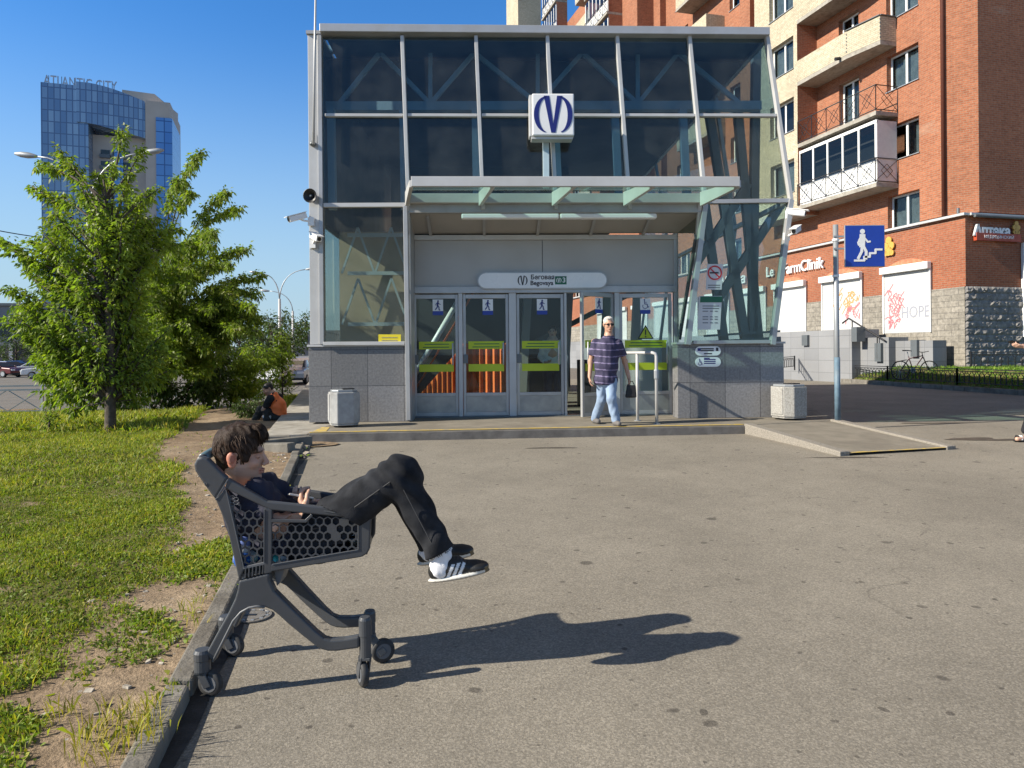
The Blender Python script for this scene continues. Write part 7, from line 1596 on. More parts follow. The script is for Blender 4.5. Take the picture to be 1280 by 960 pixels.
V_, F_ = surf(gp, .006); npmesh('glove_body', V_, F_, pmat('pale glove knit', (.45, .45, .43), .9), t, True); mb = MB(); mb.lathe([(.03, -.02), (.033, 0), (.03, .02)], Vector(glove - V3((.05, 0, .0))), 10, (1, 0, 0)); mb.build('cuff', M['white'], t)

# ---------------------------------------------------------------- woman in white behind the doors (inside)
iw = V3(SW @ Vector((fp(691, 480, DP - .5)[0], -DP + .5, 0))); ip = person_at('person in a white top and dark trousers standing inside behind the third door', Vector(iw))
def iq(x, z, y=0.0): return iw + V3((x, y, z))
hB3 = basis((-.1, -1, 0), (0, 0, 1)); hc3 = iq(0, 1.56); 
body = head_prims(hc3, hB3, .96) + [cone(iq(0, 1.47, .01), iq(0, 1.38), .048, .055), cone(iq(0, 1.36), iq(0, 1.0), .12, .12, .05)]
arms_ = [(iq(-.17, 1.34), iq(-.22, 1.08, .03), iq(-.15, .98, -.16)), (iq(.17, 1.34), iq(.23, 1.08, .03), iq(.2, .85, -.05))]
for a, b, c in arms_: body += limb3(a, b, c, .045, .037, .026)
legs_ = [(iq(-.09, .88), iq(-.09, .47), iq(-.09, .08)), (iq(.09, .88), iq(.09, .47), iq(.1, .08, .1))]
for a, b, c in legs_: body += limb3(a, b, c, .08, .055, .04)
body += hand_prims(arms_[0][2], (.6, -.6, .1), (0, 0, 1), .95, .5, 1) + hand_prims(arms_[1][2], (0, -.1, -1), (-1, 0, 0), .95, .4, 1)
skinned('body', body, .01, SKIN, ip, colf=face_cols(hc3, hB3, .96))
skinned('top', [ell(iq(0, 1.26), (.19, .12, .16), None, .05), ell(iq(0, 1.0), (.17, .125, .2), None, .05)] + [p for a, b, c in arms_ for p in limb3(a, b, c * .8 + b * .2, .065, .056, .05)], .011, pmat('white cotton', (.72, .72, .70), .85), ip, wrinkle=wr(.006, 22, 9))
skinned('trousers', [ell(iq(0, .88), (.17, .12, .11), None, .05)] + [p for a, b, c in legs_ for p in limb3(a, b, c, .095, .075, .065)], .011, pmat('navy trousers', (.02, .025, .05), .85), ip)
Eh = lambda p, r, k=.012, sub=False: ell(hc3 + hB3 @ (V3(p) * .96), V3(r) * .96, hB3, k, sub)
skinned('hair', [Eh((-.02, 0, .045), (.1, .084, .085)), Eh((-.045, 0, -.02), (.07, .08, .09), .02), Eh((.09, 0, -.015), (.075, .068, .075), .008, True)], .009, pmat('brown hair', (.05, .03, .02), .6), ip)
for a, b, c in legs_: skinned('shoe', [cone(c - V3((0, 0, .035)), c + V3((0, -.16, -.045)), .045, .036, .02)], .011, M['white'], ip)

# ---------------------------------------------------------------- person cut off by the right edge
rw = G(1281, 552); rp_ = person_at('person at the right picture edge in black trousers and patterned sandals, holding a phone', rw)
def rq(u, v, dy=0.0): return V3(P(u, v, rw.y + dy))
rh = rq(1302, 382); rB = basis((-1, -.2, -.3), (0, 0, 1)); rn, rc, rpv = rq(1306, 397), rq(1308, 415), rq(1307, 466)
s1, s2 = rq(1304, 405, -.17), rq(1308, 404, .17); e_1, w_1 = rq(1306, 440, -.22), rq(1280, 433, -.12); e_2, w_2 = rq(1310, 440, .2), rq(1287, 436, .05)
h1_, k1_, a1_ = rq(1306, 468, -.09), rq(1294, 505, -.12), rq(1284, 545, -.02); h2_, k2_, a2_ = rq(1310, 468, .09), rq(1312, 507, .1), rq(1318, 546, .1)
body = head_prims(rh, rB, 1.0) + [cone(rh + rB @ V3((-.02, 0, -.06)), rn, .05, .06, .03), cone(rn, rc, .08, .13, .05), cone(rc, rpv, .13, .13, .05)] + limb3(s1, e_1, w_1, .048, .04, .028) + limb3(s2, e_2, w_2, .048, .04, .028) + limb3(h1_, k1_, a1_, .085, .055, .035) + limb3(h2_, k2_, a2_, .085, .055, .035)
body += hand_prims(w_1, (-1, .1, .12), (0, .5, 1), 1.0, .55, -1) + hand_prims(w_2, (-1, -.3, .1), (0, -.5, 1), 1.0, .5, 1)
def foot(a_): return [cone(a_ - V3((0, 0, .03)), V3((a_[0] - .17, a_[1] - .04, 0)) + V3((0, 0, float(gz(a_[0], a_[1])) + .045)), .038, .03, .03)]
body += foot(a1_) + foot(a2_)
skinned('body', body, .007, SKIN, rp_, colf=face_cols(rh, rB, 1.0))
skinned('shirt', [ell(rc, (.13, .2, .16), None, .05), cone(rc, rpv, .14, .15, .05), cone(s1, s1 * .4 + e_1 * .6, .07, .065, .04), cone(s2, s2 * .4 + e_2 * .6, .07, .065, .04)], .01, BLK, rp_, wrinkle=wr(.006, 22, 9))
skinned('trousers', [ell(rpv, (.13, .18, .1), None, .05)] + limb3(h1_, k1_, a1_ + V3((0, 0, .09)), .105, .085, .075) + limb3(h2_, k2_, a2_ + V3((0, 0, .09)), .105, .085, .075), .009, pmat('black trousers', (.016, .017, .022), .85), rp_, wrinkle=wr(.006, 22, 2))
for a_ in (a1_, a2_):
    g0 = float(gz(a_[0], a_[1])); c = V3((a_[0] - .07, a_[1] - .015, g0 + .018)); sn = skinned('sandal', [ell(c, (.145, .052, .018), None, .01)], .006, BLK, rp_)
    for x_ in (-.15, -.10, .02):
        mb = MB(); mb.tube([Vector((a_[0] + x_ - .01, a_[1] - .055 + .04 * 0, g0 + .03)), Vector((a_[0] + x_, a_[1] - .03, g0 + .085)), Vector((a_[0] + x_, a_[1] + .01, g0 + .085)), Vector((a_[0] + x_, a_[1] + .035, g0 + .03))], .014, 6); mb.build('strap', M['white'] if x_ == -.10 else BLK, sn, smooth=True)
Eh = lambda p, r, k=.012, sub=False: ell(rh + rB @ V3(p), V3(r), rB, k, sub)
skinned('hair', [Eh((-.02, 0, .045), (.098, .081, .083)), Eh((-.045, 0, .0), (.068, .074, .06), .02), Eh((.09, 0, -.015), (.075, .068, .075), .008, True)], .009, pmat('dark hair', (.03, .02, .015), .6), rp_)
ph = V3(w_1) + V3((-.125, .03, .05)); t = thing('phone', Vector(ph), 'dark phone held out by the person at the right edge', 'phone'); mb = MB(); mb.bar(Vector(ph - V3((.06, 0, -.02))), Vector(ph + V3((.06, 0, -.01))), .07, .009, (0, .4, 1)); mb.build('phone_case', M['black'], t, bevel=.003); mb = MB(); mb.bar(Vector(ph - V3((.055, .0, -.0275))), Vector(ph + V3((.055, 0, -.003))), .062, .001, (0, .4, 1)); mb.build('screen', pmat('phone screen', (.03, .03, .04), .1), t)
# ---------------------------------------------------------------- the plastic shopping trolley
CY = 3.215
def Yn(u): return 3.0 + (u - 245) * (0.08 / 215)
def cpt(u, v, dy=0.0):
    y = Yn(u); p = P(u, v, y); p.y += dy; return p
def mir(p): return Vector((p[0] - .055 + .03 * min(1, max(0, (p[0] + 1.33) / .7)), 2 * CY - p[1], p[2]))        # the far side: the trolley stands slightly turned
PLA = pmat('dark grey trolley plastic', (.060, .064, .072), .42, var=.14, vs=9, bmp=.06, bs=260, spec=.5, dirt=(.085, .085, .085))
PLB = pmat('paler trolley plastic', (.13, .135, .145), .5, var=.15, vs=9)
cart = thing('shopping_trolley', (-.98, CY, 0), 'dark grey plastic shopping trolley with honeycomb sides standing on the kerb edge', 'shopping trolley')
def cplate(poly, th, name, mat, par, far=False, bevel=.004, dy=0.0):
    mb = MB(); a = [cpt(u, v, dy) for u, v in poly]; b = [p + Vector((0, th, 0)) for p in a]
    if far: a = [mir(p) for p in a]; b = [mir(p) for p in b]
    n = len(a); mb.add(a + b, [tuple(range(n)), tuple(range(2 * n - 1, n - 1, -1))] + [(i, (i + 1) % n, n + (i + 1) % n, n + i) for i in range(n)])
    return mb.build(name, mat, par, bevel=bevel, seg=3)
def clipc(poly, cl):
    out = poly; n = len(cl)
    for i in range(n):
        ax, ay = cl[i]; bx, by = cl[(i + 1) % n]; inp = out; out = []
        sd = lambda p: (bx - ax) * (p[1] - ay) - (by - ay) * (p[0] - ax)
        for k in range(len(inp)):
            p, q = inp[k], inp[(k + 1) % len(inp)]; sp, sq = sd(p), sd(q)
            if sp >= 0: out.append(p)
            if (sp >= 0) != (sq >= 0): t = sp / (sp - sq); out.append((p[0] + (q[0] - p[0]) * t, p[1] + (q[1] - p[1]) * t))
        if not out: return []
    return out
def honeycomb(cl, org, skip, solid=()):
    mb = MB(); px_, py_ = 10.1, 9.3; R_ = px_ / math.sqrt(3); th = .005
    for r in range(-14, 14):
        for c in range(-16, 16):
            x, y = org[0] + (c + .5 * (r % 2)) * px_, org[1] + r * py_
            if skip(x, y): continue
            o = [(x + R_ * math.sin(math.pi * k / 3), y + R_ * 1.075 * math.cos(math.pi * k / 3)) for k in range(6)]; i_ = [(x + (R_ - 1.15) * math.sin(math.pi * k / 3), y + (R_ - 1.15) * 1.075 * math.cos(math.pi * k / 3)) for k in range(6)]
            if (r, c) in solid: i_ = [(x + .1 * math.sin(math.pi * k / 3), y + .1 * math.cos(math.pi * k / 3)) for k in range(6)]
            for k in range(6):
                q = clipc([o[k], o[(k + 1) % 6], i_[(k + 1) % 6], i_[k]][::-1], cl)
                if len(q) < 3: q = clipc([o[k], o[(k + 1) % 6], i_[(k + 1) % 6], i_[k]], cl)
                if len(q) < 3: continue
                a = [cpt(u, v, .006) for u, v in q]; b = [cpt(u, v, .006 + th) for u, v in q]; n = len(a); mb.add(a + b, [tuple(range(n)), tuple(range(2 * n - 1, n - 1, -1))] + [(j, (j + 1) % n, n + (j + 1) % n, n + j) for j in range(n)])
    return mb
TOPA = [(243.2, 589), (241.8, 581), (245, 574), (252, 570.5), (259, 573), (284, 598), (277, 611), (268.5, 625), (256, 608)]
for far in (False, True):
    sp_ = cplate(TOPA, .034, 'side_panel', PLA, cart, far, .010)
    K = dict(par=sp_, far=far)
    cplate([(284, 597.5), (334, 626.5), (463, 639.5), (463.5, 650), (338, 638), (280.5, 610.5)], .026, 'top_rail', PLA, **K, bevel=.007)
    cplate([(269, 624.5), (281, 611), (287, 622), (305, 712), (298.5, 727), (283, 657)], .024, 'rear_post', PLA, **K, bevel=.006)
    cplate([(330.5, 634), (340, 637.5), (339.5, 716), (330, 718)], .020, 'divider', PLA, **K)
    cplate([(447.5, 647), (463.5, 648.5), (462, 686), (459, 692), (453, 696), (447.5, 697.5)], .024, 'front_post', PLA, **K, bevel=.006)
    cplate([(338, 705.5), (449, 686.8), (452, 696.5), (337.5, 715)], .022, 'bottom_rail', PLA, **K, bevel=.005)
    cplate([(339, 649), (381, 650), (389, 642), (391, 645), (382.5, 653.5), (339, 653)], .014, 'slot_frame', PLA, **K, bevel=.002)
    for u in (306, 310.5, 315, 319.5, 324, 328): cplate([(u, 711.5 - (u - 304) * .2), (u + 1.6, 711.2 - (u - 304) * .2), (u + 1.2, 724.2 - (u - 300) * .25), (u - .4, 724.6 - (u - 300) * .25)], .012, 'lower_slat', PLA, **K, bevel=.001)
    cplate([(303, 708.5), (331, 702.5), (331, 706), (303.5, 712)], .016, 'lower_rail', PLB, **K, bevel=.002)
    # thin pale moulding lines on the panel
    for q in ([(447, 648.5), (447.9, 648.5), (447.9, 687), (447, 687)], [(340, 705), (448, 686.6), (448, 687.4), (340, 705.8)], [(282, 612), (283, 612), (305, 709), (304, 709)], [(330, 637), (330.8, 637), (330.4, 703), (329.6, 703)], [(284.5, 598.5), (285.5, 599.5), (270, 625), (269, 624)], [(405, 638), (448, 645.8), (448, 646.6), (405, 638.8)]):
        cplate(q, .004, 'moulding_line', PLB, sp_, far, .0, dy=-.003)
    mb = MB(); m1 = honeycomb([(339, 640), (448, 648.5), (448, 687), (339, 706)], (348.6, 670.8), lambda x, y: y < 653 and x < 386 or y < 643, {(-2, 8), (-1, 6), (0, 7)}); 
    m2 = honeycomb([(281.5, 612), (330.5, 638), (330.5, 703), (304, 709)], (346, 672), lambda x, y: x > 340 or y < 618 - (x - 285) * -.55 + 6)
    for m_ in (m1, m2):
        if far: m_.v = [tuple(mir(p)) for p in m_.v]
        m_.build('honeycomb_mesh', PLA, sp_)
    if not far:
        for k in range(5):
            t0, t1 = 2 * math.pi * k / 5, 0; c = [(291 + (k % 2) * 5 - 1, 622 + k * 2.2), (3.2, 2.2)]; pts = [cpt(c[0][0] + 3.0 * math.cos(a), c[0][1] + 2.2 * math.sin(a), .002) for a in np.linspace(0, 2 * math.pi, 11)]
            mb = MB(); mb.tube(pts, .0016, 4); mb.build('moulded_ring', PLB, sp_)
        mb = MB(); tri = [cpt(255.5, 603.5, -.001), cpt(258.8, 604, -.001), cpt(256.8, 607.5, -.001)]; mb.tube(tri + tri[:1], .0014, 4); mb.build('recycling_mark', PLB, sp_)
# legs
LEG = [(298, 726), (296.3, 738), (293, 749), (284, 768), (270, 793), (256, 819), (266.5, 829), (279, 803), (291, 777.5), (300, 766.5), (311, 760.5), (321, 758.3), (331.5, 759.7), (340, 763), (348, 769.5), (360, 780.5), (377, 794.5), (394, 808), (402, 812.5), (410, 814.5), (421, 814.5), (449, 810.5), (449, 795.5), (430, 799), (413, 800.2), (405, 798), (395, 790), (370, 766), (343, 739), (337, 726), (336.5, 716.5)]
for far in (False, True):
    lg_ = cplate(LEG, .042, 'leg_frame', PLA, cart, far, .009)
    rib = [cpt(u, v, -.001) for u, v in ((331, 758.8), (321, 757.6), (311, 759.6), (301, 765.3), (291.5, 776), (279, 801), (266, 827))]
    if far: rib = [mir(p) for p in rib]
    mb = MB(); mb.tube(rib, .0055, 6); mb.build('leg_rib', PLB, lg_, smooth=True)  # highlight along the leg arch, put in as a paler rib
    fl = [(337, 717), (352, 714), (345, 733), (341, 738)]; cplate(fl, .09, 'bracket', PLB, lg_, far, .004, dy=.05)
    for nm, uc, v0_, v1_, rad, wz, turn, lean in (('rear', 250.5, 815, 840, .036, .055, 12, .028), ('front', 455, 774 if not far else 790, 823, .027, .056, 62, -.010 if not far else .05)):
        top, bot = cpt(uc, v0_, .02), cpt(uc, v1_, .02); bot.x = top.x
        if far: top, bot = mir(top), mir(bot)
        g0 = float(gz(top.x, top.y)); mb = MB(); h_ = top.z - bot.z
        mb.lathe([(rad * .82, h_ + .004), (rad, h_ - .008), (rad, h_ * .55), (rad * .93, h_ * .53), (rad * .93, .0), (rad * .8, -.01)], bot, 18); cs_ = mb.build('caster', PLA, cart, smooth=False, bevel=.003)
        wc = Vector((bot.x + lean * 1.2, top.y, g0 + wz)); a = R(turn) * (1 if not far else (-.4 if nm == 'front' else 1)); ax = Vector((math.sin(a), math.cos(a), 0)); fw = Vector((math.cos(a), -math.sin(a), 0))
        mb = MB()
        for s_ in (-1, 1): mb.bar(Vector((bot.x, top.y, bot.z + .004)) + ax * s_ * .021, wc + ax * s_ * .021 + Vector((0, 0, -.012)), .036, .008, ax)
        mb.bar(bot + Vector((0, 0, .002)) - ax * .0, bot + Vector((0, 0, -.012)), .05, .05); mb.build('fork', PLA, cs_, bevel=.003)
        mb = MB(); mb.lathe([(.022, -.014), (wz * .86, -.015), (wz * .97, -.010), (wz, 0), (wz * .97, .010), (wz * .86, .015), (.022, .014)], wc, 28, ax); mb.build('wheel', pmat('grey trolley tyre', (.035, .035, .036), .7, var=.25, vs=30, dirt=(.09, .085, .08)), cs_, smooth=True)
        mb = MB(); mb.lathe([(0, -.0165), (wz * .62, -.0165), (wz * .66, -.012), (wz * .66, .012), (wz * .62, .0165), (0, .0165)], wc, 20, ax); mb.build('hub', PLB, cs_)
# cross members, handle, floor, front and rear
def across(u, v, w_, h_, name, mat, par=cart, ins=.03):
    a = cpt(u, v, ins); mb = MB(); mb.bar(a, mir(a), w_, h_); return mb.build(name, mat, par, bevel=.006)
across(316, 738, .07, .05, 'cross_beam', PLA); across(345, 712, .05, .03, 'cross_beam', PLA)
hA = cpt(249.5, 576, .012); hB_ = mir(hA)
mb = MB(); mb.tube([hA, hA.lerp(hB_, .1) + Vector((-.004, 0, .004)), hA.lerp(hB_, .5) + Vector((-.008, 0, .008)), hA.lerp(hB_, .9) + Vector((-.004, 0, .004)), hB_], .017, 14); hd = mb.build('handle', PLA, cart, smooth=True)
GRP = pmat('teal grey handle grip', (.10, .17, .20), .4, var=.12, vs=12)
for a, b in ((.12, .47), (.53, .88)):
    mb = MB(); mb.tube([hA.lerp(hB_, t) + Vector((-.008 * (1 - abs(t - .5) * 2) ** .5, 0, .008 * (1 - abs(t - .5) * 2) ** .5)) for t in (a, (a + b) / 2, b)], .0205, 14); mb.build('grip', GRP, hd, smooth=True)
mb = MB(); a = [cpt(301, 722, .01), cpt(452, 692, .01)]; b = [mir(p) for p in a]
mb.prism([a[0], a[1], b[1], b[0]], (0, 0, .012)); mb.build('basket_floor', PLA, cart)
fp_ = cpt(456, 645, .015), cpt(455, 690, .015); mb = MB(); mb.bar(fp_[0], mir(fp_[0]), .022, .03); mb.bar(fp_[1], mir(fp_[1]), .022, .03)
for k in range(7): t = (k + .5) / 7; mb.bar(fp_[0].lerp(mir(fp_[0]), t), fp_[1].lerp(mir(fp_[1]), t), .007, .012)
for k in range(1, 5): t = k / 5; a = fp_[0].lerp(fp_[1], t); mb.bar(a, mir(a), .008, .006)
mb.build('front_panel', PLA, cart)
rp0, rp1 = cpt(276, 618, .015), cpt(300, 716, .015); mb = MB()
for k in range(10): a = rp0.lerp(rp1, k / 9); mb.bar(a, mir(a), .010, .009)
for k in range(1, 8): t = k / 8; mb.bar(rp0.lerp(mir(rp0), t), rp1.lerp(mir(rp1), t), .008, .006)
mb.build('rear_flap', PLA, cart)
# bottles lying in the trolley
for i, (u, v, Yq, c, lab) in enumerate(((312, 697, 3.11, (.03, .10, .38), 'blue plastic bottle lying at the rear bottom of the trolley'), (350, 699, 3.12, (.04, .34, .32), 'teal plastic bottle on the trolley floor behind the honeycomb'), (304, 684, 3.10, (.16, .22, .50), 'pale blue bottle propped behind the rear post of the trolley'))):
    p = P(u, v, Yq); t = thing('bottle', p, lab, 'bottle', 'bottles in the trolley'); ax = Vector((.35, 1, -.03)) if i != 2 else Vector((.25, .1, 1)); bmt = pmat('bottle plastic', c, .2, var=.1)
    mb = MB(); mb.lathe([(.0, -.07), (.028, -.068), (.031, -.05), (.030, .0), (.031, .03), (.026, .05), (.013, .065), (.013, .07)], p, 14, ax); mb.build('bottle_body', bmt, t, smooth=True)
    mb = MB(); mb.lathe([(.015, .0705), (.015, .088), (.0, .09)], p, 12, ax); mb.build('cap', M['white'] if i != 1 else bmt, t); mb = MB(); mb.lathe([(.0318, -.03), (.0318, .015)], p, 14, ax); mb.build('paper_label', M['paper'], t)

# ---------------------------------------------------------------- the young man in the trolley
def bq(u, v, Y): return V3(P(u, v, Y))
boy = person_at('young man with brown hair reclining in the trolley, legs over its front end', bq(380, 690, CY))
HC = bq(302, 569, 3.16); HB = basis((1, .07, -.03), (.03, 0, 1)); HS = 1.0
nkB = bq(290, 607, 3.20); chB = bq(318, 642, 3.20); blB = bq(352, 664, 3.21); pvB = bq(386, 669, 3.215)
sN, sF = bq(320, 619, 3.135), bq(331, 611, 3.345)
eN, wN = bq(343, 657, 3.085), bq(384, 647, 3.125); eF, wF = bq(367, 634, 3.375), bq(398, 631, 3.29)
hN, hF = bq(396, 666, 3.150), bq(396, 664, 3.285); kN, kF = bq(500, 592, 3.095), bq(495, 597, 3.39); aN, aF = bq(549, 688, 3.09), bq(541, 680, 3.33)
pr = head_prims(HC, HB, HS)
pr += [cone(HC + HB @ V3((-.028, 0, -.055)), nkB, .054, .060, .035), cone(nkB, chB, .066, .115, .05), cone(chB, blB, .115, .11, .05), cone(blB, pvB, .11, .10, .05)]
pr += limb3(sN, eN, wN, .048, .041, .027, .02) + limb3(sF, eF, wF, .048, .041, .027, .02) + limb3(hN, kN, aN, .065, .052, .036) + limb3(hF, kF, aF, .065, .052, .036)
nd = bq(374, 627, 3.17) - wN; pr += hand_prims(wN, nd, (-.25, .55, .6), .95, .62, 1, .05)
fd = V3((-.42, -.7, .30)); pr += hand_prims(wF, fd, (-.2, -.1, 1.0), .95, .55, -1, .05)
fcb = face_cols(HC, HB, HS, base=(1.0, .98, .96), lip=(.92, .58, .54), brow=(.10, .07, .055), ear=(1.12, .70, .63), stub=(.72, .68, .66), lids=True)
skinned('body', pr, .0038, SKIN, boy, colf=fcb, cuts=[(bq(400, 694, 3.10), (0, -1, 0), .215), (bq(400, 694, 3.33), (0, 1, 0), .215), (bq(286, 640, 3.2), (-.958, 0, -.285), .22)])
NAVY = pmat('navy cotton jersey', (.020, .021, .040), .85, var=.22, vs=11, bmp=.12, bs=170)
eNs = sN * .22 + eN * .78; eFs = sF * .2 + eF * .8
shp = [cone(nkB + V3((.006, 0, -.015)), chB, .080, .130, .05), cone(chB, blB, .130, .125, .05), cone(blB, pvB + V3((.035, 0, .02)), .125, .118, .05), cone(nkB + V3((.0, -.02, -.02)), sN, .07, .068, .04), cone(nkB + V3((.0, .02, -.02)), sF, .07, .068, .04), cone(sN, eNs, .068, .066, .035), cone(sF, eFs, .070, .070, .035)]
fold = wr(.0065, 34, 21, (1, 1, 1.3))
shirt_ = skinned('t_shirt', shp, .0055, NAVY, boy, cuts=[(eNs, (eN - sN) / np.linalg.norm(eN - sN), .095), (nkB + V3((.0, 0, .012)), (.35, 0, 1), .14), (bq(281, 622, 3.2), (-.958, 0, -.285)), (bq(345, 690, 3.045), (0, -1, 0), .16)], wrinkle=fold)
rim = []
for t in np.linspace(0, 2 * math.pi, 28):
    d = V3((math.cos(t), math.sin(t), 0)); rim.append(Vector(nkB + V3((.072 * d[0] + .004, .07 * d[1], .024 - .028 * d[0]))))
mb = MB(); mb.tube(rim, .008, 6); mb.build('collar', pmat('navy collar rib', (.018, .019, .036), .85), shirt_, smooth=True)
mb = MB(); mb.tube([p + Vector((0, 0, .014)) + (p - Vector(nkB)) * -.06 for p in rim], .0026, 5); mb.build('necklace', pmat('pale cord', (.62, .58, .52), .6), boy, smooth=True)
JE = pmat('washed black denim', (.020, .0215, .026), .85, var=.4, vs=14, bmp=.3, bs=200, dirt=(.038, .040, .047), spec=.2)
def folds(X):
    d = 0
    for c, rad, f, amp, ax in ((kN, .19, 62, .012, (kN - hN)), (kF, .17, 60, .005, (kF - hF)), (hN, .28, 46, .013, (kN - hN)), (aN, .18, 75, .0065, (aN - kN)), (aF, .16, 75, .0045, (aF - kF))):
        a = ax / np.linalg.norm(ax); r_ = np.linalg.norm(X - c, axis=1); w_ = np.clip(1 - r_ / rad, 0, 1); s_ = (X - c) @ a; o_ = (X - c) @ V3((.3, .2, 1)); d = d + amp * w_ * np.sin(f * s_ + 22 * np.sin(9 * o_) * .12 + 18 * o_)
    return d
base_w = wr(.005, 30, 31)
jp = [ell(pvB + V3((.01, 0, -.005)), (.17, .135, .125), None, .05)] + limb3(hN, kN, aN, .112, .080, .063, .04) + limb3(hF, kF, aF, .112, .080, .062, .04)
jn = skinned('jeans', jp, .0050, JE, boy, cuts=[(aN + (aN - kN) * .02, (aN - kN) / np.linalg.norm(aN - kN), .12), (aF + (aF - kF) * .02, (aF - kF) / np.linalg.norm(aF - kF), .12), (bq(400, 694, 3.084), (0, -1, 0), .215), (bq(400, 694, 3.346), (0, 1, 0), .215)], wrinkle=lambda X: folds(X) + base_w(X))
# seams down the legs and the frayed hems
def seam(a, b, c, ra, rb, rc, off):
    pts = []
    for p, q, r0, r1 in ((a, b, ra, rb), (b, c, rb, rc)):
        for t in np.linspace(.12, .97, 9): pts.append(Vector(p + (q - p) * t + V3((0, off * ((r0 + (r1 - r0) * t) + .0035), 0))))
    mb = MB(); mb.tube(pts, .0022, 4); mb.build('side_seam', pmat('grey seam thread', (.05, .051, .054), .8), jn, smooth=True)
seam(hN * .55 + kN * .45, kN, aN, .095, .080, .063, -1)
mb = MB(); rr = random.Random(2)
for A_, K_ in ((aN, kN), (aF, kF)):
    d = (A_ - K_) / np.linalg.norm(A_ - K_); Bx = basis(d, (0, 1, 0)); e_ = A_ + (A_ - K_) * .02
    for i in range(90):
        t = rr.uniform(0, 6.283); p = e_ + Bx @ V3((-.004, .063 * math.cos(t), .063 * math.sin(t))); q = p + Bx @ V3((rr.uniform(.004, .014), rr.uniform(-.006, .006), rr.uniform(-.006, .006))); mb.tube([Vector(p), Vector(q)], .0011, 3)
mb.build('frayed_hem', pmat('grey denim thread', (.07, .07, .075), .9), jn)
SOCK = pmat('white ribbed sock', (.78, .78, .80), .85, var=.08, vs=30, bmp=.2, bs=160)
SHOE = pmat('black and white trainer', (.95, .95, .95), .5, var=.05, vs=30, bmp=.1, bs=150, vcol=True)
def trainer(heel, toe, ank, kn, far):
    L_ = .262; f = (toe - heel) / np.linalg.norm(toe - heel); B = basis(f, (0, 0, 1)); o = heel; W_ = lambda p: o + B @ V3(p); E = lambda p, r, k=.018: ell(W_(p), r, B, k)
    k = np.linalg.norm(toe - heel) / L_
    sock = skinned('sock', [cone(ank + (kn - ank) * .12, ank, .044, .043, .02), cone(ank, W_((.06, 0, .055)), .043, .044, .02), cone(W_((.05, 0, .05)), W_((.13, 0, .045)), .04, .03, .02)], .005, SOCK, boy, wrinkle=wr(.0015, 160, 3, (.3, .3, 1)))
    pr = [E((.045, 0, .042), (.044, .036, .046)), E((.085, 0, .045), (.06, .037, .042)), cone(W_((.09, 0, .052)), W_((.20, .004, .030)), .037, .030, .02), E((.215, .004, .026), (.050, .041, .028)), E((.13, 0, .008), (.136, .044, .017), .006), cone(W_((.10, 0, .075)), W_((.135, 0, .07)), .022, .022, .015)]
    def colf(V):
        q = (V - o) @ B; x, y, z = q.T; C = np.ones((len(V), 3)) * .016; s_ = x - .62 * (z - .03)
        st = np.zeros(len(V), bool)
        for c0 in (.092, .117, .142): st |= np.abs(s_ - c0) < .0078
        C[st & (np.abs(y) > .018) & (z > .018) & (z < .068)] = (.80, .80, .80); C[z < .0185] = (.66, .65, .60); C[(z < .0085)] = (.38, .34, .28); C[(x > .245) & (z < .03)] = (.16, .11, .05)
        la = (np.abs(y) < .020) & (z > .05) & (np.sin(x * 420) > .2) & (x > .105) & (x < .185); C[la] = (.035, .035, .035); return C
    sh = skinned('shoe', pr, .0030, SHOE, boy, cuts=[(W_((0, 0, .0)), -B[:, 2])], colf=colf)
    mb = MB()
    for i in range(5):
        x = .11 + i * .017; z = .088 - i * .0085; mb.tube([Vector(W_((x, -.024, z - .012))), Vector(W_((x + .004, 0, z + .002))), Vector(W_((x + .012, .024, z - .012)))], .003, 5)
    mb.build('laces', pmat('black laces', (.016, .016, .016), .7), sh, smooth=True)
hl_, tl_ = bq(537, 728, 3.085), bq(609, 714.5, 3.10); trainer(hl_, tl_, aN + (aN - kN) * .04, kN, False)
h2, t2 = bq(523, 707, 3.315), bq(590, 694, 3.35); trainer(h2, t2, aF + (aF - kF) * .02, kF, True)
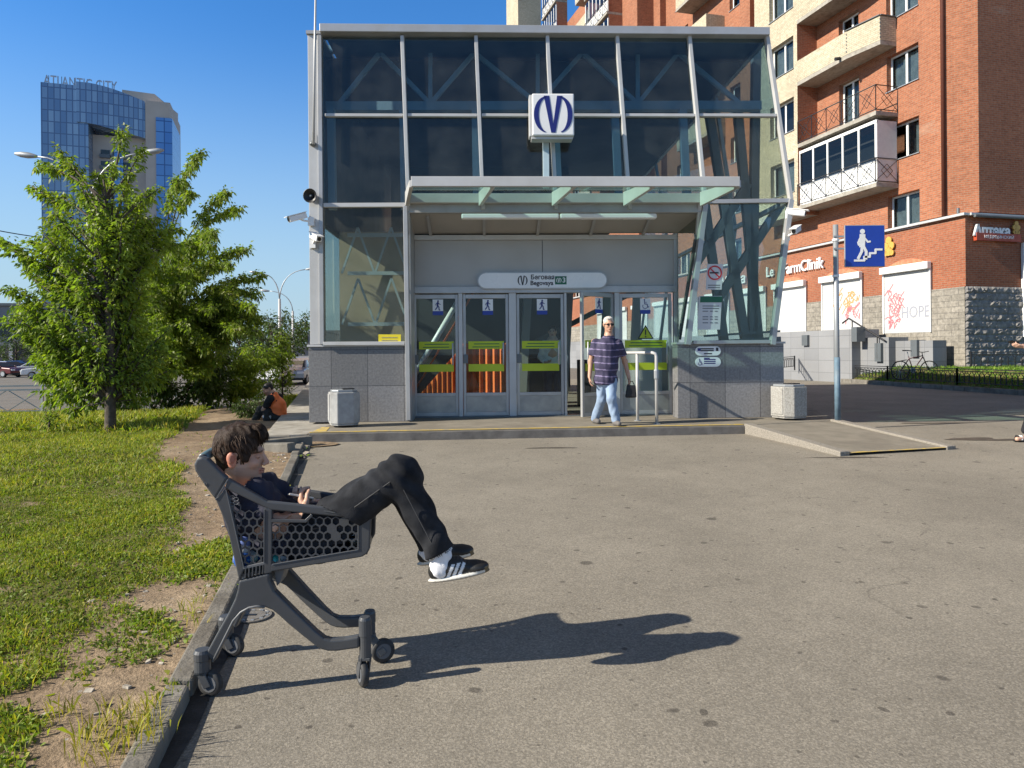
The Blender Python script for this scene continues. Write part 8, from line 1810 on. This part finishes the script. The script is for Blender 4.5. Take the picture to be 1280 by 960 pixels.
# hair: a full brown crop with locks
HAIR = pmat('dark brown hair', (.034, .020, .013), .6, var=.35, vs=60, bmp=.4, bs=180, spec=.2); HAIR2 = pmat('brown hair locks', (.066, .039, .025), .55, var=.4, vs=40, spec=.25)
Eh = lambda p, r, k=.014, sub=False: ell(HC + HB @ (V3(p) * HS), V3(r) * HS, HB, k, sub)
hp = [Eh((-.020, 0, .052), (.102, .084, .090)), Eh((.035, 0, .102), (.062, .062, .036), .03), Eh((-.045, 0, .005), (.068, .079, .070), .02), Eh((.066, .0, .090), (.018, .052, .016), .02), Eh((-.062, 0, -.045), (.040, .060, .042), .02), Eh((.035, -.066, .022), (.022, .012, .045), .01), Eh((.035, .066, .022), (.022, .012, .045), .01),
      Eh((.100, 0, -.012), (.068, .066, .068), .008, True), Eh((.045, 0, -.105), (.085, .1, .085), .01, True), Eh((-.022, .088, -.014), (.024, .028, .036), .006, True), Eh((-.022, -.088, -.014), (.024, .028, .036), .006, True)]
grain = wr(.0022, 190, 12, (.5, 1, .5)); lump = wr(.005, 42, 13)
hr_ = skinned('hair', hp, .0036, HAIR, boy, wrinkle=lambda X: grain(X) + lump(X))
hair_strands(HC, HB, HS, 1100, HAIR2, hr_, 5, (.105, .087, .093), .5, .055, .1, zmin=-.085, fx=.10, r=.0019, jit=.33, front=.06)
mb = MB(); rr = random.Random(8)
for i in range(90):                                              # fringe over the forehead, sideburns
    y = rr.uniform(-.062, .062); p0 = V3((.055 + rr.uniform(-.02, .01), y * .8, .135 + rr.uniform(-.015, .005))); p1 = V3((.092, y, .115 + rr.uniform(-.01, .01))); p2 = V3((.096 + rr.uniform(-.008, .006), y * 1.02 + .006, .062 + rr.uniform(-.012, .018)))
    mb.tube([Vector(HC + HB @ q) for q in bez(p0, p1 + V3((.008, 0, .012)), p2, 6)], [.0026, .003, .0028, .0024, .0018, .0006], 4)
mb.build('fringe', HAIR, hr_, smooth=True)
# phone between his hands
pc_ = bq(376, 620.5, 3.185); t = thing('phone', Vector(pc_), 'pale phone held in the young man\'s hands above the trolley rail', 'phone')
ax_ = Vector((.80, .30, -.22)).normalized(); nn = Vector((-.35, .05, .9)); mb = MB(); mb.bar(Vector(pc_) - ax_ * .055, Vector(pc_) + ax_ * .055, .068, .009, nn); mb.build('phone_case', pmat('pale phone case', (.58, .55, .50), .4), t, bevel=.003)
up_ = ax_.cross(nn).cross(ax_).normalized(); mb = MB(); mb.bar(Vector(pc_) - ax_ * .05 + up_ * .0052, Vector(pc_) + ax_ * .05 + up_ * .0052, .062, .001, nn); mb.build('screen', pmat('phone glass', (.30, .30, .30), .08), t)
